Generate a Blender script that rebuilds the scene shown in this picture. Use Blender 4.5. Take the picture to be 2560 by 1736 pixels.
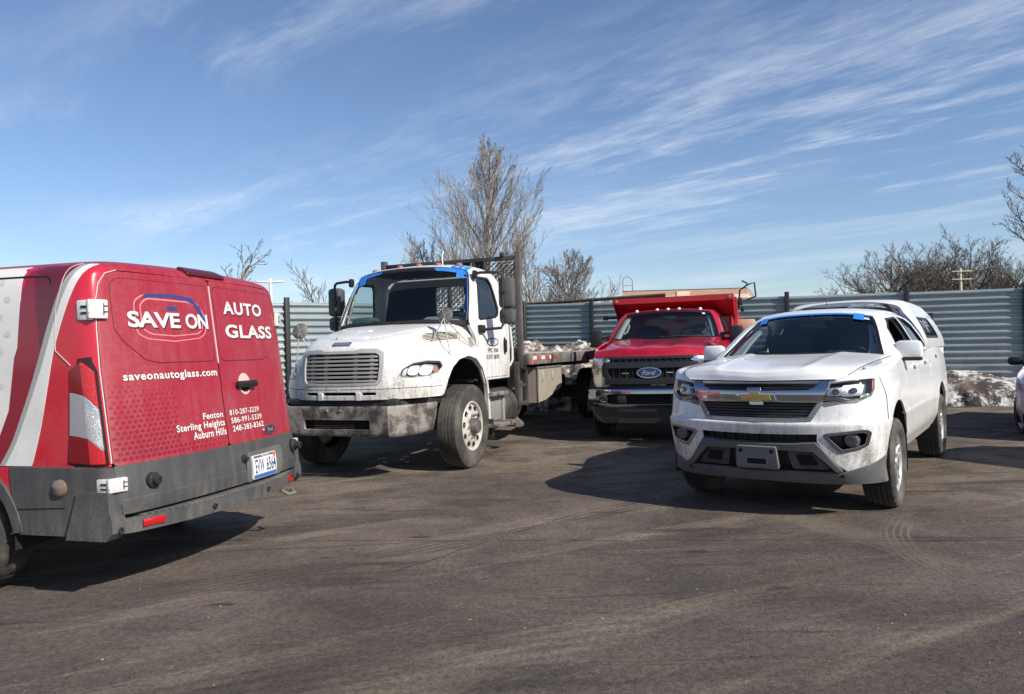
import bpy, bmesh, math, random
import numpy as np
from mathutils import Vector, Matrix, noise
from mathutils.bvhtree import BVHTree
from mathutils.geometry import delaunay_2d_cdt

for o in list(bpy.data.objects):
    bpy.data.objects.remove(o, do_unlink=True)
scene = bpy.context.scene
COL = scene.collection
R = math.radians

# ------------------------------------------------------------------ camera
cam_d = bpy.data.cameras.new('camera')
cam = bpy.data.objects.new('camera', cam_d)
COL.objects.link(cam)
cam_d.sensor_width = 36.0
cam_d.lens = 25.893
cam_d.clip_start = 0.05
cam_d.clip_end = 5000
_p, _r = 0.0053, 0.0285
_right, _up, _fw = Vector((1, 0, 0)), Vector((0, -math.sin(_p), math.cos(_p))), Vector((0, math.cos(_p), math.sin(_p)))
_cr = _right * math.cos(_r) - _up * math.sin(_r)
_cu = _right * math.sin(_r) + _up * math.cos(_r)
_m = Matrix((_cr, _cu, -_fw)).transposed().to_4x4()
_m.translation = Vector((0, 0, 1.4263))
cam.matrix_world = _m
scene.camera = cam

# ------------------------------------------------------------------ light, sky, exposure
SUN_AZ = math.atan2(0.766, -0.643)      # clockwise from +Y towards +X
SUN_EL = R(36.5)
sun_to = Vector((math.sin(SUN_AZ) * math.cos(SUN_EL), math.cos(SUN_AZ) * math.cos(SUN_EL), math.sin(SUN_EL)))
sun_d = bpy.data.lights.new('sun', 'SUN')
sun_d.energy = 5.0
sun_d.angle = R(0.53)
sun_d.color = (1.0, 0.93, 0.83)
sun = bpy.data.objects.new('sun', sun_d)
COL.objects.link(sun)
sun.rotation_euler = (-sun_to).to_track_quat('-Z', 'Y').to_euler()

scene.view_settings.view_transform = 'Standard'
scene.view_settings.look = 'None'
scene.view_settings.exposure = 0.27
scene.view_settings.gamma = 1.0

world = bpy.data.worlds.new('World')
scene.world = world
world.use_nodes = True


class NT:
    """tiny node-tree writer"""
    def __init__(s, tree):
        s.t = tree
        s.n = tree.nodes
        s.l = tree.links

    def node(s, typ, **kw):
        nd = s.n.new(typ)
        for k, v in kw.items():
            setattr(nd, k, v)
        return nd

    def put(s, sock, v):
        if isinstance(v, bpy.types.NodeSocket):
            s.l.new(v, sock)
        elif v is not None:
            if sock.type == 'RGBA' and hasattr(v, '__len__') and len(v) == 3:
                v = (*v, 1)
            sock.default_value = v

    def math(s, op, a, b=None, c=None, clamp=False):
        nd = s.node('ShaderNodeMath', operation=op, use_clamp=clamp)
        s.put(nd.inputs[0], a)
        if b is not None:
            s.put(nd.inputs[1], b)
        if c is not None:
            s.put(nd.inputs[2], c)
        return nd.outputs[0]

    def vmath(s, op, a, b=None, scale=None):
        nd = s.node('ShaderNodeVectorMath', operation=op)
        s.put(nd.inputs[0], a)
        if b is not None:
            s.put(nd.inputs[1], b)
        if scale is not None:
            s.put(nd.inputs['Scale'], scale)
        return nd.outputs['Value'] if op in ('DOT_PRODUCT', 'LENGTH', 'DISTANCE') else nd.outputs['Vector']

    def noise(s, vec, scale, detail=4, rough=0.55, dist=0.0):
        nd = s.node('ShaderNodeTexNoise')
        s.put(nd.inputs['Vector'], vec)
        nd.inputs['Scale'].default_value = scale
        nd.inputs['Detail'].default_value = detail
        nd.inputs['Roughness'].default_value = rough
        nd.inputs['Distortion'].default_value = dist
        return nd.outputs['Fac']

    def vor(s, vec, scale, feature='F1'):
        nd = s.node('ShaderNodeTexVoronoi', feature=feature)
        s.put(nd.inputs['Vector'], vec)
        nd.inputs['Scale'].default_value = scale
        return nd.outputs['Distance']

    def mapr(s, v, a, b, c=0.0, d=1.0, smooth=True):
        nd = s.node('ShaderNodeMapRange')
        nd.interpolation_type = 'SMOOTHSTEP' if smooth else 'LINEAR'
        s.put(nd.inputs[0], v)
        for i, x in zip((1, 2, 3, 4), (a, b, c, d)):
            s.put(nd.inputs[i], x)
        return nd.outputs[0]

    def mix(s, f, a, b, blend='MIX'):
        nd = s.node('ShaderNodeMix', data_type='RGBA', blend_type=blend)
        s.put(nd.inputs[0], f)
        s.put(nd.inputs[6], a)
        s.put(nd.inputs[7], b)
        return nd.outputs[2]

    def sep(s, v):
        nd = s.node('ShaderNodeSeparateXYZ')
        s.put(nd.inputs[0], v)
        return nd.outputs

    def comb(s, x, y, z):
        nd = s.node('ShaderNodeCombineXYZ')
        for i, q in enumerate((x, y, z)):
            s.put(nd.inputs[i], q)
        return nd.outputs[0]


def build_sky():
    t = NT(world.node_tree)
    t.n.clear()
    out = t.node('ShaderNodeOutputWorld')
    bg = t.node('ShaderNodeBackground')
    bg.inputs['Strength'].default_value = 0.098
    sky = t.node('ShaderNodeTexSky', sky_type='NISHITA')
    sky.sun_disc = False
    sky.sun_elevation = SUN_EL
    sky.sun_rotation = SUN_AZ
    sky.altitude = 200
    sky.air_density = 1.0
    sky.dust_density = 0.6
    sky.ozone_density = 2.0
    d = t.node('ShaderNodeTexCoord').outputs['Generated']
    x, y, z = t.sep(d)
    zz = t.math('MAXIMUM', t.math('ADD', z, 0.06), 0.03)
    px, py = t.math('DIVIDE', x, zz), t.math('DIVIDE', y, zz)
    # cirrus streaks run towards azimuth -48 degrees
    u = t.math('ADD', t.math('MULTIPLY', px, -0.743), t.math('MULTIPLY', py, 0.669))
    v = t.math('ADD', t.math('MULTIPLY', px, 0.669), t.math('MULTIPLY', py, 0.743))
    wv = t.comb(t.math('MULTIPLY', u, 0.45), t.math('MULTIPLY', v, 0.45), 0.0)
    warp = t.math('SUBTRACT', t.noise(wv, 1.3, 3, 0.5), 0.5)
    v2 = t.math('ADD', v, t.math('MULTIPLY', warp, 0.75))
    streak = t.noise(t.comb(t.math('MULTIPLY', u, 0.42), t.math('MULTIPLY', v2, 1.9), 1.7), 1.0, 10, 0.66)
    fine = t.noise(t.comb(t.math('MULTIPLY', u, 2.4), t.math('MULTIPLY', v, 6.0), 4.2), 1.0, 8, 0.72)
    patch = t.noise(t.comb(t.math('MULTIPLY', u, 0.28), t.math('MULTIPLY', v, 0.36), 7.3), 1.0, 3, 0.5)
    cover = t.math('ADD', t.mapr(patch, 0.44, 0.66), t.mapr(v, 1.0, 3.6, 0.0, 0.80), clamp=True)
    dens = t.math('ADD', t.math('MULTIPLY', streak, 0.72), t.math('MULTIPLY', fine, 0.34))
    c = t.math('MULTIPLY', t.math('MULTIPLY', t.mapr(dens, 0.47, 0.70), cover), t.mapr(z, 0.10, 0.27, 0.10, 1.0))
    soft = t.noise(t.comb(t.math('MULTIPLY', u, 0.6), t.math('MULTIPLY', v, 0.75), 2.9), 1.0, 6, 0.55)
    low = t.math('MULTIPLY', t.mapr(z, 0.30, 0.03), t.mapr(soft, 0.45, 0.75))
    c = t.math('ADD', t.math('MULTIPLY', c, 0.92), t.math('MULTIPLY', low, 0.26), clamp=True)
    base = t.mix(1.0, sky.outputs[0], (1.0, 1.05, 1.16), 'MULTIPLY')
    cloud = t.mix(c, base, (8.6, 9.0, 9.7))
    t.put(bg.inputs['Color'], cloud)
    t.l.new(bg.outputs[0], out.inputs[0])


build_sky()

# ------------------------------------------------------------------ materials
MATS = {}


def mat(name, col, rough=0.5, metal=0.0, coat=0.0, spec=0.5, dirt=0.0, dcol=(0.24, 0.205, 0.16), zlo=0.3, zhi=1.2,
        floor=0.15, var=0.0, bump=0.0, bscale=60, trans=0.0, alpha=1.0, emit=None, dscale=3.0, speck=0.0, streak=False):
    if name in MATS:
        return MATS[name]
    m = bpy.data.materials.new(name)
    MATS[name] = m
    m.use_nodes = True
    t = NT(m.node_tree)
    b = t.n['Principled BSDF']
    b.inputs['Metallic'].default_value = metal
    b.inputs['Roughness'].default_value = rough
    b.inputs['Coat Weight'].default_value = coat
    b.inputs['Coat Roughness'].default_value = 0.06
    b.inputs['Specular IOR Level'].default_value = spec
    oc = t.node('ShaderNodeTexCoord').outputs['Object']
    c = col
    if var > 0:
        n = t.noise(oc, 5.0, 6, 0.6)
        c = t.mix(t.mapr(n, 0.3, 0.7), [q * (1 - var) for q in col], [min(1, q * (1 + var)) for q in col])
    if dirt > 0:
        z = t.sep(oc)[2]
        h = t.mapr(z, zhi, zlo, floor, 1.0)
        n1 = t.noise(oc, dscale, 7, 0.65)
        if streak:
            sv = t.vmath('MULTIPLY', oc, (9.0, 9.0, 1.2))
            n1 = t.math('ADD', t.math('MULTIPLY', n1, 0.5), t.math('MULTIPLY', t.noise(sv, 2.0, 6, 0.6), 0.5))
        n2 = t.noise(oc, dscale * 26, 4, 0.7)
        f = t.math('MULTIPLY', t.mapr(n1, 0.36, 0.68), h)
        if speck > 0:
            sp = t.math('MULTIPLY', t.mapr(n2, 0.58, 0.70), t.math('MULTIPLY', t.mapr(n1, 0.45, 0.62), speck))
            f = t.math('MAXIMUM', f, t.math('MULTIPLY', sp, h))
        f = t.math('MULTIPLY', f, t.mapr(n2, 0.30, 0.68, 0.30, 1.25))
        f = t.math('MULTIPLY', f, dirt, clamp=True)
        c = t.mix(f, c, dcol)
        t.put(b.inputs['Roughness'], t.math('ADD', t.math('MULTIPLY', f, 0.75 - rough), rough))
        if coat:
            t.put(b.inputs['Coat Weight'], t.math('MULTIPLY', t.math('SUBTRACT', 1.0, f, clamp=True), coat))
    t.put(b.inputs['Base Color'], c)
    if bump > 0:
        bn = t.node('ShaderNodeBump')
        bn.inputs['Strength'].default_value = bump
        bn.inputs['Distance'].default_value = 0.01
        t.put(bn.inputs['Height'], t.noise(oc, bscale, 4, 0.6))
        t.l.new(bn.outputs[0], b.inputs['Normal'])
    if trans:
        b.inputs['Transmission Weight'].default_value = trans
    if emit:
        b.inputs['Emission Color'].default_value = (*emit, 1)
        b.inputs['Emission Strength'].default_value = 1
    return m


def glass(name, tint, refl=1.0, rough=0.0, dust=0.0):
    """window glass: tinted see-through pane with a fresnel mirror on top and a film of dust"""
    if name in MATS:
        return MATS[name]
    m = bpy.data.materials.new(name)
    MATS[name] = m
    m.use_nodes = True
    t = NT(m.node_tree)
    t.n.remove(t.n['Principled BSDF'])
    out = t.n['Material Output']
    tr = t.node('ShaderNodeBsdfTransparent')
    t.put(tr.inputs[0], tint)
    gl = t.node('ShaderNodeBsdfGlossy')
    gl.inputs['Roughness'].default_value = rough
    t.put(gl.inputs[0], (refl, refl, refl))
    fr = t.node('ShaderNodeFresnel')
    bf = t.node('ShaderNodeNewGeometry').outputs['Backfacing']
    t.put(fr.inputs['IOR'], t.mapr(bf, 0, 1, 1.5, 1 / 1.5, False))
    mx = t.node('ShaderNodeMixShader')
    t.l.new(fr.outputs[0], mx.inputs[0])
    t.l.new(tr.outputs[0], mx.inputs[1])
    t.l.new(gl.outputs[0], mx.inputs[2])
    sh = mx.outputs[0]
    if dust > 0:
        df = t.node('ShaderNodeBsdfDiffuse')
        t.put(df.inputs[0], (0.45, 0.42, 0.37))
        oc = t.node('ShaderNodeTexCoord').outputs['Object']
        m2 = t.node('ShaderNodeMixShader')
        t.put(m2.inputs[0], t.math('MULTIPLY', t.mapr(t.noise(oc, 4.0, 6, 0.6), 0.3, 0.8), dust))
        t.l.new(sh, m2.inputs[1])
        t.l.new(df.outputs[0], m2.inputs[2])
        sh = m2.outputs[0]
    t.l.new(sh, out.inputs[0])
    return m


# ------------------------------------------------------------------ objects
def tag(o, label=None, cat=None, group=None, kind=None):
    if label:
        o['label'] = label
    if cat:
        o['category'] = cat
    if group:
        o['group'] = group
    if kind:
        o['kind'] = kind
    return o


def empty(name, loc=(0, 0, 0), yaw=0.0, label=None, cat=None, group=None):
    o = bpy.data.objects.new(name, None)
    COL.objects.link(o)
    o.location = loc
    o.rotation_euler = (0, 0, yaw)
    o.empty_display_size = 0.2
    return tag(o, label, cat, group)


def link(name, me, m, parent=None):
    o = bpy.data.objects.new(name, me)
    COL.objects.link(o)
    if m is not None:
        me.materials.append(m)
    if parent is not None:
        o.parent = parent
    return o


def raw(name, verts, faces, m, parent=None, angle=35, smooth=True):
    me = bpy.data.meshes.new(name)
    me.from_pydata([tuple(v) for v in verts], [], [tuple(f) for f in faces])
    me.update()
    if smooth:
        me.shade_smooth()
        me.set_sharp_from_angle(angle=R(angle))
    return link(name, me, m, parent)


AX = {'x': Matrix(((0, 0, 1), (1, 0, 0), (0, 1, 0))), 'y': Matrix(((1, 0, 0), (0, 0, 1), (0, 1, 0))),
      'z': Matrix(((1, 0, 0), (0, 1, 0), (0, 0, 1)))}


class MB:
    """collects shapes into one mesh"""
    def __init__(s):
        s.v, s.f = [], []

    def add(s, vs, fs):
        b = len(s.v)
        s.v += [tuple(q) for q in vs]
        s.f += [tuple(b + i for i in q) for q in fs]
        return s

    def box(s, c, d, bev=0.0, rot=None, taper=None):
        hx, hy, hz = d[0] / 2, d[1] / 2, d[2] / 2
        bev = min(bev, hx * .95, hy * .95, hz * .95)
        M = rot.to_matrix() if rot is not None else Matrix.Identity(3)
        c = Vector(c)
        def tp(p):
            p = Vector(p)
            if taper:
                k = (p.z + hz) / (2 * hz)
                p.x *= 1 + (taper[0] - 1) * k
                p.y *= 1 + (taper[1] - 1) * k
            return M @ p + c
        if bev <= 0:
            vs = [tp((x, y, z)) for x in (-hx, hx) for y in (-hy, hy) for z in (-hz, hz)]
            return s.add(vs, [(0, 1, 3, 2), (4, 6, 7, 5), (0, 4, 5, 1), (2, 3, 7, 6), (0, 2, 6, 4), (1, 5, 7, 3)])
        bm = bmesh.new()
        bmesh.ops.create_cube(bm, size=1)
        for q in bm.verts:
            q.co = Vector((q.co.x * 2 * hx, q.co.y * 2 * hy, q.co.z * 2 * hz))
        bmesh.ops.bevel(bm, geom=list(bm.edges), offset=bev, segments=2, profile=0.5, affect='EDGES')
        bm.verts.index_update()
        s.add([tp(q.co) for q in bm.verts], [[q.index for q in f.verts] for f in bm.faces])
        bm.free()
        return s

    def tube(s, pts, r, n=8, cap=True):
        pts = [Vector(p) for p in pts]
        rr = r if hasattr(r, '__len__') else [r] * len(pts)
        vs, fs = [], []
        up = Vector((0.13, 0.21, 0.97))
        for i, p in enumerate(pts):
            t = (pts[min(i + 1, len(pts) - 1)] - pts[max(i - 1, 0)]).normalized()
            a = t.cross(up)
            if a.length < 1e-3:
                a = t.cross(Vector((1, 0, 0)))
            a.normalize()
            b = t.cross(a)
            up = a.cross(t)
            for k in range(n):
                q = 2 * math.pi * k / n
                vs.append(p + (a * math.cos(q) + b * math.sin(q)) * rr[i])
        for i in range(len(pts) - 1):
            for k in range(n):
                k2 = (k + 1) % n
                fs.append((i * n + k, i * n + k2, (i + 1) * n + k2, (i + 1) * n + k))
        if cap:
            fs.append(tuple(range(n))[::-1])
            fs.append(tuple((len(pts) - 1) * n + k for k in range(n)))
        return s.add(vs, fs)

    def lathe(s, prof, c, axis='z', n=32, mod=None, cap=False):
        M = AX[axis] if isinstance(axis, str) else axis
        c = Vector(c)
        vs, fs = [], []
        for j, (r, h) in enumerate(prof):
            for k in range(n):
                a = 2 * math.pi * k / n
                q = r + (mod(j, k) if mod else 0)
                vs.append(M @ Vector((q * math.cos(a), q * math.sin(a), h)) + c)
        for j in range(len(prof) - 1):
            for k in range(n):
                k2 = (k + 1) % n
                fs.append((j * n + k, j * n + k2, (j + 1) * n + k2, (j + 1) * n + k))
        if cap:
            fs.append(tuple(range(n))[::-1])
            fs.append(tuple((len(prof) - 1) * n + k for k in range(n)))
        return s.add(vs, fs)

    def prism(s, poly, h0, h1, axis='z', c=(0, 0, 0)):
        M = AX[axis] if isinstance(axis, str) else axis
        c = Vector(c)
        n = len(poly)
        vs = [M @ Vector((p[0], p[1], h)) + c for h in (h0, h1) for p in poly]
        fs = [tuple(range(n))[::-1], tuple(range(n, 2 * n))]
        fs += [(k, (k + 1) % n, n + (k + 1) % n, n + k) for k in range(n)]
        return s.add(vs, fs)

    def build(s, name, m, parent=None, angle=35, smooth=True):
        o = raw(name, s.v, s.f, m, parent, angle, smooth)
        bm = bmesh.new()
        bm.from_mesh(o.data)
        bmesh.ops.recalc_face_normals(bm, faces=bm.faces)
        bm.to_mesh(o.data)
        bm.free()
        return o


def rounded(poly, r=0.0, seg=5):
    out = []
    n = len(poly)
    for i in range(n):
        p = poly[i]
        rr = p[2] if len(p) > 2 else r
        P, A, B = Vector(p[:2]), Vector(poly[i - 1][:2]), Vector(poly[(i + 1) % n][:2])
        if rr <= 0:
            out.append(tuple(P))
            continue
        a, b = A - P, B - P
        la, lb = a.length, b.length
        if la < 1e-6 or lb < 1e-6:
            out.append(tuple(P))
            continue
        a, b = a / la, b / lb
        ang = math.acos(max(-1, min(1, a.dot(b))))
        if ang > 3.0:
            out.append(tuple(P))
            continue
        d = min(rr / math.tan(ang / 2), la * 0.48, lb * 0.48)
        p0, p1 = P + a * d, P + b * d
        for k in range(seg + 1):
            q = k / seg
            out.append(tuple(p0 * (1 - q) ** 2 + P * 2 * q * (1 - q) + p1 * q * q))
    return out


def dense(poly, step, closed=True):
    out = []
    n = len(poly)
    for i in range(n if closed else n - 1):
        a, b = Vector(poly[i]), Vector(poly[(i + 1) % n])
        L = (b - a).length
        k = max(1, int(math.ceil(L / step)))
        for j in range(k):
            out.append(tuple(a + (b - a) * (j / k)))
    if not closed:
        out.append(tuple(poly[-1]))
    return out


def ellipse(cx, cy, rx, ry, n=28, rot=0.0):
    c, s = math.cos(rot), math.sin(rot)
    return [(cx + rx * math.cos(a) * c - ry * math.sin(a) * s, cy + rx * math.cos(a) * s + ry * math.sin(a) * c)
            for a in [2 * math.pi * k / n for k in range(n)]]


def catmull(P, m):
    """P: array (n,3...) along axis 0 -> ((n-1)*m+1) samples"""
    P = np.asarray(P, float)
    n = len(P)
    T = np.zeros_like(P)
    T[1:-1] = (P[2:] - P[:-2]) / 2
    T[0] = P[1] - P[0]
    T[-1] = P[-1] - P[-2]
    out = []
    for i in range(n - 1):
        for k in range(m):
            t = k / m
            h00, h10, h01, h11 = 2 * t**3 - 3 * t**2 + 1, t**3 - 2 * t**2 + t, -2 * t**3 + 3 * t**2, t**3 - t**2
            out.append(h00 * P[i] + h10 * T[i] + h01 * P[i + 1] + h11 * T[i + 1])
    out.append(P[-1])
    return np.array(out)


def inside(poly, pts):
    x, y = pts[:, 0], pts[:, 1]
    p = np.asarray(poly)
    q = np.roll(p, -1, axis=0)
    r = np.zeros(len(pts), bool)
    for (x0, y0), (x1, y1) in zip(p, q):
        if y0 == y1:
            continue
        c = (y0 > y) != (y1 > y)
        r ^= c & (x < (x1 - x0) * (y - y0) / (y1 - y0) + x0)
    return r


def segdist(poly, pts):
    p = np.asarray(poly)
    q = np.roll(p, -1, axis=0)
    best = np.full(len(pts), 1e9)
    for a, b in zip(p, q):
        d = b - a
        L = (d * d).sum() + 1e-12
        t = np.clip(((pts - a) @ d) / L, 0, 1)
        e = pts - (a + t[:, None] * d)
        best = np.minimum(best, (e * e).sum(1))
    return np.sqrt(best)


class Surf:
    """smooth lofted master surface; rows of control points, mirrored about x=0 if asked"""
    def __init__(s, rows, mu=5, mv=5, mirror=True, out=None):
        P = np.array(rows, float)            # (R, C, 3)
        s.C = P.shape[1]
        s.a0 = 0.0
        if mirror:
            Q = P[:, 1:][:, ::-1].copy()
            Q[:, :, 0] *= -1
            P = np.concatenate([Q, P], axis=1)
            s.a0 = -(s.C - 1.0)
        s.mu, s.mv = mu, mv
        A = catmull(np.swapaxes(P, 0, 1), mu)          # along columns
        A = catmull(np.swapaxes(A, 0, 1), mv)          # along rows
        s.G = A                                        # (nr, nc, 3)
        s.nr, s.nc = A.shape[:2]
        du = np.gradient(A, axis=1)
        dv = np.gradient(A, axis=0)
        N = np.cross(du, dv)
        N /= np.linalg.norm(N, axis=2, keepdims=True) + 1e-12
        c = A.reshape(-1, 3).mean(0)
        if (((A - c) * N).sum() if out is None else (N * np.array(out)).sum()) < 0:
            N = -N
        s.N = N
        s.sa = float(np.linalg.norm(np.diff(A, axis=1), axis=2).mean() * mu)
        s.sb = float(np.linalg.norm(np.diff(A, axis=0), axis=2).mean() * mv)
        fl = [Vector(q) for q in A.reshape(-1, 3)]
        tr = []
        for j in range(s.nr - 1):
            for i in range(s.nc - 1):
                k = j * s.nc + i
                tr.append((k, k + 1, k + s.nc + 1))
                tr.append((k, k + s.nc + 1, k + s.nc))
        s.tr, s.fl = tr, fl
        s.bvh = BVHTree.FromPolygons(fl, tr)

    def ab(s, k):
        return s.a0 + (k % s.nc) / s.mu, (k // s.nc) / s.mv

    def ev(s, a, b, arr=None):
        arr = s.G if arr is None else arr
        i = min(max((a - s.a0) * s.mu, 0), s.nc - 1.000001)
        j = min(max(b * s.mv, 0), s.nr - 1.000001)
        i0, j0 = int(i), int(j)
        fi, fj = i - i0, j - j0
        return (arr[j0, i0] * (1 - fi) * (1 - fj) + arr[j0, i0 + 1] * fi * (1 - fj)
                + arr[j0 + 1, i0] * (1 - fi) * fj + arr[j0 + 1, i0 + 1] * fi * fj)

    def hit(s, axis, u, v, side=1):
        if axis == 'f':
            o, d = Vector((u * side, 30, v)), Vector((0, -1, 0))
        elif axis == 'r':
            o, d = Vector((u * side, -30, v)), Vector((0, 1, 0))
        elif axis == 's':
            o, d = Vector((30 * side, u, v)), Vector((-side, 0, 0))
        else:
            o, d = Vector((u * side, v, 30)), Vector((0, 0, -1))
        loc, nn, idx, dd = s.bvh.ray_cast(o, d)
        if loc is None:
            g = s.G.reshape(-1, 3)
            if axis in 'fr':
                w = (g[:, 0] - u * side) ** 2 + (g[:, 2] - v) ** 2
            elif axis == 's':
                w = (g[:, 1] - u) ** 2 + (g[:, 2] - v) ** 2 + np.where(g[:, 0] * side < 0, 100, 0)
            else:
                w = (g[:, 0] - u * side) ** 2 + (g[:, 1] - v) ** 2
            k = int(np.argmin(w))
            return s.ab(k)
        t = s.tr[idx]
        A, B, Cc = (s.fl[k] for k in t)
        v0, v1, v2 = B - A, Cc - A, loc - A
        d00, d01, d11, d20, d21 = v0.dot(v0), v0.dot(v1), v1.dot(v1), v2.dot(v0), v2.dot(v1)
        den = d00 * d11 - d01 * d01
        if abs(den) < 1e-14:
            return s.ab(t[0])
        q1, q2 = (d11 * d20 - d01 * d21) / den, (d00 * d21 - d01 * d20) / den
        w = (1 - q1 - q2, q1, q2)
        ab = [s.ab(k) for k in t]
        return sum(w[i] * ab[i][0] for i in range(3)), sum(w[i] * ab[i][1] for i in range(3))


def panel(name, surf, outline, m, parent=None, axis='f', side=1, r=0.0, off=0.0, thick=0.012, holes=(), bev=0.003,
          step=0.03, flip=False):
    """sheet cut out of a master surface: outline and holes are projected onto it, then given thickness"""
    def loop(pl, rr):
        if any(isinstance(p[0], str) for p in pl):
            o = []
            pl = [p if isinstance(p[0], str) else (axis, *p) for p in pl]
            for i, p in enumerate(pl):
                q = pl[(i + 1) % len(pl)]
                h0 = (p[1] * side, p[2]) if p[0] == 'p' else surf.hit(p[0], p[1], p[2], side)
                h1 = (q[1] * side, q[2]) if q[0] == 'p' else surf.hit(q[0], q[1], q[2], side)
                L = math.hypot((h1[0] - h0[0]) * surf.sa, (h1[1] - h0[1]) * surf.sb)
                k = max(1, int(math.ceil(L / step)))
                if p[0] == q[0] and p[0] != 'p':
                    for j in range(k):
                        f = j / k
                        o.append(surf.hit(p[0], p[1] + (q[1] - p[1]) * f, p[2] + (q[2] - p[2]) * f, side))
                else:
                    for j in range(k):
                        f = j / k
                        o.append((h0[0] + (h1[0] - h0[0]) * f, h0[1] + (h1[1] - h0[1]) * f))
            return o
        q = rounded(pl, rr)
        if axis == 'p':
            q = [(a * surf.sa, b * surf.sb) for a, b in q]
            q = dense(q, step)
            return [(a * side / surf.sa, b / surf.sb) for a, b in q]
        return [surf.hit(axis, u, v, side) for u, v in dense(q, step)]
    loops = [loop(outline, r)]
    for h in holes:
        if isinstance(h, dict):
            ax0, axis = axis, h['axis']
            sd0 = side
            side = h.get('side', side)
            loops.append(loop(h['pts'], h.get('r', 0)))
            axis, side = ax0, sd0
        else:
            loops.append(loop(h, r))
    S = np.array([surf.sa, surf.sb])
    L2 = []
    for lp in loops:
        a = np.array(lp) * S
        keep = [0]
        for i in range(1, len(a)):
            if np.linalg.norm(a[i] - a[keep[-1]]) > 1e-4:
                keep.append(i)
        if np.linalg.norm(a[keep[-1]] - a[0]) < 1e-4 and len(keep) > 3:
            keep.pop()
        L2.append(a[keep])
    jj, ii = np.meshgrid(np.arange(surf.nr), np.arange(surf.nc), indexing='ij')
    gp = np.stack([(surf.a0 + ii.ravel() / surf.mu), jj.ravel() / surf.mv], 1) * S
    lo, hi = L2[0].min(0), L2[0].max(0)
    gp = gp[(gp >= lo).all(1) & (gp <= hi).all(1)]
    if len(gp):
        ok = inside(L2[0], gp)
        for h in L2[1:]:
            ok &= ~inside(h, gp)
        gp = gp[ok]
    mind = 0.3 * min(surf.sa / surf.mu, surf.sb / surf.mv)
    for h in L2:
        if len(gp):
            gp = gp[segdist(h, gp) > mind]
    vs, es = [], []
    for h in L2:
        b = len(vs)
        vs += [Vector(q) for q in h]
        es += [(b + i, b + (i + 1) % len(h)) for i in range(len(h))]
    vs += [Vector(q) for q in gp]
    ov, oe, of, *_ = delaunay_2d_cdt(vs, es, [], 0, 1e-7)
    op = np.array([tuple(q) for q in ov])
    tri = np.array([f for f in of if len(f) == 3])
    cen = op[tri].mean(1)
    ok = inside(L2[0], cen)
    for h in L2[1:]:
        ok &= ~inside(h, cen)
    tri = tri[ok]
    V, N, F = [], [], []
    def ev(q, d):
        a, b = q[0] / S[0], q[1] / S[1]
        p = surf.ev(a, b)
        n = surf.ev(a, b, surf.N)
        n = n / (np.linalg.norm(n) + 1e-9)
        if flip:
            n = -n
        return p + n * d, n
    for q in op:
        p, n = ev(q, off)
        V.append(p)
        N.append(n)
    for t in tri:
        a, b, c = V[t[0]], V[t[1]], V[t[2]]
        fn = np.cross(b - a, c - a)
        F.append(tuple(t) if fn @ N[t[0]] > 0 else (t[0], t[2], t[1]))
    for li, h in enumerate(L2):
        n_ = len(h)
        base = len(V)
        P3 = [ev(q, off) for q in h]
        area = 0.5 * sum(h[i][0] * h[(i + 1) % n_][1] - h[(i + 1) % n_][0] * h[i][1] for i in range(n_))
        # find outward direction by testing parametric offset
        for i in range(n_):
            t = P3[(i + 1) % n_][0] - P3[i - 1][0]
            nn = P3[i][1]
            o = np.cross(t, nn)
            o /= np.linalg.norm(o) + 1e-9
            tp = h[(i + 1) % n_] - h[i - 1]
            po = np.array([tp[1], -tp[0]]) * (1 if area > 0 else -1)   # outward of loop in param space
            if li:
                po = -po
            po /= np.linalg.norm(po) + 1e-12
            e2 = ev(h[i] + po * 0.004, off)[0] - P3[i][0]
            if e2 @ o < 0:
                o = -o
            V += [P3[i][0], P3[i][0] + o * bev - nn * bev, P3[i][0] + o * bev - nn * thick]
            k = (nn + o)
            N += [nn, o, o]
        for i in range(n_):
            j = (i + 1) % n_
            for q in range(2):
                f = (base + 3 * i + q, base + 3 * j + q, base + 3 * j + q + 1, base + 3 * i + q + 1)
                fn = np.cross(V[f[1]] - V[f[0]], V[f[3]] - V[f[0]])
                if fn @ (N[f[0]] + N[f[2]]) < 0:
                    f = f[::-1]
                F.append(f)
    me = bpy.data.meshes.new(name)
    me.from_pydata([tuple(q) for q in V], [], [tuple(int(i) for i in f) for f in F])
    me.update()
    me.shade_smooth()
    me.normals_split_custom_set_from_vertices([tuple(q) for q in N])
    return link(name, me, m, parent)


_tc = bpy.data.curves.new('lettering', 'FONT')
_to = bpy.data.objects.new('lettering', _tc)
COL.objects.link(_to)


def textmesh(body, bold=0.0, shear=0.0, spacing=1.0, align='LEFT'):
    _tc.body = body
    _tc.size = 1.0
    _tc.offset = bold
    _tc.shear = shear
    _tc.space_character = spacing
    _tc.align_x = align
    _tc.resolution_u = 4
    dg = bpy.context.evaluated_depsgraph_get()
    dg.update()
    me = bpy.data.meshes.new_from_object(_to.evaluated_get(dg))
    v = np.array([q.co[:2] for q in me.vertices])
    f = [tuple(p.vertices) for p in me.polygons]
    bpy.data.meshes.remove(me)
    lo, hi = v.min(0), v.max(0)
    return (v - lo) / (hi - lo), f


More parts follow.
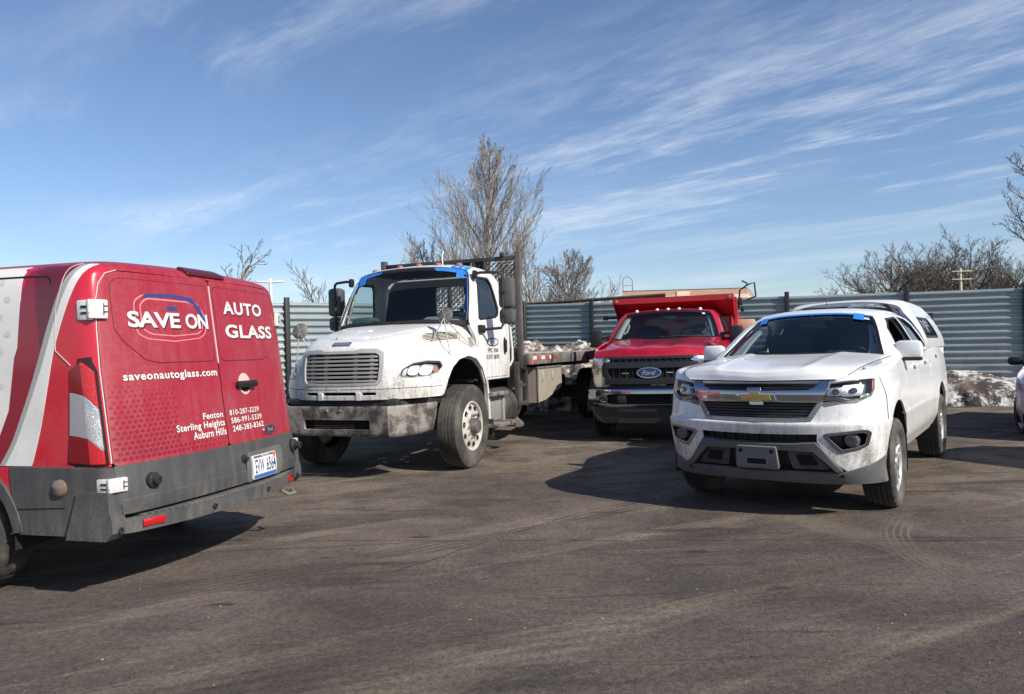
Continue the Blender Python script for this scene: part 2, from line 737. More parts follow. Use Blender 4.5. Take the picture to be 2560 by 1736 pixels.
def letter(name, surf, body, x0, x1, z0, z1, m, parent, axis='f', side=1, off=0.003, bold=0.012, shear=0.0, spacing=1.0,
           tilt=0.0, flipu=False, depth=0.002):
    """lettering fitted to a box on a master surface"""
    v, f = textmesh(body, bold, shear, spacing)
    V = []
    for a, b in v:
        if flipu:
            a = 1 - a
        u, w = x0 + (x1 - x0) * a, z0 + (z1 - z0) * b + tilt * a
        q = surf.hit(axis, u, w, side)
        p = surf.ev(*q)
        n = surf.ev(*q, surf.N)
        V.append(p + n / np.linalg.norm(n) * off)
    return raw(name, V, f, m, parent, smooth=False)


def tyre(mb, c, r, w, rim, side, blocks=0, n=96, depth=0.012, shoulder=0.75, grooves=4, axis='x'):
    """tyre ring round x axis; side = direction of its outer face"""
    hw = w / 2
    prof = [(rim, -hw * .72), (rim + .012, -hw * .84), (rim + (r - rim) * .45, -hw), (rim + (r - rim) * .72, -hw * .985), (r - .018, -hw * .88), (r - .005, -hw * .80)]
    tread = []
    xs = np.linspace(-hw * .80, hw * .80, grooves * 2 + 1 + grooves + 1)
    gw = hw * 1.6 / (grooves * 5)
    edges = np.linspace(-hw * .80, hw * .80, grooves + 2)
    for i in range(grooves + 1):
        a, b = edges[i], edges[i + 1]
        if i:
            a += gw / 2
        if i < grooves:
            b -= gw / 2
        rr = lambda x: r - .010 * (x / hw) ** 2
        tread += [(rr(a), a), (rr(b), b)]
        if i < grooves:
            tread += [(r - depth, b + gw * .12), (r - depth, b + gw * .88)]
    prof = prof[:-1] + tread + [(r_, -h) for r_, h in prof[:-1]][::-1]
    np_ = len(prof)
    def mod(j, k):
        if not blocks:
            return 0
        rr_, h = prof[j]
        if rr_ > r - depth - .004 and abs(h) > hw * (0.45 if blocks == 1 else 0.0):
            ph = int(abs(h) / hw * 5) * 2
            if (k + ph) % 4 == 0:
                return -.008
        return 0
    mb.lathe([(a, b * side) for a, b in prof], c, axis, n, mod)
    return mb

# ------------------------------------------------------------------ ground
def ground_material():
    m = bpy.data.materials.new('dusty_asphalt')
    m.use_nodes = True
    t = NT(m.node_tree)
    b = t.n['Principled BSDF']
    P = t.node('ShaderNodeNewGeometry').outputs['Position']
    x, y, z = t.sep(P)
    big = t.noise(P, 0.35, 5, 0.6)
    mid = t.noise(P, 1.7, 7, 0.62, 0.4)
    fine = t.noise(P, 26, 6, 0.72)
    grit = t.noise(P, 150, 3, 0.8)
    # dragged dust: long streaks along the lane the trucks use
    ang = R(28)
    sv = t.comb(t.math('ADD', t.math('MULTIPLY', x, math.cos(ang) * .22), t.math('MULTIPLY', y, math.sin(ang) * .22)),
                t.math('ADD', t.math('MULTIPLY', x, -math.sin(ang) * 2.6), t.math('MULTIPLY', y, math.cos(ang) * 2.6)), 0.0)
    st = t.noise(sv, 1.0, 8, 0.62, 0.5)
    sv2 = t.comb(t.math('MULTIPLY', x, 0.5), t.math('MULTIPLY', y, 4.2), 3.0)
    st2 = t.noise(sv2, 1.0, 8, 0.66, 0.6)
    c = t.mix(t.mapr(big, 0.34, 0.66), (0.094, 0.077, 0.066), (0.152, 0.121, 0.092))
    c = t.mix(t.math('MULTIPLY', t.mapr(mid, 0.45, 0.62), 0.85), c, (0.162, 0.128, 0.096))
    c = t.mix(t.math('MULTIPLY', t.mapr(mid, 0.50, 0.36), 0.70), c, (0.064, 0.053, 0.049))
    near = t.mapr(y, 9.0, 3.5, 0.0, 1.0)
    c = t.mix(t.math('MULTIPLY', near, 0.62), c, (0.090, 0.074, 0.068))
    c = t.mix(t.math('MULTIPLY', t.mapr(st, 0.52, 0.68), 0.75), c, (0.215, 0.176, 0.130))
    c = t.mix(t.math('MULTIPLY', t.mapr(st2, 0.47, 0.33), 0.80), c, (0.052, 0.044, 0.041))
    def stones(c, scale, lo, hi, sq=1.0):
        nd = t.node('ShaderNodeTexVoronoi')
        t.put(nd.inputs['Vector'], P)
        nd.inputs['Scale'].default_value = scale
        rnd = t.sep(nd.outputs['Color'])[0]
        k = t.mapr(rnd, 0, 1, lo, hi, False)
        return t.mix(1.0, c, t.comb(k, k, k), 'MULTIPLY')
    c = stones(c, 85, 0.76, 1.24)
    c = stones(c, 30, 0.90, 1.10)
    c = t.mix(t.math('MULTIPLY', t.mapr(fine, 0.42, 0.66), 0.45), c, t.mix(1.0, c, (1.5, 1.48, 1.44), 'MULTIPLY'))
    c = t.mix(t.math('MULTIPLY', t.mapr(fine, 0.48, 0.32), 0.55), c, t.mix(1.0, c, (0.45, 0.45, 0.46), 'MULTIPLY'))
    c = t.mix(t.math('MULTIPLY', t.mapr(grit, 0.56, 0.68), 0.75), c, (0.26, 0.235, 0.20))
    c = t.mix(t.math('MULTIPLY', t.mapr(grit, 0.44, 0.32), 0.75), c, (0.035, 0.03, 0.028))

    patchy = t.noise(P, 0.9, 5, 0.6)

    def track(c, cx, cy, rad, width, a0=None, amt=0.5, light=True, n=6, keep=None):
        """tyre track: ring of tread lines round (cx, cy)"""
        d = t.math('SUBTRACT', t.vmath('DISTANCE', t.comb(x, y, 0.0), (cx, cy, 0.0)), rad)
        d = t.math('ADD', d, t.math('MULTIPLY', t.math('SUBTRACT', mid, 0.5), 0.05))
        band = t.mapr(t.math('ABSOLUTE', d), width / 2, width / 2 - 0.03)
        lines = t.math('SINE', t.math('MULTIPLY', d, 2 * math.pi * n / width))
        f = t.math('MULTIPLY', band, t.mapr(lines, -0.2, 0.8, 0.10, 1.0))
        f = t.math('MULTIPLY', f, t.mapr(patchy, 0.36, 0.58))
        if keep:
            (nx, ny, dd) = keep
            g = t.math('SUBTRACT', t.math('ADD', t.math('MULTIPLY', x, nx), t.math('MULTIPLY', y, ny)), dd)
            f = t.math('MULTIPLY', f, t.mapr(g, 0.0, 0.6))
        return t.mix(t.math('MULTIPLY', f, amt), c, (0.185, 0.152, 0.115) if light else (0.045, 0.038, 0.036))

    c = track(c, -1.35, 4.2, 4.1, 0.26, amt=0.8, n=5, keep=(1, 0, 1.2))
    c = track(c, 4.9, 4.4, 2.35, 0.24, amt=0.8, n=5, keep=(-1, 0, -3.6))
    c = track(c, -3.3, 3.4, 6.1, 0.25, amt=0.75, n=5, keep=(1, 0, 1.3))
    c = track(c, -9.0, 16.0, 12.8, 0.30, amt=0.65, n=4, keep=(1, 0, -2.0))
    c = track(c, -9.0, 16.0, 13.4, 0.34, amt=0.55, n=5, keep=(1, 0, -2.4))
    c = track(c, -8.6, 18.0, 14.9, 0.32, amt=0.55, light=False, n=4, keep=(1, 0, -2.0))
    c = track(c, 3.0, -6.5, 10.5, 0.5, amt=0.35, light=False, n=5, keep=(-1, 0, -1.0))

    wob1, wob2 = t.noise(P, 2.4, 5, 0.6), t.noise(P, 3.1, 3, 0.6)

    def crack(c, x0, y0, x1, y1, w=0.012, amp=0.10, amt=0.85):
        L = math.hypot(x1 - x0, y1 - y0)
        tx, ty = (x1 - x0) / L, (y1 - y0) / L
        along = t.math('ADD', t.math('MULTIPLY', t.math('SUBTRACT', x, x0), tx), t.math('MULTIPLY', t.math('SUBTRACT', y, y0), ty))
        off = t.math('ADD', t.math('MULTIPLY', t.math('SUBTRACT', x, x0), -ty), t.math('MULTIPLY', t.math('SUBTRACT', y, y0), tx))
        off = t.math('ADD', off, t.math('MULTIPLY', t.math('SUBTRACT', wob1, 0.5), amp))
        f = t.math('MULTIPLY', t.mapr(t.math('ABSOLUTE', off), w, w * 0.3), t.math('MULTIPLY', t.mapr(along, 0, .2), t.mapr(along, L, L - .2)))
        f = t.math('MULTIPLY', f, t.mapr(wob2, 0.38, 0.5))
        return t.mix(t.math('MULTIPLY', f, amt), c, (0.028, 0.024, 0.022))
    for q in ((-.9, 4.75, .6, 6.5), (.5, 6.45, 2.4, 6.1), (-6, 6.2, 6.0, 4.9), (3.3, 5.3, 5.0, 3.9), (-3.2, 5.4, -.4, 5.6),
              (3.2, 7.0, 6.5, 6.6), (2.6, 5.35, 3.9, 5.2)):
        c = crack(c, *q)
    spots = t.math('MULTIPLY', t.mapr(t.vor(t.vmath('MULTIPLY', P, (1.0, 2.4, 1.0)), 0.9), 0.105, 0.06), t.mapr(mid, 0.46, 0.56))
    c = t.mix(t.math('MULTIPLY', spots, 0.8), c, (0.035, 0.032, 0.032))
    chips = t.mapr(t.vor(P, 7.0), 0.050, 0.028)
    c = t.mix(t.math('MULTIPLY', chips, t.mapr(t.noise(P, 1.1, 2), 0.52, 0.64)), c, (0.26, 0.24, 0.21))
    chips2 = t.mapr(t.vor(t.vmath('ADD', P, (3.3, 7.1, 0)), 2.1), 0.011, 0.007)
    c = t.mix(chips2, c, (0.42, 0.40, 0.37))
    # damp band where the snow melts along the fence
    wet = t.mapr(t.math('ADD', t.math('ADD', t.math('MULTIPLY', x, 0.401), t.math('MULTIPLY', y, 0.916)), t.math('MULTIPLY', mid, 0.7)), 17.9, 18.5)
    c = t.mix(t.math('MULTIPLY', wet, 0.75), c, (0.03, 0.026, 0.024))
    worn = t.noise(t.vmath('MULTIPLY', P, (0.55, 1.0, 1.0)), 0.75, 6, 0.62, 0.8)
    k = t.mapr(worn, 0.34, 0.66, 0.82, 1.38)
    c = t.mix(1.0, c, t.comb(k, k, k), 'MULTIPLY')
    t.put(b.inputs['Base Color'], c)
    t.put(b.inputs['Roughness'], t.math('SUBTRACT', 0.92, t.math('MULTIPLY', wet, 0.5)))
    b.inputs['Specular IOR Level'].default_value = 0.25
    bn = t.node('ShaderNodeBump')
    bn.inputs['Strength'].default_value = 1.0
    bn.inputs['Distance'].default_value = 0.035
    h = t.math('ADD', t.math('MULTIPLY', fine, 0.6), t.math('ADD', t.math('MULTIPLY', grit, 0.30), t.math('MULTIPLY', mid, 0.7)))
    t.put(bn.inputs['Height'], h)
    t.l.new(bn.outputs[0], b.inputs['Normal'])
    return m


gv, gf = [], []
rings = [0, 1.5, 3, 4.5, 6, 8, 10, 12, 14, 17, 20, 26, 40, 80, 200, 700, 2500]
ns = 48
gv.append((0, 0, 0))
for rr in rings[1:]:
    for k in range(ns):
        a = 2 * math.pi * k / ns
        gv.append((rr * math.cos(a), rr * math.sin(a), 0))
for k in range(ns):
    gf.append((0, 1 + k, 1 + (k + 1) % ns))
for j in range(len(rings) - 2):
    for k in range(ns):
        a, b_ = 1 + j * ns, 1 + (j + 1) * ns
        gf.append((a + k, b_ + k, b_ + (k + 1) % ns, a + (k + 1) % ns))
tag(raw('ground', gv, gf, ground_material(), smooth=False), kind='structure')

# ------------------------------------------------------------------ corrugated fence
m_galv = bpy.data.materials.new('galvanised_sheet')
m_galv.use_nodes = True
_t = NT(m_galv.node_tree)
_b = _t.n['Principled BSDF']
_P = _t.node('ShaderNodeNewGeometry').outputs['Position']
_x, _y, _z = _t.sep(_P)
_n1 = _t.noise(_t.vmath('MULTIPLY', _P, (0.5, 0.5, 5.0)), 1.2, 6, 0.6)
_n2 = _t.noise(_P, 7, 6, 0.65)
_c = _t.mix(_t.mapr(_n1, 0.3, 0.7), (0.225, 0.275, 0.285), (0.315, 0.365, 0.37))
_c = _t.mix(_t.math('MULTIPLY', _t.mapr(_n2, 0.55, 0.75), 0.5), _c, (0.22, 0.26, 0.27))
_c = _t.mix(_t.math('MULTIPLY', _t.math('MULTIPLY', _t.mapr(_z, 1.9, 1.0), _t.mapr(_n2, 0.55, 0.66)), 0.6), _c, (0.40, 0.31, 0.25))
_oi = _t.node('ShaderNodeObjectInfo').outputs['Random']
_c = _t.mix(1.0, _c, _t.comb(*([_t.mapr(_oi, 0, 1, 0.84, 1.12, False)] * 3)), 'MULTIPLY')
_dr = _t.math('MULTIPLY', _t.mapr(_t.noise(_t.vmath('MULTIPLY', _P, (3.0, 3.0, 0.35)), 2.0, 6, 0.65), 0.56, 0.72), 0.45)
_c = _t.mix(_dr, _c, (0.17, 0.155, 0.135))
_t.put(_b.inputs['Base Color'], _c)
_b.inputs['Metallic'].default_value = 0.4
_b.inputs['Roughness'].default_value = 0.48
m_post = mat('dark_post_steel', (0.012, 0.012, 0.014), 0.6)
m_rust = mat('rusty_rail', (0.075, 0.045, 0.035), 0.85, var=0.4)


def fence_panel(parent, A, B, z0a, z1a, z0b, z1b, pitch=0.152):
    """one corrugated sheet between two posts, ribs running level"""
    A, B = Vector((A[0], A[1], 0)), Vector((B[0], B[1], 0))
    d = (B - A).normalized()
    nrm = Vector((d.y, -d.x, 0))
    if nrm.dot(A + B) > 0:
        nrm = -nrm
    prof = [(0.0, 0.0), (0.07, 0.004), (0.19, 0.036), (0.25, 0.041), (0.46, 0.040), (0.52, 0.036), (0.64, 0.004), (0.70, 0.0)]
    n = int((z1a - z0a) / pitch)
    zs = []
    for k in range(n + 1):
        for f, h in prof:
            zs.append(((k + f) * pitch, h))
    zs = [q for q in zs if q[0] <= (z1a - z0a)]
    H = z1a - z0a
    vs, fs = [], []
    m_ = 7
    for j in range(m_):
        f = j / (m_ - 1)
        base, top = z0a + (z0b - z0a) * f, z1a + (z1b - z1a) * f
        jig = 0.006 * math.sin(j * 2.3 + A.x)
        for (zz, h) in zs:
            p = A.lerp(B, f) + nrm * (h + jig)
            vs.append((p.x, p.y, top - zz * (top - base) / H))
    k = len(zs)
    for j in range(m_ - 1):
        for i in range(k - 1):
            fs.append((j * k + i, j * k + i + 1, (j + 1) * k + i + 1, (j + 1) * k + i))
    o = raw('panel', vs, fs, m_galv, parent, 60)
    return o


def run_point(p, q, s):
    return (p[0] + (q[0] - p[0]) * s, p[1] + (q[1] - p[1]) * s)


def fence(name, A, B, za, zb, posts, label, toprail=None):
    f = empty(name, (0, 0, 0), 0, label, 'fence', 'corrugated steel fence runs')
    d = Vector((B[0] - A[0], B[1] - A[1], 0)).normalized()
    nrm = Vector((d.y, -d.x, 0))
    if nrm.dot(Vector((A[0] + B[0], A[1] + B[1], 0))) > 0:
        nrm = -nrm
    ang = math.atan2(d.y, d.x)
    ss = sorted(posts)
    for i, s in enumerate(ss):
        p = run_point(A, B, s)
        zt = za + (zb - za) * s
        MB().box((p[0] + nrm.x * .075, p[1] + nrm.y * .075, (zt + .10) / 2), (.105, .075, zt + .10), .006,
                 Matrix.Rotation(ang, 3, 'Z').to_quaternion()).build('post', m_post, f)
        if i < len(ss) - 1:
            p2 = run_point(A, B, ss[i + 1])
            z2 = za + (zb - za) * ss[i + 1]
            L_ = math.dist(p, p2)
            k_ = max(1, round(L_ / 2.4))
            for q_ in range(k_):
                f0, f1 = q_ / k_, (q_ + 1) / k_
                a_, b2 = run_point(p, p2, f0), run_point(p, p2, min(1.0, f1 + .05 / L_))
                o_ = .008 * (q_ % 2)
                fence_panel(f, (a_[0] + nrm.x * o_, a_[1] + nrm.y * o_), (b2[0] + nrm.x * o_, b2[1] + nrm.y * o_), 0.0, zt + (z2 - zt) * f0 + random.Random(i * 7 + q_).uniform(-.015, .015), 0.0, zt + (z2 - zt) * f1)
    return f


CORNER = (0.37, 20.97)
RIGHT_END = (15.6, 14.30)
LEFT_END = (-9.5, 11.80)
def _ray_x(px, A, B):
    # parameter along A-B where a sight line through photo column px (level sight) crosses the run
    k = (px - 1280) / 1841.3
    return (k * A[1] - A[0]) / ((B[0] - A[0]) - k * (B[1] - A[1]))
rp = [_ray_x(q, CORNER, RIGHT_END) for q in (1483, 1971, 2270, 2566)]
fence('corrugated_fence', CORNER, RIGHT_END, 2.72, 2.40, [0.0] + rp + [1.0],
      'corrugated galvanised steel fence with dark posts running behind the parked trucks to the right edge')
lp = [_ray_x(q, CORNER, LEFT_END) for q in (986, 716)]
fence('corrugated_fence', CORNER, LEFT_END, 2.72, 2.55, [0.004] + lp + [1.0],
      'corrugated galvanised steel fence seen between the red van and the white flatbed truck')
for o in list(bpy.data.objects):
    if o.name.startswith('corrugated_fence'):
        del o['group']
rail = MB()
a, b_ = run_point(CORNER, RIGHT_END, 0.0), run_point(CORNER, RIGHT_END, 0.24)
rail.tube([(a[0] + .1, a[1] + .25, 2.76), (b_[0] + .1, b_[1] + .25, 2.80)], .05, 6)
tag(rail.build('pipe_rail', m_rust), 'thin rusty brown rail running just above the fence left of the red dump truck', 'rail')

# ------------------------------------------------------------------ snow banks
m_snow = bpy.data.materials.new('dirty_snow')
m_snow.use_nodes = True
_t = NT(m_snow.node_tree)
_b = _t.n['Principled BSDF']
_P = _t.node('ShaderNodeNewGeometry').outputs['Position']
_x, _y, _z = _t.sep(_P)
_n1 = _t.noise(_P, 3.4, 8, 0.72, 0.6)
_n2 = _t.noise(_P, 14, 6, 0.72)
_nb = _t.noise(_P, 0.8, 3, 0.6)
_g = _t.math('ADD', _t.math('ADD', _t.math('MULTIPLY', _n1, 0.55), _t.math('MULTIPLY', _n2, 0.45)), _t.math('MULTIPLY', _t.math('SUBTRACT', _nb, 0.5), 0.55))
_c = _t.mix(_t.mapr(_g, 0.46, 0.58), (0.74, 0.72, 0.69), (0.075, 0.06, 0.048))
_c = _t.mix(_t.math('MULTIPLY', _t.mapr(_t.noise(_P, 1.9, 4), 0.54, 0.66), 0.55), _c, (0.23, 0.15, 0.10))
_t.put(_b.inputs['Base Color'], _c)
_b.inputs['Roughness'].default_value = 0.9
_bn = _t.node('ShaderNodeBump')
_bn.inputs['Strength'].default_value = 1.0
_bn.inputs['Distance'].default_value = 0.08
_t.put(_bn.inputs['Height'], _n2)
_t.l.new(_bn.outputs[0], _b.inputs['Normal'])


m_pile = mat('ploughed_pile', (.60, .56, .50), .9, dirt=2.2, floor=1.0, zlo=0, zhi=3, dcol=(.085, .064, .045), dscale=5.5, speck=1.0, bump=1.0, bscale=22)


def snowbank(A, B, wid, hfun, label, seed=0, n=120, m_=18, mm=None):
    A, B = Vector((*A, 0)), Vector((*B, 0))
    d = (B - A).normalized()
    nrm = Vector((d.y, -d.x, 0))          # towards the lot
    L = (B - A).length
    vs, fs = [], []
    for i in range(n + 1):
        s = i / n
        for j in range(m_ + 1):
            t = j / m_
            w = wid * (1 + 0.25 * noise.noise((s * L * .6, seed, 3)))
            p = A + d * (s * L) + nrm * (t * w - 0.02)
            prof = (1 - t) ** 0.55 * min(1.0, (1 - t) * 4) if t > 0 else 1.0
            prof = math.sqrt(max(0, 1 - t ** 1.7))
            h = hfun(s) * prof
            q = Vector((p.x * 1.4, p.y * 1.4, seed))
            h *= 1 + 0.20 * noise.fractal(q, 1.0, 2.1, 4) + .07 * noise.noise(q * 5)
            p += nrm * (0.18 * noise.noise(q * 3 + Vector((9, 3, 1))) * t)
            vs.append((p.x, p.y, max(-.02, h) if t < 1 else -.02))
    for i in range(n):
        for j in range(m_):
            k = i * (m_ + 1) + j
            fs.append((k, k + 1, k + m_ + 2, k + m_ + 1))
    return tag(raw('snow_bank', vs, fs, mm or m_snow, None, 180), label, 'snow bank')


a, b_ = run_point(CORNER, RIGHT_END, 0.40), run_point(CORNER, RIGHT_END, 1.0)
snowbank(a, b_, 1.5, lambda s: .58 + .06 * math.sin(s * 21), 'dirty ploughed snow bank along the fence behind the white pickup', 1)
a, b_ = run_point(CORNER, RIGHT_END, -0.10), run_point(CORNER, RIGHT_END, 0.33)
snowbank((a[0] - .4, a[1] - 1.0), (b_[0] - .4, b_[1] - 1.0), 2.2, lambda s: 1.52 + .07 * math.sin(s * 19 + 1) + .12 * s,
         'tall brown and white snow pile behind the flatbed deck', 5, 130, 18, m_pile)

# ------------------------------------------------------------------ building behind the fence
m_brick = mat('tan_brick', (0.46, 0.30, 0.21), 0.85, var=0.12)
m_cream = mat('cream_block', (0.72, 0.58, 0.42), 0.85, var=0.06)
m_coping = mat('dark_coping', (0.07, 0.06, 0.055), 0.6)
m_white = mat('white_paint_metal', (0.75, 0.75, 0.73), 0.5)


def px_at(px, py, Y):
    """point at depth Y on the sight line through a photo position"""
    X, Yv = px - 1280, py - 868
    c, s = math.cos(_r), math.sin(_r)
    d = _fw + _right * ((X * c - Yv * s) / 1841.3) - _up * ((X * s + Yv * c) / 1841.3)
    k = Y / d.y
    return Vector((0, 0, 1.4263)) + d * k


bl = empty('flat_roof_building', (8, 50, 0), 0, 'flat roofed tan brick building rising above the fence behind the dump truck', 'building')
p0, p1, p2 = px_at(1556, 731, 50), px_at(1868, 716, 50), px_at(1896, 738, 62)
zt = (p0.z + p1.z) / 2
W = MB()
c3 = Vector((p2.x + 2, p2.y + 6, 0))
base = [Vector((p0.x, p0.y, 0)), Vector((p1.x, p1.y, 0)), c3, Vector((p0.x + 4, p0.y + 16, 0))]
def wall_band(zlo, zhi, grow, name, m):
    cen = sum(base, Vector()) / 4
    q = MB()
    pts = [cen + (p - cen) * (1 + grow) for p in base]
    q.prism([(p.x, p.y) for p in pts], zlo, zhi, 'z')
    o = q.build(name, m, bl)
    o.location = (-8, -50, 0)
    return o
wall_band(0, zt - .40, 0.0, 'wall', m_cream)
wall_band(zt - .40, zt - .05, 0.001, 'brick_band', m_brick)
wall_band(zt - .05, zt, 0.002, 'coping', m_coping)
pa, pb = px_at(1690, 740, 48.4), px_at(1722, 738, 48.1)
q = MB().box(((pa.x + pb.x) / 2 - 8, (pa.y + pb.y) / 2 - 50 - .05, zt - .60), (.85, .5, .62))
q.build('light_panel', m_cream, bl)
hp = px_at(1570, 716, 51)
tag(MB().tube([(hp.x - .33, 51, zt - .2)] + [(hp.x + .33 * math.cos(R(a)), 51, zt + .75 + .33 * math.sin(R(a))) for a in range(180, -1, -20)] + [(hp.x + .33, 51, zt - .2)], .055, 6)
    .tube([(hp.x - .33, 51, zt + .45), (hp.x + .33, 51, zt + .45)], .04, 6).build('roof_ladder_hoop', mat('grey_galv_tube', (.38, .40, .41), .5)),
    'small grey ladder hoop standing on the roof edge of the tan building', 'ladder')

# ------------------------------------------------------------------ poles behind the fence
pp = px_at(2401, 690, 36)
up = empty('utility_pole', (pp.x, pp.y, 0), 0, 'pale pole with two crossarms in front of the bare trees on the right', 'pole')
m_pole = mat('pale_pole', (.55, .50, .36), .7)
tp = px_at(2401, 671, 36).z
MB().tube([(0, 0, 0), (0, 0, tp)], [.09, .06], 8).build('pole', m_pole, up)
for py in (679, 699):
    z = px_at(2401, py, 36).z
    MB().box((0, -.12, z), (.98, .035, .04), .01).build('crossarm', m_pole, up)
lp_ = px_at(676, 705, 24)
lm = empty('yard_light', (lp_.x, lp_.y, 0), R(14), 'white twin floodlight head on a pole just above the right edge of the red van', 'light pole')
MB().tube([(0, 0, 0), (0, 0, lp_.z - .05)], .05, 8).build('pole', m_white, lm)
for s in (-1, 1):
    MB().box((s * .24, 0, lp_.z), (.34, .16, .05), .015, Matrix.Rotation(s * -.06, 3, 'Y').to_quaternion()).build('lamp_head', m_white, lm)
MB().box((0, 0, lp_.z + .03), (.12, .12, .16), .02).build('bracket', m_white, lm)

# ------------------------------------------------------------------ bare trees
m_bark = mat('bark_brown', (0.17, 0.135, 0.105), 0.9, var=0.3)
m_bark2 = mat('bark_grey', (0.26, 0.222, 0.180), 0.9, var=0.3)
m_bark3 = mat('bark_dark', (0.115, 0.090, 0.074), 0.9, var=0.3)


class Tree:
    def __init__(s, seed, bark, minr, cone=.72):
        s.cone = cone
        s.rng = random.Random(seed)
        s.t, s.c = MB(), MB()
        s.bark, s.minr = bark, minr

    def limb(s, p, d, L, r, depth, up, spread, kids, shrink, first=0.2, wob=0.12):
        rng = s.rng
        n = 5 if depth < 3 else 3
        pts, rs = [p.copy()], [r]
        dd = d.normalized()
        for i in range(n):
            dd = (dd + Vector((rng.gauss(0, wob), rng.gauss(0, wob), rng.gauss(0, wob) + up))).normalized()
            pts.append(pts[-1] + dd * (L / n))
            rs.append(max(s.minr * .7, r * (1 - (i + 1) / n * (0.82 if depth else .72))))
        (s.t if depth == 0 else s.c).tube(pts, rs, 6 if depth == 0 else (4 if depth < 2 else 3), cap=False)
        if depth >= len(kids):
            return
        for k in range(kids[depth]):
            f = first + (1 - first) * ((k + rng.random()) / kids[depth])
            i = min(int(f * n), n - 1)
            q = pts[i].lerp(pts[i + 1], f * n - i)
            ax = (pts[i + 1] - pts[i]).normalized()
            az = rng.random() * 6.283 if depth else k * 2.4 + rng.random() * .6
            o = ax.orthogonal().normalized()
            o = Matrix.Rotation(az, 3, ax) @ o
            sp = spread[min(depth, len(spread) - 1)] * rng.uniform(.75, 1.25)
            nd = ax * math.cos(sp) + o * math.sin(sp)
            l2 = L * shrink[min(depth, len(shrink) - 1)] * (1.15 - (s.cone if depth == 0 else .55) * f) * rng.uniform(.75, 1.2)
            s.limb(q, nd, l2, max(s.minr, rs[i] * .55), depth + 1, up, spread, kids, shrink, .18, wob)

    def done(s, name, loc, label, group=None):
        e = empty(name, loc, 0, label, 'tree', group)
        s.t.build('trunk', s.bark, e, 60)
        s.c.build('crown', s.bark, e, 60)
        return e


def tree(name, px, ptop, Y, label, seed, bark, kids, spread, shrink, up=.06, first=.2, r=.13, minr=.012, wob=.1, lean=(0, 0), hf=.97, cone=.72):
    top = px_at(px, ptop, Y)
    T = Tree(seed, bark, minr, cone)
    T.limb(Vector((0, 0, 0)), Vector((lean[0], lean[1], 1)), top.z * hf, r, 0, up, spread, kids, shrink, first, wob)
    return T.done(name, (top.x, top.y, 0), label)


tree('pyramidal_tree', 1200, 366, 30, 'tall bare pyramidal tree rising behind the headboard of the white truck', 4, m_bark2,
     (48, 11, 7, 3), (.62, .46, .5), (.51, .42, .42, .5), up=.10, first=.05, r=.105, minr=.0058, wob=.05, hf=.97, cone=1.0)
tree('bare_tree', 1330, 570, 31, 'bare upright tree at the right foot of the tall pyramidal tree', 12, m_bark2,
     (20, 8, 5, 3), (.50, .5, .5), (.52, .44, .45, .5), up=.12, first=.10, r=.08, minr=.007, wob=.06, lean=(.06, 0), hf=.9, cone=.9)
tree('bare_tree', 1400, 625, 28, 'short bushy bare tree left of the tan building', 8, m_bark,
     (26, 10, 6, 3), (.72, .6, .6), (.62, .48, .45, .5), up=.09, first=.15, r=.07, minr=.007, hf=.88, cone=.85)
tree('bare_tree', 1095, 570, 32, 'bare tree low on the left side of the pyramidal tree', 15, m_bark2,
     (20, 8, 5, 3), (.50, .5, .5), (.50, .44, .45, .5), up=.12, first=.12, r=.075, minr=.007, lean=(-.08, 0), hf=.88, cone=.9)
tree('sapling', 1533, 700, 30, 'thin bare sapling sticking up just left of the dump box', 21, m_bark2, (7, 4, 2), (.4, .4), (.4, .4, .4), up=.14, r=.04, minr=.008)
tree('bare_shrub', 1000, 648, 36, 'fine twiggy tree top above the roof of the white flatbed truck', 23, m_bark2,
     (18, 8, 5), (.7, .6), (.42, .45, .45), up=.10, r=.08, minr=.010, first=.4)
tree('bare_tree', 508, 628, 23, 'bare branches showing above the roof of the red van', 31, m_bark,
     (9, 6, 4), (.55, .6), (.5, .42, .4), up=.07, first=.45, r=.10, minr=.011, wob=.16)
tree('bare_shrub', 842, 690, 24, 'bare bush top showing left of the flatbed truck cab behind the mirror', 33, m_bark,
     (10, 7, 4), (.5, .55), (.42, .42, .4), up=.08, first=.45, r=.06, minr=.008)
tree('bare_shrub', 750, 748, 26, 'low bare bush top peeking over the fence right of the van', 35, m_bark2, (10, 7, 4), (.7, .6), (.35, .4, .4), up=.06, first=.5, r=.05, minr=.008)
for i, (px, pt, Y, lab, sd, ln) in enumerate((
        (2235, 600, 42, 'leftmost broad bare tree of the clump behind the fence on the right', 41, (-.14, 0)),
        (2290, 585, 46, 'dense bare tree between the leftmost tree and the pale pole', 43, (-.06, 0)),
        (2365, 600, 50, 'bare tree directly behind the pale pole in the right hand clump', 47, (.02, 0)),
        (2440, 566, 41, 'tallest bare tree of the clump, right of the pale pole', 44, (.05, 0)),
        (2540, 585, 44, 'bare tree at the right end of the clump by the photo edge', 46, (.05, 0)))):
    tree('bare_tree', px, pt + 15, Y, lab, sd, m_bark3, (26, 10, 7, 4), (1.0, .66, .65, .65), (1.0, .42, .40, .48), up=.045, first=.08, r=.22,
         minr=.0085, wob=.08, lean=ln, hf=.64, cone=.58)
tree('bare_tree', 2612, 372, 25, 'dark bare tree cut off by the right edge of the photo high above the fence', 52, m_bark3,
     (18, 8, 5), (.72, .6), (.34, .42, .42), up=.07, first=.5, r=.10, minr=.009, wob=.12, hf=.93)

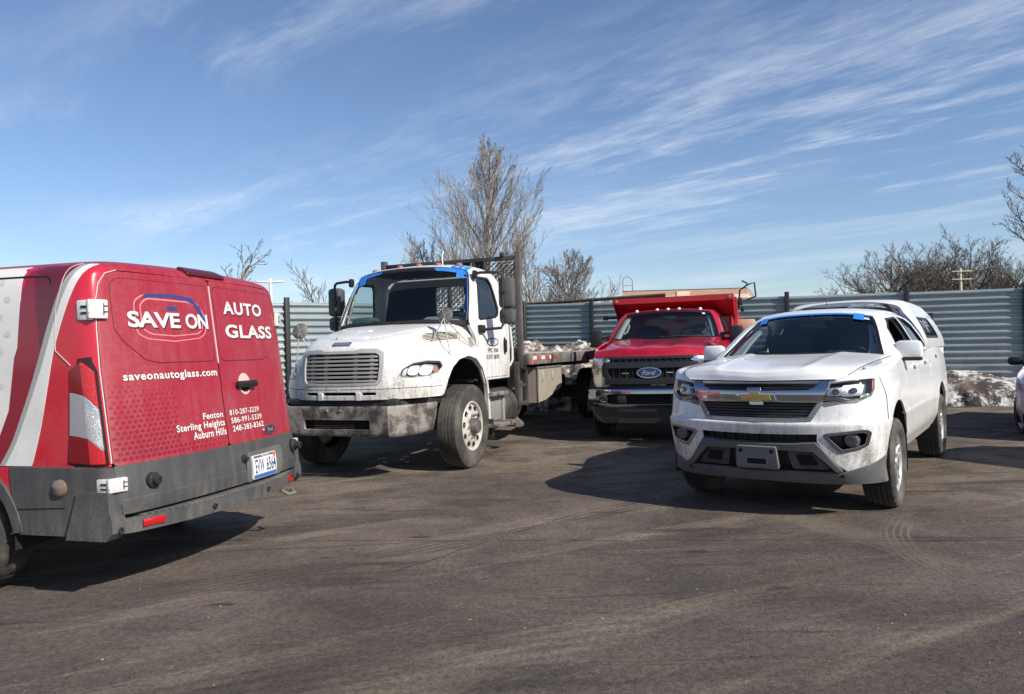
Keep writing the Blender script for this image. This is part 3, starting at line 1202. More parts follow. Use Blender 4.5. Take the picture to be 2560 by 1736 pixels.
# ------------------------------------------------------------------ shared vehicle materials
m_black = mat('black_plastic', (0.012, 0.012, 0.013), 0.45, dirt=.35, zlo=.2, zhi=1.4, dcol=(.12, .11, .10))
m_gap = mat('shadow_gap_black', (0.004, 0.004, 0.004), 0.9)
m_under = mat('underbody', (0.010, 0.0095, 0.009), 0.9)
m_grey = mat('grey_moulded_plastic', (0.10, 0.103, 0.108), 0.6, dirt=.6, zlo=.2, zhi=1.0, floor=.4, dcol=(.19, .175, .155), streak=True)
m_chrome = mat('chrome', (0.40, 0.42, 0.45), 0.08, metal=1.0)
m_chromed = mat('dusty_chrome', (0.72, 0.73, 0.74), 0.22, metal=1.0, dirt=.5, floor=.8, zlo=.2, zhi=1.4, dcol=(.33, .31, .28))
m_rubber = mat('tyre_rubber', (0.020, 0.019, 0.018), 0.82, dirt=.75, floor=1.0, zlo=.1, zhi=1.0, dcol=(.11, .098, .084))
m_rubber_n = mat('tyre_rubber_dusty', (0.034, 0.032, 0.030), 0.85, dirt=.8, floor=1.0, zlo=.1, zhi=1.0, dcol=(.15, .135, .115))
m_alloy = mat('silver_alloy', (0.62, 0.62, 0.61), 0.35, metal=.75, dirt=.35, floor=1.0, dcol=(.34, .31, .27))
m_lens = glass('clear_lens', (.93, .94, .95), 1.0, .02)
m_refl = mat('lamp_reflector', (.40, .41, .43), .30, metal=.8, bump=.3, bscale=120)
m_amber = mat('amber_lens', (.55, .16, .02), .2, coat=.6)
m_redlens = mat('red_lens', (.42, .008, .010), .15, coat=.8, spec=.7)
m_glass = glass('windscreen_glass', (.70, .75, .76), .85)
m_glassc = glass('clear_windscreen_glass', (.76, .81, .81), .8)
m_glassd = glass('tinted_side_glass', (.38, .42, .43), 1.0, dust=.02)
m_inside = mat('dark_cabin_trim', (.030, .030, .033), .75)
m_insideg = mat('grey_cabin_trim', (.27, .275, .275), .8)
m_glassm = glass('clear_side_glass', (.72, .77, .78), 1.0)
m_pillar = mat('pale_pillar_trim', (.38, .42, .40), .8)
m_tape = mat('blue_masking_tape', (.02, .20, .62), .6, var=.12)
m_wpaint = mat('white_paint', (.79, .79, .78), .28, coat=.7, dirt=1.35, zlo=.45, zhi=1.12, floor=.04, dcol=(.27, .245, .205), speck=1.0, dscale=2.6, streak=True)
m_mirror = mat('mirror_glass', (.8, .82, .84), .02, metal=1.0)


def wheel(parent, c, r, w, rim, side, make_rim, rubber, blocks=0, grooves=4, steer=0.0, name='wheel', hub_dark=True, depth=.012):
    """wheel = tyre + rim + hub; built at its own centre so it can be steered"""
    wt = MB()
    tyre(wt, (0, 0, 0), r, w, rim, side, blocks, grooves=grooves, depth=depth)
    t = wt.build(name, rubber, parent, 40)
    t.location = c
    t.rotation_euler = (0, 0, steer)
    make_rim(t, rim, w, side)
    return t


def rim_spokes(n, double=True, m=None, hubr=.07):
    def f(t, rim, w, side):
        q = MB()
        o = side * w * .36
        q.lathe([(rim - .004, -o * 1.6), (rim - .012, 0), (rim - .02, o * .9), (rim + .004, o * 1.10), (rim + .010, o * 1.06), (rim + .006, o * .9)], (0, 0, 0), 'x', 64)
        q.build('rim', m, t)
        MB().lathe([(.001, o * .35), (rim - .01, o * .35)], (0, 0, 0), 'x', 48).build('wheel_well', m_gap, t)
        s = MB()
        for k in range(n):
            a = 2 * math.pi * k / n + .3
            for dd in ((-.17, .17) if double else (0,)):
                a2 = a + dd
                d, pr = Vector((0, math.cos(a2), math.sin(a2))), Vector((0, -math.sin(a2), math.cos(a2)))
                w0, w1 = (.020, .026) if double else (.035, .05)
                r0, r1 = hubr * .8, rim - .008
                vs = []
                for (rr, ww, x0, x1) in ((r0, w0, o * .55, o * .98), ((r0 + r1) / 2, (w0 + w1) / 2, o * .55, o * .92), (r1, w1, o * .5, o * 1.0)):
                    p = d * rr
                    vs += [p + pr * ww + Vector((x0, 0, 0)), p - pr * ww + Vector((x0, 0, 0)),
                           p - pr * ww * .72 + Vector((x1, 0, 0)), p + pr * ww * .72 + Vector((x1, 0, 0))]
                fs = []
                for i in (0, 4):
                    for j in range(4):
                        fs.append((i + j, i + (j + 1) % 4, i + 4 + (j + 1) % 4, i + 4 + j))
                s.add(vs, fs)
        s.build('spokes', m, t)
        h = MB().lathe([(.001, o * 1.12), (hubr * .55, o * 1.12), (hubr * .6, o * 1.04), (hubr, o * 1.0), (hubr * 1.1, o * .6)], (0, 0, 0), 'x', 24)
        h.build('hub_cap', m, t)
        for k in range(6 if n != 10 else 8):
            a = 2 * math.pi * k / 6
            MB().lathe([(.013, o * .8), (.013, o * 1.02), (.001, o * 1.04)], (0, math.cos(a) * hubr * .86, math.sin(a) * hubr * .86), 'x', 8).build('lug_nut', m_chrome, t)
    return f


def steering(parent, c, r, tilt, m=None):
    q = MB()
    rot = Matrix.Rotation(tilt, 3, 'X')
    pts = [Vector(c) + rot @ Vector((r * math.cos(a), 0, r * math.sin(a))) for a in [2 * math.pi * k / 24 for k in range(25)]]
    q.tube(pts, .016, 8, cap=False)
    for a in (R(180), R(0), R(270)):
        q.tube([Vector(c), Vector(c) + rot @ Vector((r * math.cos(a), 0, r * math.sin(a)))], .014, 6)
    q.lathe([(.001, -.03), (.07, -.02), (.07, .05)], c, 'y', 16)
    return q.build('steering_wheel', m or m_inside, parent)


def seat(parent, x, y, z, h=.62, w=.5, m=None):
    q = MB()
    q.box((x, y, z), (w, .5, .16), .05)
    q.box((x, y - .27, z + h * .48), (w, .16, h), .06, Matrix.Rotation(-.22, 3, 'X').to_quaternion())
    q.box((x, y - .36, z + h * .93), (w * .5, .11, .17), .04)
    return q.build('seat', m or m_inside, parent)


def arch(cy, cz, r, zb, y0=None, y1=None, n=18):
    """open-bottom wheel arch outline in (y, z)"""
    pts = []
    a0 = math.acos(max(-1, min(1, 1)))
    for k in range(n + 1):
        a = math.pi * k / n
        pts.append((cy + r * math.cos(a), cz + r * math.sin(a)))
    return [(cy + r, zb)] + pts + [(cy - r, zb)]


# ------------------------------------------------------------------ white pickup with cap
def build_pickup():
    T = empty('pickup_truck', (2.538, 6.833, 0), R(144.09),
              'white pickup truck with white bed cap and blue tape along its windshield', 'pickup truck')
    WHT = m_wpaint
    # body shell: rows from the sill up, columns from nose centre round the corner to the tail
    def row(z, yf, xo, zr=None, tuck=0.0, zz=None):
        ys = (yf, yf - .012, yf - .06, yf - .145, yf - .275, .43, .0, -.55, -1.5, -2.45, -3.26, -3.8, -4.30)
        xs = (0, .34, .58, .745, .86, .915, .935, .925, .918, .918, .93, .915, .885)
        k = xo
        out = []
        for i, (x, y) in enumerate(zip(xs, ys)):
            zi = z if zz is None else zz[i]
            xx = x * (1 if i < 3 else k)
            if tuck and i >= 6:
                xx -= tuck
            out.append((xx, y, zi))
        return out
    rows = [row(.29, .80, .985, zz=(.285, .285, .285, .285, .285, .30, .36, .40, .40, .40, .42, .48, .5), tuck=.07),
            row(.42, .885, .97, zz=(.40, .40, .40, .41, .42, .44, .47, .48, .48, .48, .48, .52, .54), tuck=.02),
            row(.57, .925, .99),
            row(.70, .948, 1.0),
            row(.775, .958, 1.006),
            row(.803, .928, 1.000),
            row(.93, .902, .992),
            row(1.03, .900, .985),
            row(1.10, .872, .972, zz=(1.085, 1.087, 1.095, 1.105, 1.11, 1.115, 1.13, 1.15, 1.15, 1.15, 1.15, 1.15, 1.15)),
            row(1.15, .835, .955, zz=(1.118, 1.12, 1.132, 1.156, 1.184, 1.206, 1.230, 1.244, 1.235, 1.24, 1.245, 1.25, 1.25), tuck=.004),
            row(1.2, .79, .90, zz=(1.132, 1.133, 1.150, 1.182, 1.206, 1.226, 1.252, 1.286, 1.31, 1.325, 1.335, 1.335, 1.335), tuck=-.022),
            ]
    for i, xx in ((3, .700), (4, .742), (5, .757), (6, .777), (7, .850), (8, .893)):
        rows[-1][i] = (xx, *rows[-1][i][1:])
    S = Surf(rows, 6, 4)
    NR = len(rows) - 1
    am = S.C - 1

    # wheel arches
    af = []
    ar = []
    # ---- openings in the nose (x, z), one half given and mirrored into one closed outline
    def sym(h):
        return [(x, z) for x, z in h] + [(-x, z) for x, z in h[::-1] if abs(x) > 1e-6]
    grille_open = sym([(0, 1.112), (.30, 1.111), (.565, 1.108), (.515, .955), (.425, .800), (.30, .792), (0, .788)])
    lower_open = sym([(0, .690), (.30, .695), (.475, .70), (.47, .64), (.52, .56), (.615, .435), (.66, .385), (.3, .36), (0, .355)])
    lampo = [(.500, 1.098), (.66, 1.118), (.80, 1.130), (.846, 1.128), (.850, 1.04), (.832, .985), (.745, .938), (.64, .930), (.52, .905), (.475, .935)]
    fogo = [(.505, .700, .02), (.80, .738, .03), (.836, .715, .03), (.812, .610, .03), (.76, .578, .02), (.625, .548, .03)]
    mirl = lambda p: [(-q[0], *q[1:]) for q in p][::-1]
    bump_holes = [{'axis': 'f', 'pts': grille_open, 'r': .012}]
    for s in (-1, 1):
        bump_holes += [{'axis': 'f', 'pts': lampo, 'r': .012, 'side': s}, {'axis': 'f', 'pts': fogo, 'r': .02, 'side': s}]
    # bumper cover / nose skin round to the front wheel arches
    ol = []
    cor = 4.93
    top = [('f', x, 1.118 + .020 * (abs(x) / .7) ** 2) for x in np.linspace(-.72, .72, 15)]
    out = [('p', -cor, 1.55), ('p', -cor, 6.55), ('p', -4.2, 9.75)] + [('p', a, 9.1 + .6 * min(1, max(0, (abs(a) - 2) / 1.5))) for a in np.linspace(-4, 4, 17)] + [('p', 4.2, 9.75), ('p', cor, 6.55), ('p', cor, 1.5)] \
        + [('f', x, z) for x, z in [(.80, .45), (.665, .40), (.60, .455), (.52, .56), (.47, .635), (.475, .70), (.30, .695), (0, .69), (-.30, .695), (-.475, .70), (-.47, .635), (-.52, .56), (-.60, .455), (-.665, .40), (-.80, .45)]]
    panel('front_bumper', S, out, WHT, T, 'f', holes=bump_holes, thick=.02)
    # fenders, doors, bed sides
    for s in (-1, 1):
        a0 = cor + .01
        fen = [('p', a0, 2.0), ('p', a0, 6.55), ('p', 4.21, 9.75), ('p', 4.4, NR), ('p', 6, NR), ('p', 7.0, NR), ('s', -.60, 1.20), ('s', -.56, .95), ('s', -.505, .62), ('s', -.505, .44)] \
            + [('s', *q) for q in arch(0, .445, .475, .44)[::-1]]
        fen = fen[:-1]
        panel('fender', S, fen, WHT, T, 's', s, thick=.03)
        fd = [(-.512, .43), (-.512, .62), (-.572, .95), (-.612, 1.20), (-.615, 1.262), (-1.0, 1.285), (-1.452, 1.308), (-1.452, .43)]
        d1 = panel('front_door', S, fd, WHT, T, 's', s, thick=.03, r=.01)
        rd = [(-1.464, .43), (-1.464, 1.308), (-2.31, 1.322), (-2.36, 1.05), (-2.48, .9), (-2.68, .75), (-2.72, .62), (-2.74, .45)]
        d2 = panel('rear_door', S, rd, WHT, T, 's', s, thick=.03, r=.01)
        bed = [(-2.318, 1.322), (-2.368, 1.05), (-2.488, .9), (-2.688, .75), (-2.728, .62), (-2.748, .45)] + [q for q in arch(-3.258, .445, .47, .45)] + [(-4.28, .52), (-4.28, 1.333)]
        bed = [(-2.323, 1.322), (-4.28, 1.333), (-4.28, .52)] + [(y, z) for y, z in arch(-3.258, .445, .47, .45)[::-1]] + [(-2.748, .45), (-2.728, .62), (-2.688, .75), (-2.488, .9), (-2.368, 1.05)]
        panel('bed_side', S, bed, WHT, T, 's', s, thick=.03)
        for d, yy, zz in ((d1, -1.26, 1.165), (d2, -2.10, 1.185)):
            panel('handle_cup', S, ellipse(yy, zz, .075, .032, 18), mat('white_recess', (.5, .5, .49), .4), d, 's', s, off=.002, thick=.004, bev=.001)
            p = S.ev(*S.hit('s', yy, zz, s))
            MB().box((p[0] + s * .026, yy, zz + .004), (.028, .17, .034), .012).build('door_handle', WHT, d)
        panel('fuel_door' if s < 0 else 'cover_plate', S, [(-2.50, 1.15), (-2.64, 1.15), (-2.66, 1.0), (-2.52, 1.0)], WHT, T, 's', s, r=.03, off=.003, thick=.004, bev=.002) if s < 0 else None
        panel('sill', S, [(-.50, .43), (-2.74, .44), (-2.74, .40), (-.50, .39)], WHT, T, 's', s, off=-.004, thick=.04)
        # arch liners and flare lips
        for cy in (0, -3.258):
            prof = [(y - cy, z) for y, z in arch(cy, .445, .468, .25)]
            vs, fs = [], []
            for x in (.915, .55):
                vs += [(s * x, cy + y, z) for y, z in prof]
            n = len(prof)
            fs = [(i, i + 1, n + i + 1, n + i) for i in range(n - 1)]
            vs += [(s * .55, cy, .3)]
            fs += [(n + i, n + i + 1, 2 * n) for i in range(n - 1)]
            MB().add(vs, fs).build('wheel_arch_liner', m_under, T)
    # splash shield below the sill line and chassis
    MB().box((0, -1.7, .42), (1.45, 4.6, .22), .03).box((0, .45, .45), (1.3, .7, .22), .03).build('chassis', m_under, T)
    # air dam
    dam = [('p', -cor + .02, .05)] + [('f', x, .29) for x in (-.66, -.4, 0, .4, .66)] + [('p', cor - .02, .05), ('p', cor - .02, 1.55), ('f', .80, .445), ('f', .665, .400), ('f', .60, .375), ('f', 0, .372), ('f', -.60, .375), ('f', -.665, .400), ('f', -.80, .445), ('p', -cor + .02, 1.55)]
    panel('air_dam', S, dam, m_grey, T, 'f', off=.006, thick=.03)
    # lower intake: dark back, grey hoop, side pockets, plate bracket
    lo = panel('lower_intake', S, sym([(0, .70), (.5, .71), (.49, .64), (.64, .42), (.68, .37), (0, .33)]), m_black, T, 'f', off=-.075, thick=.01)
    for i in range(9):
        x = -.4 + .1 * i
        panel('intake_rib', S, [(x - .006, .61), (x + .006, .61), (x + .006, .69), (x - .006, .69)], m_black, lo, 'f', off=-.045, thick=.03, bev=.001)
    hoop = sym([(0, .607), (.28, .612), (.455, .628), (.50, .575), (.585, .455), (.635, .40), (.59, .40), (.52, .475), (.435, .560), (.20, .565), (0, .565)])
    panel('bumper_hoop', S, hoop, m_grey, T, 'f', r=.012, off=.012, thick=.06, bev=.006)
    for s in (-1, 1):
        panel('tow_pocket', S, [(.235, .555), (.42, .552), (.51, .45), (.55, .40), (.27, .39)], mat('dark_grey_plastic', (.045, .046, .048), .6, dirt=.4, floor=.5), T, 'f', s, r=.015, off=-.03, thick=.03)
        panel('tow_slot', S, [(.30, .52), (.42, .52), (.47, .44), (.33, .43)], m_gap, T, 'f', s, r=.01, off=-.024, thick=.006, bev=.001)
    pb = panel('plate_bracket', S, [(-.170, .415), (.170, .415), (.158, .588), (-.158, .588)], mat('plate_grey', (.125, .128, .13), .6, dirt=.4, floor=.6, dcol=(.30, .28, .25)), T, 'f', r=.012, off=.035, thick=.05, bev=.005)
    panel('bracket_slot', S, [(-.08, .445), (.08, .445), (.08, .495), (-.08, .495)], m_gap, pb, 'f', r=.008, off=.0365, thick=.003, bev=.001)
    panel('slot_rim', S, [(-.092, .435), (.092, .435), (.092, .505), (-.092, .505)], mat('plate_grey_edge', (.17, .172, .175), .6), pb, 'f', r=.01, off=.039, thick=.006, bev=.002,
          holes=[[(-.078, .447), (.078, .447), (.078, .494), (-.078, .494)]])
    for x in (-.125, .125):
        panel('bolt_hole', S, ellipse(x, .555, .016, .016, 14), m_gap, pb, 'f', off=.037, thick=.003, bev=.001)
    # grille
    gb = panel('grille', S, sym([(0, 1.118), (.58, 1.115), (.53, .95), (.435, .79), (0, .78)]), m_black, T, 'f', off=-.06, thick=.01)
    for z0, w in ((1.092, .545), (1.070, .52), (1.048, .47)):
        panel('grille_slat', S, [(-w, z0 - .006), (w, z0 - .006), (w, z0 + .006), (-w, z0 + .006)], m_black, gb, 'f', off=-.012, thick=.04, bev=.002)
    for z0, w in ((.925, .46), (.902, .45), (.879, .435), (.856, .42), (.835, .405)):
        panel('grille_slat', S, [(-w, z0 - .007), (w, z0 - .007), (w, z0 + .007), (-w, z0 + .007)], m_black, gb, 'f', off=-.010, thick=.04, bev=.002)
    bar = sym([(0, 1.032), (.12, 1.034), (.40, 1.040), (.455, 1.062), (.505, 1.110), (.562, 1.107), (.512, .975), (.492, .950), (.30, .950), (0, .952)])
    panel('chrome_bar', S, bar, m_chrome, T, 'f', r=.012, off=.016, thick=.05, bev=.010)
    sur = sym([(.512, .945), (.420, .795), (.28, .784), (0, .779)])
    sur = [(.510, .945), (.425, .800), (.28, .789), (0, .784), (-.28, .789), (-.425, .800), (-.510, .945), (-.478, .945), (-.398, .822), (-.27, .815), (0, .812), (.27, .815), (.398, .822), (.478, .945)]
    panel('grille_surround', S, sur, mat('dirty_surround', (.30, .305, .31), .35, metal=.6, dirt=.8, floor=1, zlo=0, zhi=2, dcol=(.10, .095, .085), dscale=8), T, 'f', r=.01, off=.010, thick=.04, bev=.006)
    tie = [(-.150, -.026), (-.052, -.026), (-.060, -.050), (.036, -.050), (.044, -.026), (.132, -.026), (.150, .026), (.052, .026), (.060, .050), (-.036, .050), (-.044, .026), (-.132, .026)]
    em = panel('emblem', S, [(x * 1.12, .988 + z * 1.30) for x, z in tie], m_chrome, T, 'f', r=.004, off=.034, thick=.03, bev=.004)
    panel('emblem_face', S, [(x * .86, .988 + z * .80) for x, z in tie], mat('gold_emblem', (.50, .33, .13), .35, metal=.6), em, 'f', r=.002, off=.037, thick=.006, bev=.002)
    # lamps
    for s in (-1, 1):
        hb = panel('headlamp', S, [(.49, 1.10), (.66, 1.122), (.83, 1.134), (.853, 1.13), (.853, 1.03), (.83, .98), (.745, .93), (.64, .925), (.52, .90), (.465, .93)], mat('lamp_housing', (.16, .165, .17), .3, metal=.5), T, 'f', s, off=-.07, thick=.01)
        for (x, z, rx, rz, mm) in ((.60, 1.035, .060, .044, m_refl), (.725, 1.045, .075, .056, m_refl)):
            panel('reflector', S, [(x - rx, z - rz), (x + rx, z - rz * .8), (x + rx * 1.05, z + rz), (x - rx * .9, z + rz * .9)], mm, hb, 'f', s, r=.02, off=-.045, thick=.02, bev=.012)
            panel('bulb', S, ellipse(x + .01, z, .022, .022, 14), mat('bulb_dark', (.03, .03, .035), .1), hb, 'f', s, off=-.028, thick=.02, bev=.006)
        panel('lamp_strip', S, [(.48, .962), (.60, .966), (.70, .945), (.76, .950), (.83, .995), (.825, 1.012), (.755, .968), (.70, .962), (.61, .985), (.475, .980)], m_chrome, hb, 'f', s, r=.006, off=-.012, thick=.02, bev=.004)
        panel('turn_lamp', S, [(.46, .938), (.60, .955), (.73, .942), (.64, .932), (.50, .902)], mat('smoked_lamp', (.13, .135, .14), .25, coat=.4), hb, 'f', s, r=.006, off=-.018, thick=.02, bev=.004)
        panel('side_marker', S, [(.838, 1.12), (.850, 1.12), (.852, 1.05), (.843, 1.04)], m_amber, hb, 'f', s, off=-.012, thick=.01, bev=.002)
        panel('lens', S, [(.497, 1.096), (.66, 1.116), (.80, 1.128), (.844, 1.126), (.848, 1.04), (.830, .987), (.745, .940), (.64, .932), (.52, .907), (.477, .936)], m_lens, hb, 'f', s, r=.012, off=.002, thick=.004, bev=.001)
        fb = panel('fog_lamp', S, [(.50, .71), (.82, .75), (.85, .71), (.82, .60), (.76, .565), (.62, .54)], m_black, T, 'f', s, r=.02, off=-.08, thick=.01)
        fo = [(.507, .698), (.80, .735), (.833, .712), (.809, .612), (.757, .581), (.626, .551)]
        cx, cz = .70, .648
        fi = [(cx + (x - cx) * .84, cz + (z - cz) * .76) for x, z in fo]
        panel('fog_trim', S, fo, m_chrome, fb, 'f', s, r=.02, off=.008, thick=.03, bev=.006, holes=[fi])
        p = S.ev(*S.hit('f', .70, .648, s))
        MB().lathe([(.001, .0), (.03, .003), (.048, .0), (.055, -.01), (.058, -.05)], (p[0], p[1] - .02, p[2]), 'y', 24).build('lamp_bulb', mat('fog_lens', (.10, .10, .10), .15, coat=.5), fb)
    # hood
    HR = []
    for k, (y, z, xe, ze, ye) in enumerate(((.872, 1.118, .60, 1.128, .80), (.862, 1.162, .685, 1.166, .725), (.805, 1.208, .725, 1.202, .62), (.50, 1.250, .748, 1.226, .43),
                                            (.20, 1.284, .765, 1.248, .15), (-.08, 1.306, .785, 1.268, -.18), (-.24, 1.318, .812, 1.286, -.44))):
        pts = []
        for f, dz in ((0, 0), (.2, .001), (.42, .006), (.52, .018), (.62, .014), (.8, .010), (.93, .006), (1.0, 0)):
            g = f ** 2
            yy = y + (ye - y) * g
            zz = z + (ze - z) * f + dz * min(1, k / 2.0) + (.012 * (1 - (2 * f - 1) ** 2) if k else 0)
            pts.append((xe * f, yy, zz))
        HR.append(pts)
    H = Surf(HR, 5, 5, out=(0, 0, 1))
    panel('hood', H, [(-6.98, .02), (6.98, .02), (6.98, 5.98), (-6.98, 5.98)], WHT, T, 'p', thick=.025, bev=.006)
    MB().box((0, -.36, 1.245), (1.45, .30, .06), .01).build('cowl', m_black, T)
    for s in (-1, 1):
        MB().tube([H.ev(7 * s, b) + np.array((s * .003, 0, .0005)) for b in np.linspace(.9, 6, 22)], .0032, 5).build('hood_gap', m_gap, T)
    MB().tube([H.ev(a, .02) + np.array((0, .004, -.004)) for a in np.linspace(-6.9, 6.9, 40)], .005, 5).build('hood_gap', m_gap, T)
    for s in (-1, 1):
        MB().tube([S.ev(s * cor, b) + S.ev(s * cor, b, S.N) * .001 for b in np.linspace(4.6, 6.5, 12)] + [S.ev(s * (cor + (4.2 - cor) * f), 6.5 + 3.2 * f) + S.ev(s * (cor + (4.2 - cor) * f), 6.5 + 3.2 * f, S.N) * .001 for f in np.linspace(.1, .55, 6)], .0035, 5).build('bumper_gap', m_gap, T)
        panel('gap_shade_sheet', S, [(-.45, .42), (-.50, 1.0), (-.56, 1.26), (-2.40, 1.31), (-2.70, .44)], m_gap, T, 's', s, off=-.022, thick=.006)  # black backing sheet puts the shade into the door gaps
    # cab
    s0 = [(.775, -.36, 1.262), (.713, -.56, 1.40), (.640, -.83, 1.555), (.574, -1.03, 1.655), (.521, -1.075, 1.684), (.30, -1.03, 1.714), (0, -1.015, 1.722)]
    s1 = [(0.868, -.46, 1.262), (0.785, -.70, 1.420), (0.685, -.98, 1.600), (0.605, -1.16, 1.684), (0.550, -1.20, 1.720), (0.300, -1.18, 1.754), (0.000, -1.17, 1.762)]
    s2 = [(0.892, -.95, 1.285), (0.815, -1.06, 1.450), (0.715, -1.22, 1.630), (0.630, -1.34, 1.704), (0.565, -1.38, 1.739), (0.310, -1.38, 1.772), (0.000, -1.38, 1.780)]
    s3 = [(0.895, -1.55, 1.308), (0.825, -1.57, 1.460), (0.725, -1.60, 1.640), (0.635, -1.64, 1.709), (0.570, -1.66, 1.744), (0.310, -1.68, 1.777), (0.000, -1.68, 1.785)]
    s4 = [(0.895, -2.15, 1.322), (0.825, -2.13, 1.470), (0.725, -2.11, 1.635), (0.635, -2.10, 1.702), (0.570, -2.10, 1.734), (0.310, -2.10, 1.764), (0.000, -2.10, 1.772)]
    s5 = [(0.885, -2.42, 1.322), (0.815, -2.40, 1.470), (0.715, -2.36, 1.620), (0.625, -2.33, 1.682), (0.560, -2.32, 1.714), (0.310, -2.31, 1.744), (0.000, -2.31, 1.752)]
    Cb = Surf([[p for p in q[::-1]] for q in (s0, s1, s2, s3, s4, s5)], 5, 6)
    w1 = [(-.60, 1.310), (-.88, 1.545), (-1.09, 1.645), (-1.40, 1.668), (-1.445, 1.335)]
    w2 = [(-1.515, 1.337), (-1.485, 1.668), (-1.88, 1.655), (-2.08, 1.585), (-2.20, 1.40), (-2.20, 1.352)]
    hol = []
    for s in (-1, 1):
        hol += [{'axis': 's', 'pts': w1, 'r': .03, 'side': s}, {'axis': 's', 'pts': w2, 'r': .04, 'side': s}]
    panel('cab', Cb, [(-6, 0), (6, 0), (6, 5), (-6, 5)], WHT, T, 'p', thick=.045, holes=hol, bev=.006)
    for s in (-1, 1):
        # window surrounds and panes; the driver window stands open
        for nm, wp in (('front_window', w1), ('rear_window', w2)):
            cx = sum(p[0] for p in wp) / len(wp)
            cz = sum(p[1] for p in wp) / len(wp)
            inn = [(cx + (y - cx) * .93, cz + (z - cz) * .90) for y, z in wp]
            fr = panel(nm, Cb, wp, m_black, T, 's', s, r=.03, off=.002, thick=.03, holes=[inn], bev=.002)
            if not (s < 0 and nm == 'front_window'):
                panel('pane', Cb, inn, m_glassd, fr, 's', s, r=.02, off=-.015, thick=.004, bev=.001)
    # windshield
    WS = Surf([[(0, -1.008, 1.724), (.30, -1.025, 1.715), (.505, -1.07, 1.686), (.568, -1.04, 1.664)],
               [(0, -.76, 1.606), (.33, -.785, 1.599), (.552, -.87, 1.578), (.627, -.85, 1.560)],
               [(0, -.48, 1.468), (.36, -.515, 1.462), (.605, -.63, 1.442), (.688, -.62, 1.426)],
               [(0, -.20, 1.318), (.39, -.235, 1.314), (.668, -.38, 1.298), (.758, -.37, 1.282)]], 8, 8, out=(0, 1, 1))
    ws_in = [(-2.68, .13), (2.68, .13), (2.78, 2.9), (-2.78, 2.9)]
    panel('windshield_frame', WS, [(-3, .0), (3, .0), (3, 3), (-3, 3)], m_black, T, 'p', off=-.004, thick=.02, holes=[ws_in], r=.04, bev=.002)
    ws = panel('windshield', WS, [(-2.72, .10), (2.72, .10), (2.82, 2.93), (-2.82, 2.93)], m_glass, T, 'p', off=-.008, thick=.005, r=.05, bev=.001)
    for s in (-1, 1):
        pts = [Cb.ev(6 * s, b) for b in [0]]
    # blue tape: strip along the top edge, patches at the corners
    panel('tape_strip', WS, [(-2.45, .02), (2.50, .02), (2.50, .16), (-2.45, .13)], m_tape, T, 'p', off=.004, thick=.004, bev=.001)
    MBq = [[(1.72, .0), (2.15, -.0), (1.95, .62), (1.55, .60)], [(-1.82, 0), (-1.38, 0), (-1.36, .56), (-1.80, .60)]]
    for q in MBq:
        panel('tape_patch', WS, [(a, max(0, b)) for a, b in q], m_tape, T, 'p', off=.008, thick=.004, bev=.001)
    panel('sticker', WS, [(-2.12, .34), (-1.82, .32), (-1.82, .50), (-2.14, .52)], mat('pale_sticker', (.45, .62, .62), .5), T, 'p', off=.006, thick=.003, bev=.001)
    # interior
    MB().box((0, -.62, 1.18), (1.42, .5, .26), .06).box((-.38, -.80, 1.27), (.44, .22, .14), .05).build('dashboard', m_inside, T)
    for x in (-.38, .38):
        seat(T, x, -1.35, .88, .66)
    MB().box((0, -2.30, 1.20), (1.30, .06, 1.0), .02).box((0, -2.05, .95), (1.4, .5, .2), .05).build('bench_and_light_block', m_inside, T)  # bench, plus a tall dark wall added to block sky light from behind
    MB().box((0, -1.3, .72), (1.6, 2.1, .05)).build('cabin_floor', m_inside, T)
    steering(T, (-.38, -.93, 1.20), .185, R(24))
    for s in (-1, 1):
        panel('pillar_trim', WS, [(2.15, .25), (2.55, .25), (2.92, 2.85), (1.85, 2.85), (1.95, 2.45), (2.12, 1.6)], m_pillar, T, 'p', s, r=.03, off=-.075, thick=.03,
              holes=[[(2.28, 1.05), (2.42, 1.0), (2.52, 1.75), (2.34, 1.85)]])
    MB().box((0, -1.0, 1.60), (.25, .03, .07), .015).tube([(0, -1.0, 1.62), (0, -.97, 1.70)], .012, 6).build('rear_view_mirror', m_inside, T)
    MB().box((-.05, -1.02, 1.665), (.30, .10, .06), .02).build('camera_housing', m_inside, T)
    # roof antenna, clear plastic bag on the roof
    MB().tube([(.05, -1.85, 1.80), (.05, -1.88, 1.93)], [.006, .003], 5).build('antenna', m_black, T)
    # door mirrors
    for s in (-1, 1):
        mo = MB()
        mo.box((s * .925, -.66, 1.335), (.245, .13, .170), .045, taper=(.90, .80))
        mm = mo.build('door_mirror', WHT, T)
        MB().box((s * .915, -.66, 1.250), (.235, .125, .034), .012).box((s * .85, -.67, 1.275), (.12, .10, .05), .015).build('mirror_foot', m_black, mm)
        MB().box((s * .925, -.727, 1.335), (.18, .006, .13), .002).build('mirror_glass', m_mirror, mm)
    # wipers
    MB().tube([(.62, -.33, 1.285), (.25, -.27, 1.305), (-.05, -.26, 1.312)], .010, 5).tube([(-.02, -.26, 1.30), (-.40, -.30, 1.312), (-.66, -.40, 1.30)], .010, 5).build('wipers', m_black, T)
    # wheels
    rs = rim_spokes(5, True, m_alloy, .075)
    for s in (-1, 1):
        wheel(T, (s * .80, 0, .381), .381, .255, .238, s, rs, m_rubber_n, 1, 4)
        wheel(T, (s * .80, -3.258, .381), .381, .255, .238, s, rs, m_rubber_n, 1, 4)
    # tailgate closes the bed
    MB().box((0, -4.27, .93), (1.70, .05, .80), .02).build('tailgate', WHT, T)
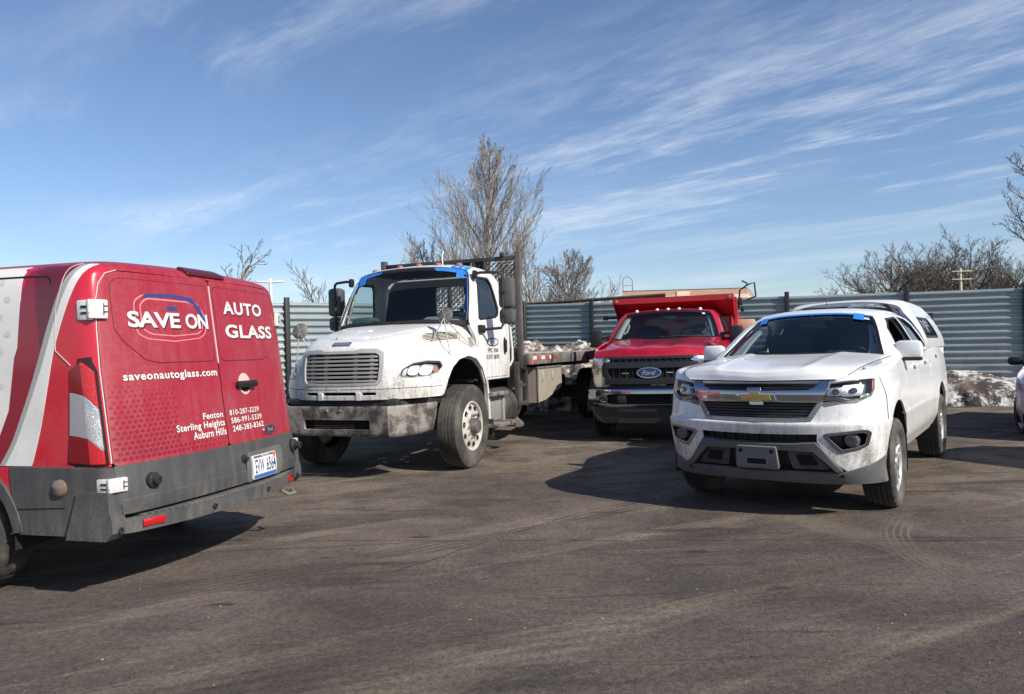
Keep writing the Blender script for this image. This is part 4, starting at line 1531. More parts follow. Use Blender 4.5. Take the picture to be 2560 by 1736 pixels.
    # bed cap
    def cap_sec(y, zt, yt):
        return [(.866, y, 1.338), (.842, y + .0, 1.46), (.765, yt, 1.64), (.672, yt, 1.78), (.590, yt, zt - .03), (.31, yt, zt), (0, yt, zt + .010)]
    K = Surf([q[::-1] for q in ([(.872, -2.44, 1.338), (.822, -2.44, 1.47), (.728, -2.44, 1.63), (.645, -2.46, 1.735), (.570, -2.50, 1.825), (.31, -2.54, 1.882), (0, -2.55, 1.895)], cap_sec(-2.62, 1.912, -2.66), cap_sec(-2.9, 1.918, -2.92), cap_sec(-3.5, 1.915, -3.5), cap_sec(-4.05, 1.895, -4.03), cap_sec(-4.27, 1.86, -4.20))], 6, 4)
    cw = [(-2.62, 1.44), (-2.66, 1.69), (-3.60, 1.69), (-3.80, 1.44)]
    capo = panel('bed_cap', K, [(-6, 0), (6, 0), (6, 5), (-6, 5)], WHT, T, 'p', thick=.04, holes=[{'axis': 's', 'pts': cw, 'r': .04, 'side': s} for s in (-1, 1)], bev=.012)
    for s in (-1, 1):
        inn = [(-2.68, 1.465), (-2.71, 1.665), (-3.57, 1.665), (-3.74, 1.465)]
        fr = panel('cap_window', K, cw, m_black, capo, 's', s, r=.04, off=.003, thick=.02, holes=[inn], bev=.002)
        panel('pane', K, inn, m_glassd, fr, 's', s, r=.03, off=-.006, thick=.004, bev=.001)
        panel('slider_bar', K, [(-3.08, 1.50), (-3.12, 1.50), (-3.12, 1.67), (-3.08, 1.67)], m_chromed, fr, 's', s, off=.002, thick=.01, bev=.001)
    q = MB()
    q.prism([(-.80, 1.34), (.80, 1.34), (.62, 1.70), (.53, 1.81), (.3, 1.86), (-.3, 1.86), (-.53, 1.81), (-.62, 1.70)], -2.58, -2.56, 'y')
    q.build('cap_front', WHT, capo)
    MB().prism([(-.56, 1.70), (.56, 1.70), (.47, 1.845), (-.47, 1.845)], -2.515, -2.500, 'y').build('cap_front_window', m_black, capo)
    MB().box((0, -4.24, 1.55), (1.5, .03, .45), .02).build('cap_hatch', m_black, capo)
    panel('badge', S, [(-3.0, 1.20), (-3.10, 1.20), (-3.10, 1.235), (-3.0, 1.235)], m_black, T, 's', -1, off=.004, thick=.004, bev=.001)
    # crumpled clear plastic lying on the roof
    rg = random.Random(3)
    vs, fs = [], []
    for i in range(9):
        for j in range(6):
            x, y = -.22 - .045 * i, -1.55 - .05 * j
            vs.append((x, y, 1.795 - .10 * (abs(x) ** 3) + rg.uniform(0, .045) * (0 < i < 8 and 0 < j < 5)))
    for i in range(8):
        for j in range(5):
            k = i * 6 + j
            fs.append((k, k + 1, k + 7, k + 6))
    o = raw('plastic_wrap', vs, fs, glass('clear_plastic', (.86, .9, .93), 1.0, .05, .25), None, 20)
    o.matrix_world = Matrix.Translation((2.538, 6.833, 0)) @ Matrix.Rotation(R(144.09), 4, 'Z')
    tag(o, 'crumpled clear plastic wrap lying on the roof of the white pickup', 'plastic wrap')
    return T


PICKUP = build_pickup()

# ------------------------------------------------------------------ white flatbed truck
def build_flatbed():
    T = empty('flatbed_truck', (-1.579, 9.526, 0), R(159.13),
              'large white flatbed truck with bare dirty bumper and blue tape round its windshield', 'truck')
    WHT = mat('dusty_white_paint', (.78, .77, .75), .34, coat=.5, dirt=1.15, zlo=.8, zhi=1.9, floor=.42, dcol=(.27, .235, .19), speck=1.0, dscale=2.2, streak=True)
    GRL = mat('grey_grille_plastic', (.27, .265, .26), .55, dirt=.4, floor=.7, zlo=.5, zhi=2, dcol=(.34, .31, .27))
    STL = mat('bare_rusty_steel', (.30, .275, .245), .6, metal=.3, dirt=1.5, floor=1.0, zlo=0, zhi=3, dcol=(.050, .040, .034), dscale=7.0, speck=1.0)
    BLK = mat('black_frame_paint', (.018, .018, .018), .6, dirt=.6, floor=.8, zlo=.3, zhi=2.5, dcol=(.12, .10, .085))
    # nose: rows from skirt to hood crown, columns from grille centre round the corner to the cowl
    Yc = 0
    rows = [
        [(0, 1.165, .915), (.30, 1.155, .915), (.55, 1.105, .918), (.75, .995, .92), (.915, .855, .925), (1.03, .705, .93), (1.095, .56, .94), (1.115, .05, .94), (1.115, -.50, .94)],
        [(0, 1.175, 1.04), (.30, 1.165, 1.04), (.55, 1.115, 1.04), (.76, 1.00, 1.045), (.93, .855, 1.05), (1.05, .70, 1.05), (1.11, .55, 1.05), (1.125, .05, 1.05), (1.125, -.50, 1.05)],
        [(0, 1.170, 1.20), (.30, 1.158, 1.20), (.55, 1.10, 1.20), (.75, .975, 1.20), (.92, .825, 1.20), (1.04, .665, 1.20), (1.105, .51, 1.20), (1.125, .05, 1.20), (1.125, -.50, 1.20)],
        [(0, 1.155, 1.36), (.30, 1.142, 1.36), (.55, 1.075, 1.355), (.735, .925, 1.345), (.89, .765, 1.34), (1.00, .60, 1.335), (1.075, .44, 1.335), (1.105, .05, 1.345), (1.11, -.50, 1.345)],
        [(0, 1.135, 1.47), (.29, 1.12, 1.47), (.545, 1.045, 1.46), (.69, .89, 1.43), (.82, .72, 1.41), (.92, .56, 1.405), (1.00, .40, 1.41), (1.05, .05, 1.435), (1.07, -.50, 1.44)],
        [(0, 1.105, 1.53), (.28, 1.085, 1.53), (.535, 1.01, 1.515), (.655, .85, 1.492), (.745, .68, 1.482), (.825, .51, 1.482), (.895, .35, 1.492), (.97, .02, 1.515), (1.02, -.50, 1.53)],
        [(0, 1.06, 1.568), (.265, 1.045, 1.568), (.515, .975, 1.558), (.63, .80, 1.565), (.705, .62, 1.572), (.775, .45, 1.584), (.83, .27, 1.602), (.90, -.02, 1.635), (.97, -.50, 1.66)],
        [(0, .99, 1.592), (.25, .975, 1.592), (.475, .90, 1.600), (.59, .73, 1.635), (.66, .55, 1.658), (.72, .37, 1.682), (.77, .18, 1.706), (.83, -.08, 1.735), (.91, -.50, 1.76)],
        [(0, .90, 1.615), (.22, .885, 1.617), (.41, .80, 1.640), (.52, .64, 1.672), (.59, .47, 1.70), (.65, .29, 1.728), (.70, .10, 1.755), (.76, -.14, 1.785), (.84, -.46, 1.80)],
    ]
    S = Surf(rows, 6, 5)
    top = [[(0, .92, 1.612), (.10, .918, 1.613), (.18, .905, 1.614), (.22, .885, 1.617)],
           [(0, .81, 1.655), (.18, .81, 1.655), (.34, .805, 1.648), (.41, .80, 1.640)],
           [(0, .65, 1.695), (.22, .65, 1.695), (.43, .645, 1.686), (.52, .64, 1.672)],
           [(0, .47, 1.728), (.26, .47, 1.728), (.50, .47, 1.718), (.59, .47, 1.70)],
           [(0, .29, 1.757), (.29, .29, 1.757), (.55, .29, 1.746), (.65, .29, 1.728)],
           [(0, .12, 1.782), (.32, .12, 1.782), (.60, .11, 1.772), (.70, .10, 1.755)],
           [(0, -.04, 1.805), (.34, -.05, 1.804), (.64, -.10, 1.797), (.76, -.14, 1.785)],
           [(0, -.12, 1.818), (.37, -.16, 1.816), (.69, -.34, 1.808), (.84, -.46, 1.80)]]
    H = Surf(top, 6, 5, out=(0, 0, 1))
    def sym(h):
        return [(x, z) for x, z in h] + [(-x, z) for x, z in h[::-1] if abs(x) > 1e-6]
    grille_o = sym([(0, 1.475), (.20, 1.475), (.265, 1.498), (.46, 1.492), (.535, 1.455), (.545, 1.30), (.530, 1.13), (.485, 1.085), (.2, 1.078), (0, 1.077)])
    slots = [[(-.47, .965), (-.47, 1.005), (-.30, 1.008), (-.29, .962)], [(-.22, .962), (-.22, 1.008), (.22, 1.008), (.22, .962)], [(.29, .962), (.30, 1.008), (.47, 1.005), (.47, .965)]]
    fx = lambda x: .695 + (x - .60) * .355 / .532
    lamp = [(fx(x), z) for x, z in [(.600, 1.172), (.645, 1.255), (.765, 1.322), (.93, 1.345), (1.075, 1.336), (1.132, 1.275), (1.095, 1.205), (1.02, 1.172), (.78, 1.155)]]
    af = [(y, z) for y, z in [(.66, .905), (.645, .95), (.58, 1.11), (.43, 1.26), (.24, 1.345), (.04, 1.372), (-.16, 1.335), (-.34, 1.21), (-.45, 1.04), (-.48, .905)]]
    holes = [{'axis': 'f', 'pts': grille_o, 'r': .03}] + [{'axis': 'f', 'pts': q, 'r': .012} for q in slots]
    for s in (-1, 1):
        holes.append({'axis': 'f', 'pts': lamp, 'r': .03, 'side': s})
    # front skin with both fenders in one moulding, arches cut from below
    NA = 8
    def archside(s):
        return [('s' if True else '', y, z) for y, z in af]
    edge = []
    left = [('p', -8, 8), ('p', -8, .9)]
    # outline assembled in surface coordinates
    ptsL = [S.hit('s', y, z, -1) for y, z in af]
    ptsR = [S.hit('s', y, z, 1) for y, z in af]
    out = [(-8, 8), (-8, .02)] + [q for q in ptsL[::-1]] + [(-5.2, .02), (-4, .02), (-2, .02), (0, .02), (2, .02), (4, .02), (5.2, .02)] + [q for q in ptsR] + [(8, .02), (8, 8)]
    out += [(a, 8) for a in (6, 4, 2, 0, -2, -4, -6)]
    panel('hood_shell', S, out, WHT, T, 'p', thick=.03, holes=holes, bev=.005)
    panel('hood_top', H, [(-3, .0), (3, .0), (3, 7), (-3, 7)], WHT, T, 'p', thick=.03, off=.0, bev=.0)
    # seam between nose and skirt, centre emblem
    for s in (-1, 1):
        panel('hood_seam', S, [(.02, 1.040), (.3, 1.040), (.6, 1.042), (.95, 1.05), (1.12, 1.052), (1.12, 1.046), (.95, 1.044), (.6, 1.036), (.3, 1.034), (.02, 1.034)], m_gap, T, 'f', s, off=.001, thick=.002, bev=.0005)
    em = panel('emblem', S, [(-.125, 1.535), (.125, 1.535), (.118, 1.572), (-.118, 1.572)], m_chromed, T, 'f', r=.016, off=.010, thick=.02, bev=.005)
    panel('emblem_face', S, [(-.108, 1.541), (.108, 1.541), (.102, 1.566), (-.102, 1.566)], mat('smoked_lamp2', (.16, .16, .16), .3, dirt=.4, floor=1), em, 'f', r=.01, off=.012, thick=.005, bev=.001)
    for (xa, xb, y0) in ((-.06, .16, .50),):
        panel('hood_scoop', H, [(xa, y0), (xb, y0), (xb - .02, y0 + .05), (xa + .02, y0 + .05)], WHT, T, 't', r=.01, off=.012, thick=.012, bev=.006)
    # grille
    gb = panel('grille', S, grille_o, m_gap, T, 'f', r=.03, off=-.09, thick=.01)
    gi = sym([(0, 1.446), (.20, 1.446), (.27, 1.452), (.45, 1.448), (.497, 1.42), (.505, 1.30), (.492, 1.145), (.462, 1.108), (.2, 1.102), (0, 1.101)])
    panel('grille_frame', S, grille_o, mat('grille_frame_grey', (.36, .355, .345), .5, dirt=.4, floor=.7, zlo=.5, zhi=2), gb, 'f', r=.03, off=.006, thick=.05, holes=[gi], bev=.005)
    for i in range(7):
        z = 1.132 + i * .0465
        panel('grille_bar', S, [(-.50, z - .0095), (.50, z - .0095), (.50, z + .0095), (-.50, z + .0095)], GRL, gb, 'f', off=-.012, thick=.035, bev=.003)
    for x in (-.405, -.20, .20, .405):
        panel('grille_upright', S, [(x - .022, 1.105), (x + .022, 1.105), (x + .022, 1.44), (x - .022, 1.44)], GRL, gb, 'f', off=-.030, thick=.03, bev=.003)
    panel('slot_back', S, [(-.50, .955), (.50, .955), (.50, 1.015), (-.50, 1.015)], m_gap, T, 'f', off=-.07, thick=.01)
    for x in (-.255, .255):
        panel('tow_tab', S, [(x - .03, .915), (x + .03, .915), (x + .025, 1.00), (x - .025, 1.00)], WHT, T, 'f', r=.008, off=.008, thick=.03, bev=.004)
    # headlamps
    for s in (-1, 1):
        hb = panel('headlamp', S, lamp, mat('lamp_housing_grey', (.15, .15, .148), .4), T, 'f', s, r=.03, off=-.07, thick=.01)
        panel('reflector', S, [(fx(x), z) for x, z in [(.72, 1.20), (.86, 1.19), (.88, 1.315), (.74, 1.295)]], mat('bright_reflector', (.30, .305, .31), .42, metal=.5, bump=.25, bscale=60), hb, 'f', s, r=.04, off=-.045, thick=.02, bev=.012)
        panel('reflector', S, [(fx(x), z) for x, z in [(.88, 1.19), (1.03, 1.20), (1.05, 1.315), (.90, 1.325)]], MATS['bright_reflector'], hb, 'f', s, r=.04, off=-.045, thick=.02, bev=.012)
        panel('reflector', S, [(fx(x), z) for x, z in [(.65, 1.19), (.70, 1.19), (.72, 1.285), (.67, 1.255)]], MATS['bright_reflector'], hb, 'f', s, r=.01, off=-.045, thick=.02, bev=.008)
        panel('turn_lamp', S, [(fx(x), z) for x, z in [(1.045, 1.235), (1.07, 1.235), (1.08, 1.285), (1.058, 1.29)]], m_amber, hb, 'f', s, r=.01, off=-.030, thick=.02, bev=.004)
        panel('lens', S, lamp, m_lens, hb, 'f', s, r=.03, off=.002, thick=.004, bev=.001)
        cx, cz = fx(.86), 1.25
        panel('lamp_rim', S, [(cx + (x - cx) * 1.01, cz + (z - cz) * 1.02) for x, z in lamp], mat('lamp_gasket', (.30, .29, .27), .6), hb, 'f', s, r=.03, off=.004, thick=.02, bev=.002,
              holes=[[(cx + (x - cx) * .98, cz + (z - cz) * .95) for x, z in lamp]])
        # oval intake vent on the hood side
        vb = panel('hood_vent', S, ellipse(.20, 1.622, .33, .062, 30, -.06), mat('cream_vent', (.50, .46, .38), .6), T, 's', s, off=.010, thick=.02, bev=.004)
        for k in range(6):
            z = 1.582 + k * .0165
            hw = .30 * math.sqrt(max(.05, 1 - ((z - 1.622) / .062) ** 2))
            panel('louvre', S, [(.20 - hw, z + hw * .06), (.20 + hw, z - hw * .06), (.20 + hw, z + .008 - hw * .06), (.20 - hw, z + .008 + hw * .06)], m_gap, vb, 's', s, off=.0115, thick=.003, bev=.0005)
        # wheel arch lip and liner
        q = MB()
        prof = [(y, z) for y, z in af + [(-.50, .50)]]
        vs = [(s * 1.105, y, z) for y, z in prof] + [(s * .62, y, z) for y, z in prof] + [(s * .62, .15, .7)]
        n = len(prof)
        q.add(vs, [(i, i + 1, n + i + 1, n + i) for i in range(n - 1)] + [(n + i, n + i + 1, 2 * n) for i in range(n - 1)])
        q.build('wheel_arch_liner', m_under, T, 50)
        # rear half of the fender lip, a separate flexible extension
        lip = []
        arc = [(.04, 1.378), (-.16, 1.342), (-.345, 1.215), (-.455, 1.045), (-.495, .85), (-.51, .60), (-.515, .42)]
        q = MB()
        vs, fs = [], []
        for i, (y, z) in enumerate(arc):
            w = .10 if i > 1 else .05
            vs += [(s * 1.15, y, z), (s * 1.15, y - w * .55, z + .03 if i < 3 else z), (s * 1.07, y - w * .6, z + .02), (s * 1.07, y, z)]
        for i in range(len(arc) - 1):
            for j in range(4):
                fs.append((4 * i + j, 4 * i + (j + 1) % 4, 4 * i + 4 + (j + 1) % 4, 4 * i + 4 + j))
        q.add(vs, fs + [(0, 1, 2, 3), tuple(4 * (len(arc) - 1) + j for j in range(4))])
        q.build('fender_extension', WHT, T, 50)
        MB().box((s * 1.10, -.515, .42), (.22, .02, .26), .004).build('splash_flap', BLK, T)
    # bumper: three flat faces, swept ends
    bp = [(-1.185, .80), (-1.06, 1.02), (-.66, 1.235), (.66, 1.235), (1.06, 1.02), (1.185, .80)]
    def bump(zt, zb, inset):
        return [(x * (1 - inset), y - inset * .3, zb) for x, y in bp] + [(x, y, zt) for x, y in bp]
    B = Surf([[(0, 1.235, .845), (.60, 1.235, .848), (.69, 1.215, .85), (.86, 1.03, .857), (.97, .85, .86), (1.015, .70, .862)],
              [(0, 1.240, .80), (.60, 1.24, .80), (.69, 1.22, .80), (.86, 1.035, .805), (.97, .855, .81), (1.012, .70, .81)],
              [(0, 1.240, .57), (.60, 1.24, .57), (.69, 1.22, .57), (.85, 1.03, .57), (.945, .86, .57), (.98, .73, .58)],
              [(0, 1.225, .515), (.60, 1.225, .515), (.69, 1.205, .515), (.83, 1.02, .515), (.91, .87, .52), (.94, .76, .53)]], 8, 6, out=(0, 1, 0))
    bo = [(-.44, .70), (.44, .70), (.44, .585), (-.44, .585)]
    bm_ = panel('front_bumper', B, [(-5, 0), (5, 0), (5, 3), (-5, 3)], STL, T, 'p', thick=.03, holes=[{'axis': 'f', 'pts': bo, 'r': .03}], bev=.006)
    for s in (-1, 1):
        MB().box((s * .665, 1.225, .685), (.006, .02, .32)).build('bumper_seam', m_gap, bm_)
    panel('intake_back', B, [(-.45, .71), (.45, .71), (.45, .575), (-.45, .575)], m_gap, bm_, 'f', off=-.06, thick=.01)
    for k in range(5):
        z = .605 + k * .02
        panel('intake_bar', B, [(-.22, z), (.32, z), (.32, z + .007), (-.22, z + .007)], BLK, bm_, 'f', off=-.03, thick=.02, bev=.001)
    for x in (-.05, .12):
        MB().lathe([(.001, .012), (.014, .010), (.018, 0)], (x, 1.24, .80), 'y', 12).build('bolt', STL, bm_)
    # frame, axle and shadowed underside
    MB().box((0, -2.6, .78), (.90, 7.4, .28), .02).box((0, .0, .55), (1.9, .16, .16), .03).box((0, .6, .80), (1.5, .9, .20), .03).box((0, -6.7, .55), (1.9, .25, .25), .05).build('chassis', BLK, T)
    MB().box((-.35, 1.02, .88), (.7, .14, .10), .02).box((.45, 1.02, .88), (.6, .14, .10), .02).build('bumper_mount', BLK, T)
    # cab
    def sec(y, dy=0.0, k=1.0, rt=2.655):
        return [(1.035 * k, y, 1.05), (1.045 * k, y, 1.30), (1.045 * k, y, 1.60), (1.03 * k, y, 1.82), (.985 * k, y + dy * .5, 2.15), (.925 * k, y + dy, 2.43), (.845 * k, y + dy, rt - .085), (.60 * k, y + dy, rt - .022), (.30 * k, y + dy, rt), (0, y + dy, rt + .008)]
    s0 = [(1.03, -.42, 1.05), (1.04, -.42, 1.30), (1.035, -.41, 1.60), (.985, -.33, 1.82), (.945, -.45, 2.13), (.885, -.585, 2.42), (.810, -.645, 2.525), (.56, -.60, 2.575), (.28, -.57, 2.594), (0, -.56, 2.60)]
    s1 = [(1.038, -.54, 1.05), (1.045, -.54, 1.30), (1.045, -.54, 1.60), (1.03, -.52, 1.82), (.985, -.60, 2.14), (.925, -.70, 2.43), (.845, -.76, 2.555), (.60, -.76, 2.612), (.30, -.76, 2.632), (0, -.76, 2.64)]
    cabs = [s0, s1, sec(-.85, -.10, 1, 2.655), sec(-1.25, -.02, 1, 2.65), sec(-1.60, .14, .995, 2.60)]
    Cb = Surf([q[::-1] for q in cabs], 5, 6)
    dw = [(-.535, 1.855), (-.60, 2.10), (-.70, 2.40), (-.80, 2.445), (-1.13, 2.455), (-1.20, 2.38), (-1.30, 2.02), (-1.25, 1.93), (-1.15, 1.89), (-.60, 1.845)]
    rw = [(-.37, 1.98), (.10, 1.98), (.10, 2.40), (-.37, 2.40)]
    panel('cab', Cb, [(-9, 0), (9, 0), (9, 4), (-9, 4)], WHT, T, 'p', thick=.05, holes=[{'axis': 's', 'pts': dw, 'r': .07, 'side': s} for s in (-1, 1)], bev=.006)
    bw = panel_flat('cab_back', [(-1.02, 1.05), (1.02, 1.05), (1.0, 1.85), (.90, 2.42), (.80, 2.54), (-.80, 2.54), (-.90, 2.42), (-1.0, 1.85)], [rw], -1.60, -1.56, WHT, T)
    panel_flat('cab_lining', [(-1.0, 1.06), (1.0, 1.06), (.98, 1.85), (.88, 2.42), (.78, 2.52), (-.78, 2.52), (-.88, 2.42), (-.98, 1.85)], [rw], -1.555, -1.545, m_inside, T)
    for s in (-1, 1):
        inn = [(-.56, 1.875), (-.62, 2.10), (-.72, 2.385), (-.80, 2.418), (-1.11, 2.425), (-1.17, 2.36), (-1.265, 2.02), (-1.22, 1.95), (-1.13, 1.915), (-.60, 1.872)]
        fr = panel('door_window', Cb, dw, m_black, T, 's', s, r=.07, off=.004, thick=.03, holes=[inn], bev=.003)
        panel('pane', Cb, inn, m_glassm, fr, 's', s, r=.05, off=-.012, thick=.004, bev=.001)
        # door seams
        for seam in ([(-.475, 1.08), (-.470, 1.80), (-.56, 2.15), (-.66, 2.45), (-.74, 2.52)], [(-1.50, 1.08), (-1.50, 1.85), (-1.42, 2.3), (-1.36, 2.50)], [(-.475, 1.08), (-1.50, 1.075)]):
            w = .005
            a = seam + [(y + (.006 if abs(seam[0][0] - seam[-1][0]) < .9 else 0), z + (0 if abs(seam[0][0] - seam[-1][0]) < .9 else .006)) for y, z in seam[::-1]]
            panel('door_seam', Cb, a, m_gap, T, 's', s, off=.001, thick=.002, bev=.0004)
        hd = panel('door_handle', Cb, ellipse(-1.405, 1.50, .055, .125, 24), m_black, T, 's', s, off=.004, thick=.02, bev=.006)
        panel('handle_grip', Cb, [(-1.385, 1.42), (-1.425, 1.42), (-1.425, 1.585), (-1.385, 1.585)], m_black, hd, 's', s, r=.015, off=.03, thick=.03, bev=.006)
    lg = panel('door_logo', Cb, ellipse(-.955, 1.555, .215, .060, 36), mat('logo_navy', (.03, .05, .09), .5), T, 's', -1, off=.003, thick=.003, bev=.0005)
    panel('logo_band', Cb, ellipse(-.955, 1.555, .195, .044, 36), mat('logo_grey', (.42, .44, .45), .5, var=.3), lg, 's', -1, off=.0045, thick=.002, bev=.0005)
    m_ink = mat('black_lettering', (.05, .05, .05), .6)
    letter('lettering', Cb, 'MPSC 34506', -.78, -1.14, 1.415, 1.475, m_ink, T, 's', -1, off=.004, bold=.0)
    letter('lettering', Cb, 'US DOT 1883903', -.72, -1.18, 1.325, 1.385, m_ink, T, 's', -1, off=.004, bold=.0)
    letter('fleet_number', Cb, '17', -.23, -.33, 1.56, 1.66, m_ink, T, 's', -1, off=.004, bold=.0) if False else None
    letter('fleet_number', S, '17', -.05, -.17, 1.590, 1.680, m_ink, T, 's', -1, off=.004, bold=.0)
    panel('cowl_sticker', S, [(-.30, 1.50), (-.40, 1.50), (-.40, 1.62), (-.30, 1.62)], mat('olive_sticker', (.22, .22, .17), .6), T, 's', -1, off=.004, thick=.003, bev=.0005)
    # windshield
    WS = Surf([[(0, -.560, 2.588), (.28, -.57, 2.582), (.55, -.60, 2.563), (.795, -.648, 2.512), (.865, -.60, 2.43)],
               [(0, -.43, 2.34), (.29, -.445, 2.335), (.57, -.485, 2.32), (.83, -.545, 2.28), (.905, -.50, 2.24)],
               [(0, -.26, 2.06), (.30, -.28, 2.06), (.59, -.335, 2.05), (.875, -.42, 2.02), (.945, -.39, 2.00)],
               [(0, -.08, 1.80), (.31, -.105, 1.80), (.62, -.18, 1.80), (.925, -.315, 1.79), (.985, -.31, 1.785)]], 8, 8, out=(0, 1, .3))
    wi = [(-3.55, .16), (3.55, .16), (3.62, 2.80), (-3.62, 2.80)]
    panel('windshield_seal', WS, [(-4, 0), (4, 0), (4, 3), (-4, 3)], m_black, T, 'p', off=.006, thick=.03, r=.10, holes=[wi], bev=.004)
    panel('windshield', WS, [(-3.6, .12), (3.6, .12), (3.66, 2.84), (-3.66, 2.84)], m_glassc, T, 'p', off=-.006, thick=.005, r=.09, bev=.001)
    # blue tape round the glass
    tp = lambda pts, n='tape_strip', o=.010: panel(n, WS, pts, m_tape, T, 'p', off=o, thick=.005, bev=.001)
    tp([(-3.6, .0), (-3.0, .0), (-1.45, .02), (-1.40, .10), (-1.55, .19), (-3.5, .22)])
    tp([(-3.99, .10), (-3.45, .10), (-3.50, 1.0), (-3.55, 2.35), (-3.98, 2.35)])
    tp([(1.5, .06), (3.0, .0), (3.7, .0), (3.7, .26), (2.6, .26), (1.6, .18)])
    tp([(3.45, .1), (3.99, .1), (3.99, 1.0), (3.80, 1.0)])
    for k in range(3):
        a = -2.98 + .155 * k
        tp([(a, .0), (a + .14, .0), (a + .15, .50), (a + .01, .48)], 'tape_patch', .016)
        a = 2.55 + .155 * k
        tp([(a, .02), (a + .135, .02), (a + .06, .62), (a - .07, .60)], 'tape_patch', .016)
    # tape ends running up onto the roof
    for k in range(3):
        x = -.60 - .085 * k
        panel('tape_patch', Cb, [(x, -.58), (x - .07, -.58), (x - .07, -.80), (x, -.79)], m_tape, T, 't', off=.003, thick=.003, bev=.0005)
    # roof lamps
    for x in (-.62, -.30, 0, .30, .70):
        p = Cb.ev(*Cb.hit('t', x, -.86))
        MB().lathe([(.048, 0), (.046, .018), (.030, .034), (.001, .040)], (x, -.86, p[2] - .004), 'z', 16).build('clearance_lamp', mat('amber_clearance', (.36, .10, .045), .45, coat=.2, dirt=.6, floor=1, zlo=0, zhi=3), T)
    MB().tube([(-.30, -1.0, 2.655), (-.30, -1.0, 2.80), (-.31, -1.02, 2.86)], .008, 6).build('antenna', m_white, T)
    # cabin inside
    MB().box((0, -.56, 1.70), (1.75, .50, .34), .10).box((-.45, -.66, 1.84), (.55, .26, .16), .07).build('dashboard', m_insideg, T)
    MB().box((.62, -.45, 1.86), (.34, .30, .16), .07).build('green_bag', mat('dark_green_cloth', (.05, .10, .085), .9), T)
    seat(T, -.45, -1.15, 1.35, .70, .52)
    seat(T, .45, -1.15, 1.35, .70, .52)
    MB().box((0, -.98, 1.06), (1.95, 1.15, .05)).box((0, -1.05, 2.555), (1.4, .7, .02)).build('cabin_floor', m_inside, T)
    steering(T, (-.45, -.86, 1.83), .215, R(52))
    for s in (-1, 1):
        MB().tube([(s * .90, -.40, 1.95), (s * .87, -.44, 1.99), (s * .855, -.50, 2.16), (s * .86, -.53, 2.19)], .016, 6).build('grab_handle', m_insideg, T)
    # wipers
    MB().tube([(.78, -.20, 1.815), (.45, -.10, 1.83), (.10, -.04, 1.845)], .013, 5).tube([(-.10, -.02, 1.84), (-.50, -.10, 1.85), (-.75, -.18, 1.835)], .013, 5).tube([(.02, -.02, 1.835), (.30, -.06, 1.87)], .012, 5).build('wipers', m_black, T)
    # big door mirrors on tube arms
    for s in (-1, 1):
        arm = MB()
        arm.tube([(s * .94, -.62, 2.455), (s * 1.03, -.62, 2.475), (s * 1.24, -.68, 2.47), (s * 1.30, -.72, 2.45), (s * 1.305, -.72, 2.40), (s * 1.30, -.72, 1.78), (s * 1.28, -.70, 1.735), (s * 1.06, -.56, 1.715), (s * 1.03, -.55, 1.71)], .019, 8)
        arm.box((s * .955, -.62, 2.45), (.06, .08, .12), .02).box((s * 1.05, -.56, 1.725), (.08, .15, .11), .02)
        a = arm.build('mirror_arm', m_black, T)
        mh = MB().box((s * 1.335, -.80, 2.205), (.215, .16, .41), .05).build('mirror_head', mat('grey_black_mirror', (.06, .06, .06), .55, dirt=.5, floor=1, zlo=0, zhi=4, dcol=(.16, .15, .13)), a)
        MB().box((s * 1.335, -.888, 2.205), (.17, .006, .36), .002).build('mirror_glass', m_mirror, mh)
        m2 = MB().box((s * 1.335, -.80, 1.89), (.215, .15, .205), .055).build('wide_angle_mirror', MATS['grey_black_mirror'], a)
        MB().box((s * 1.335, -.882, 1.89), (.17, .006, .16), .002).build('mirror_glass', m_mirror, m2)
        MB().lathe([(.03, -.02), (.03, .02)], (s * 1.30, -.71, 2.20), 'y', 10, cap=True).lathe([(.028, -.02), (.028, .02)], (s * 1.30, -.71, 1.89), 'y', 10, cap=True).build('mirror_clamp', m_black, a)
    # hood mirrors: dish on three stays
    m_stay = mat('stay_rod', (.62, .61, .58), .4, metal=.5, dirt=.4, floor=1)
    for s, cx, cy, cz in ((-1, -.935, .30, 1.880), (1, .945, .62, 1.752)):
        feet = [(s * 1.02, cy + .04, 1.405), (s * 1.03, -.30, 1.49), (s * .80, cy + .12, 1.525)] if s < 0 else [(s * 1.00, .60, 1.335), (s * .86, .30, 1.53), (s * .80, .55, 1.49)]
        q = MB()
        for f in feet:
            q.tube([(cx, cy, cz - .03), f], .0085, 6)
            q.lathe([(.025, 0), (.022, .015), (.001, .018)], f, 'z', 10)
        st = q.build('mirror_stay', m_stay, T)
        nv = Vector((s * -.10, .80, .25)).normalized()
        M = nv.to_track_quat('Z', 'Y').to_matrix()
        MB().lathe([(.001, .024), (.04, .022), (.085, .012), (.106, -.002), (.104, -.010), (.001, -.012)], (cx, cy - .03, cz), M, 28).build('dish_mirror', mat('mirror_back_grey', (.15, .14, .125), .5, metal=.3, dirt=.5, floor=1, zlo=0, zhi=4), st)
        r_ = MB()
        for k in range(4):
            a = k * math.pi / 2 + .5
            p = Vector((cx, cy - .03, cz)) + M @ Vector((0, 0, .026))
            e = Vector((cx, cy - .03, cz)) + M @ Vector((.10 * math.cos(a), .10 * math.sin(a), .012))
            r_.tube([p, e], .004, 4)
        r_.build('dish_rib', m_stay, st)
    # steps, tank and exhaust behind the fender
    MB().box((-1.05, -.82, .86), (.30, .62, .05), .01).build('cab_step', STL, T)
    MB().box((-1.12, -.82, .46), (.34, .72, .05), .01).build('cab_step', STL, T)
    MB().box((-.98, -.80, .66), (.24, .56, .34), .02).build('battery_box', mat('dull_aluminium', (.42, .41, .39), .5, metal=.5, dirt=.6, floor=1, dcol=(.2, .18, .15)), T)
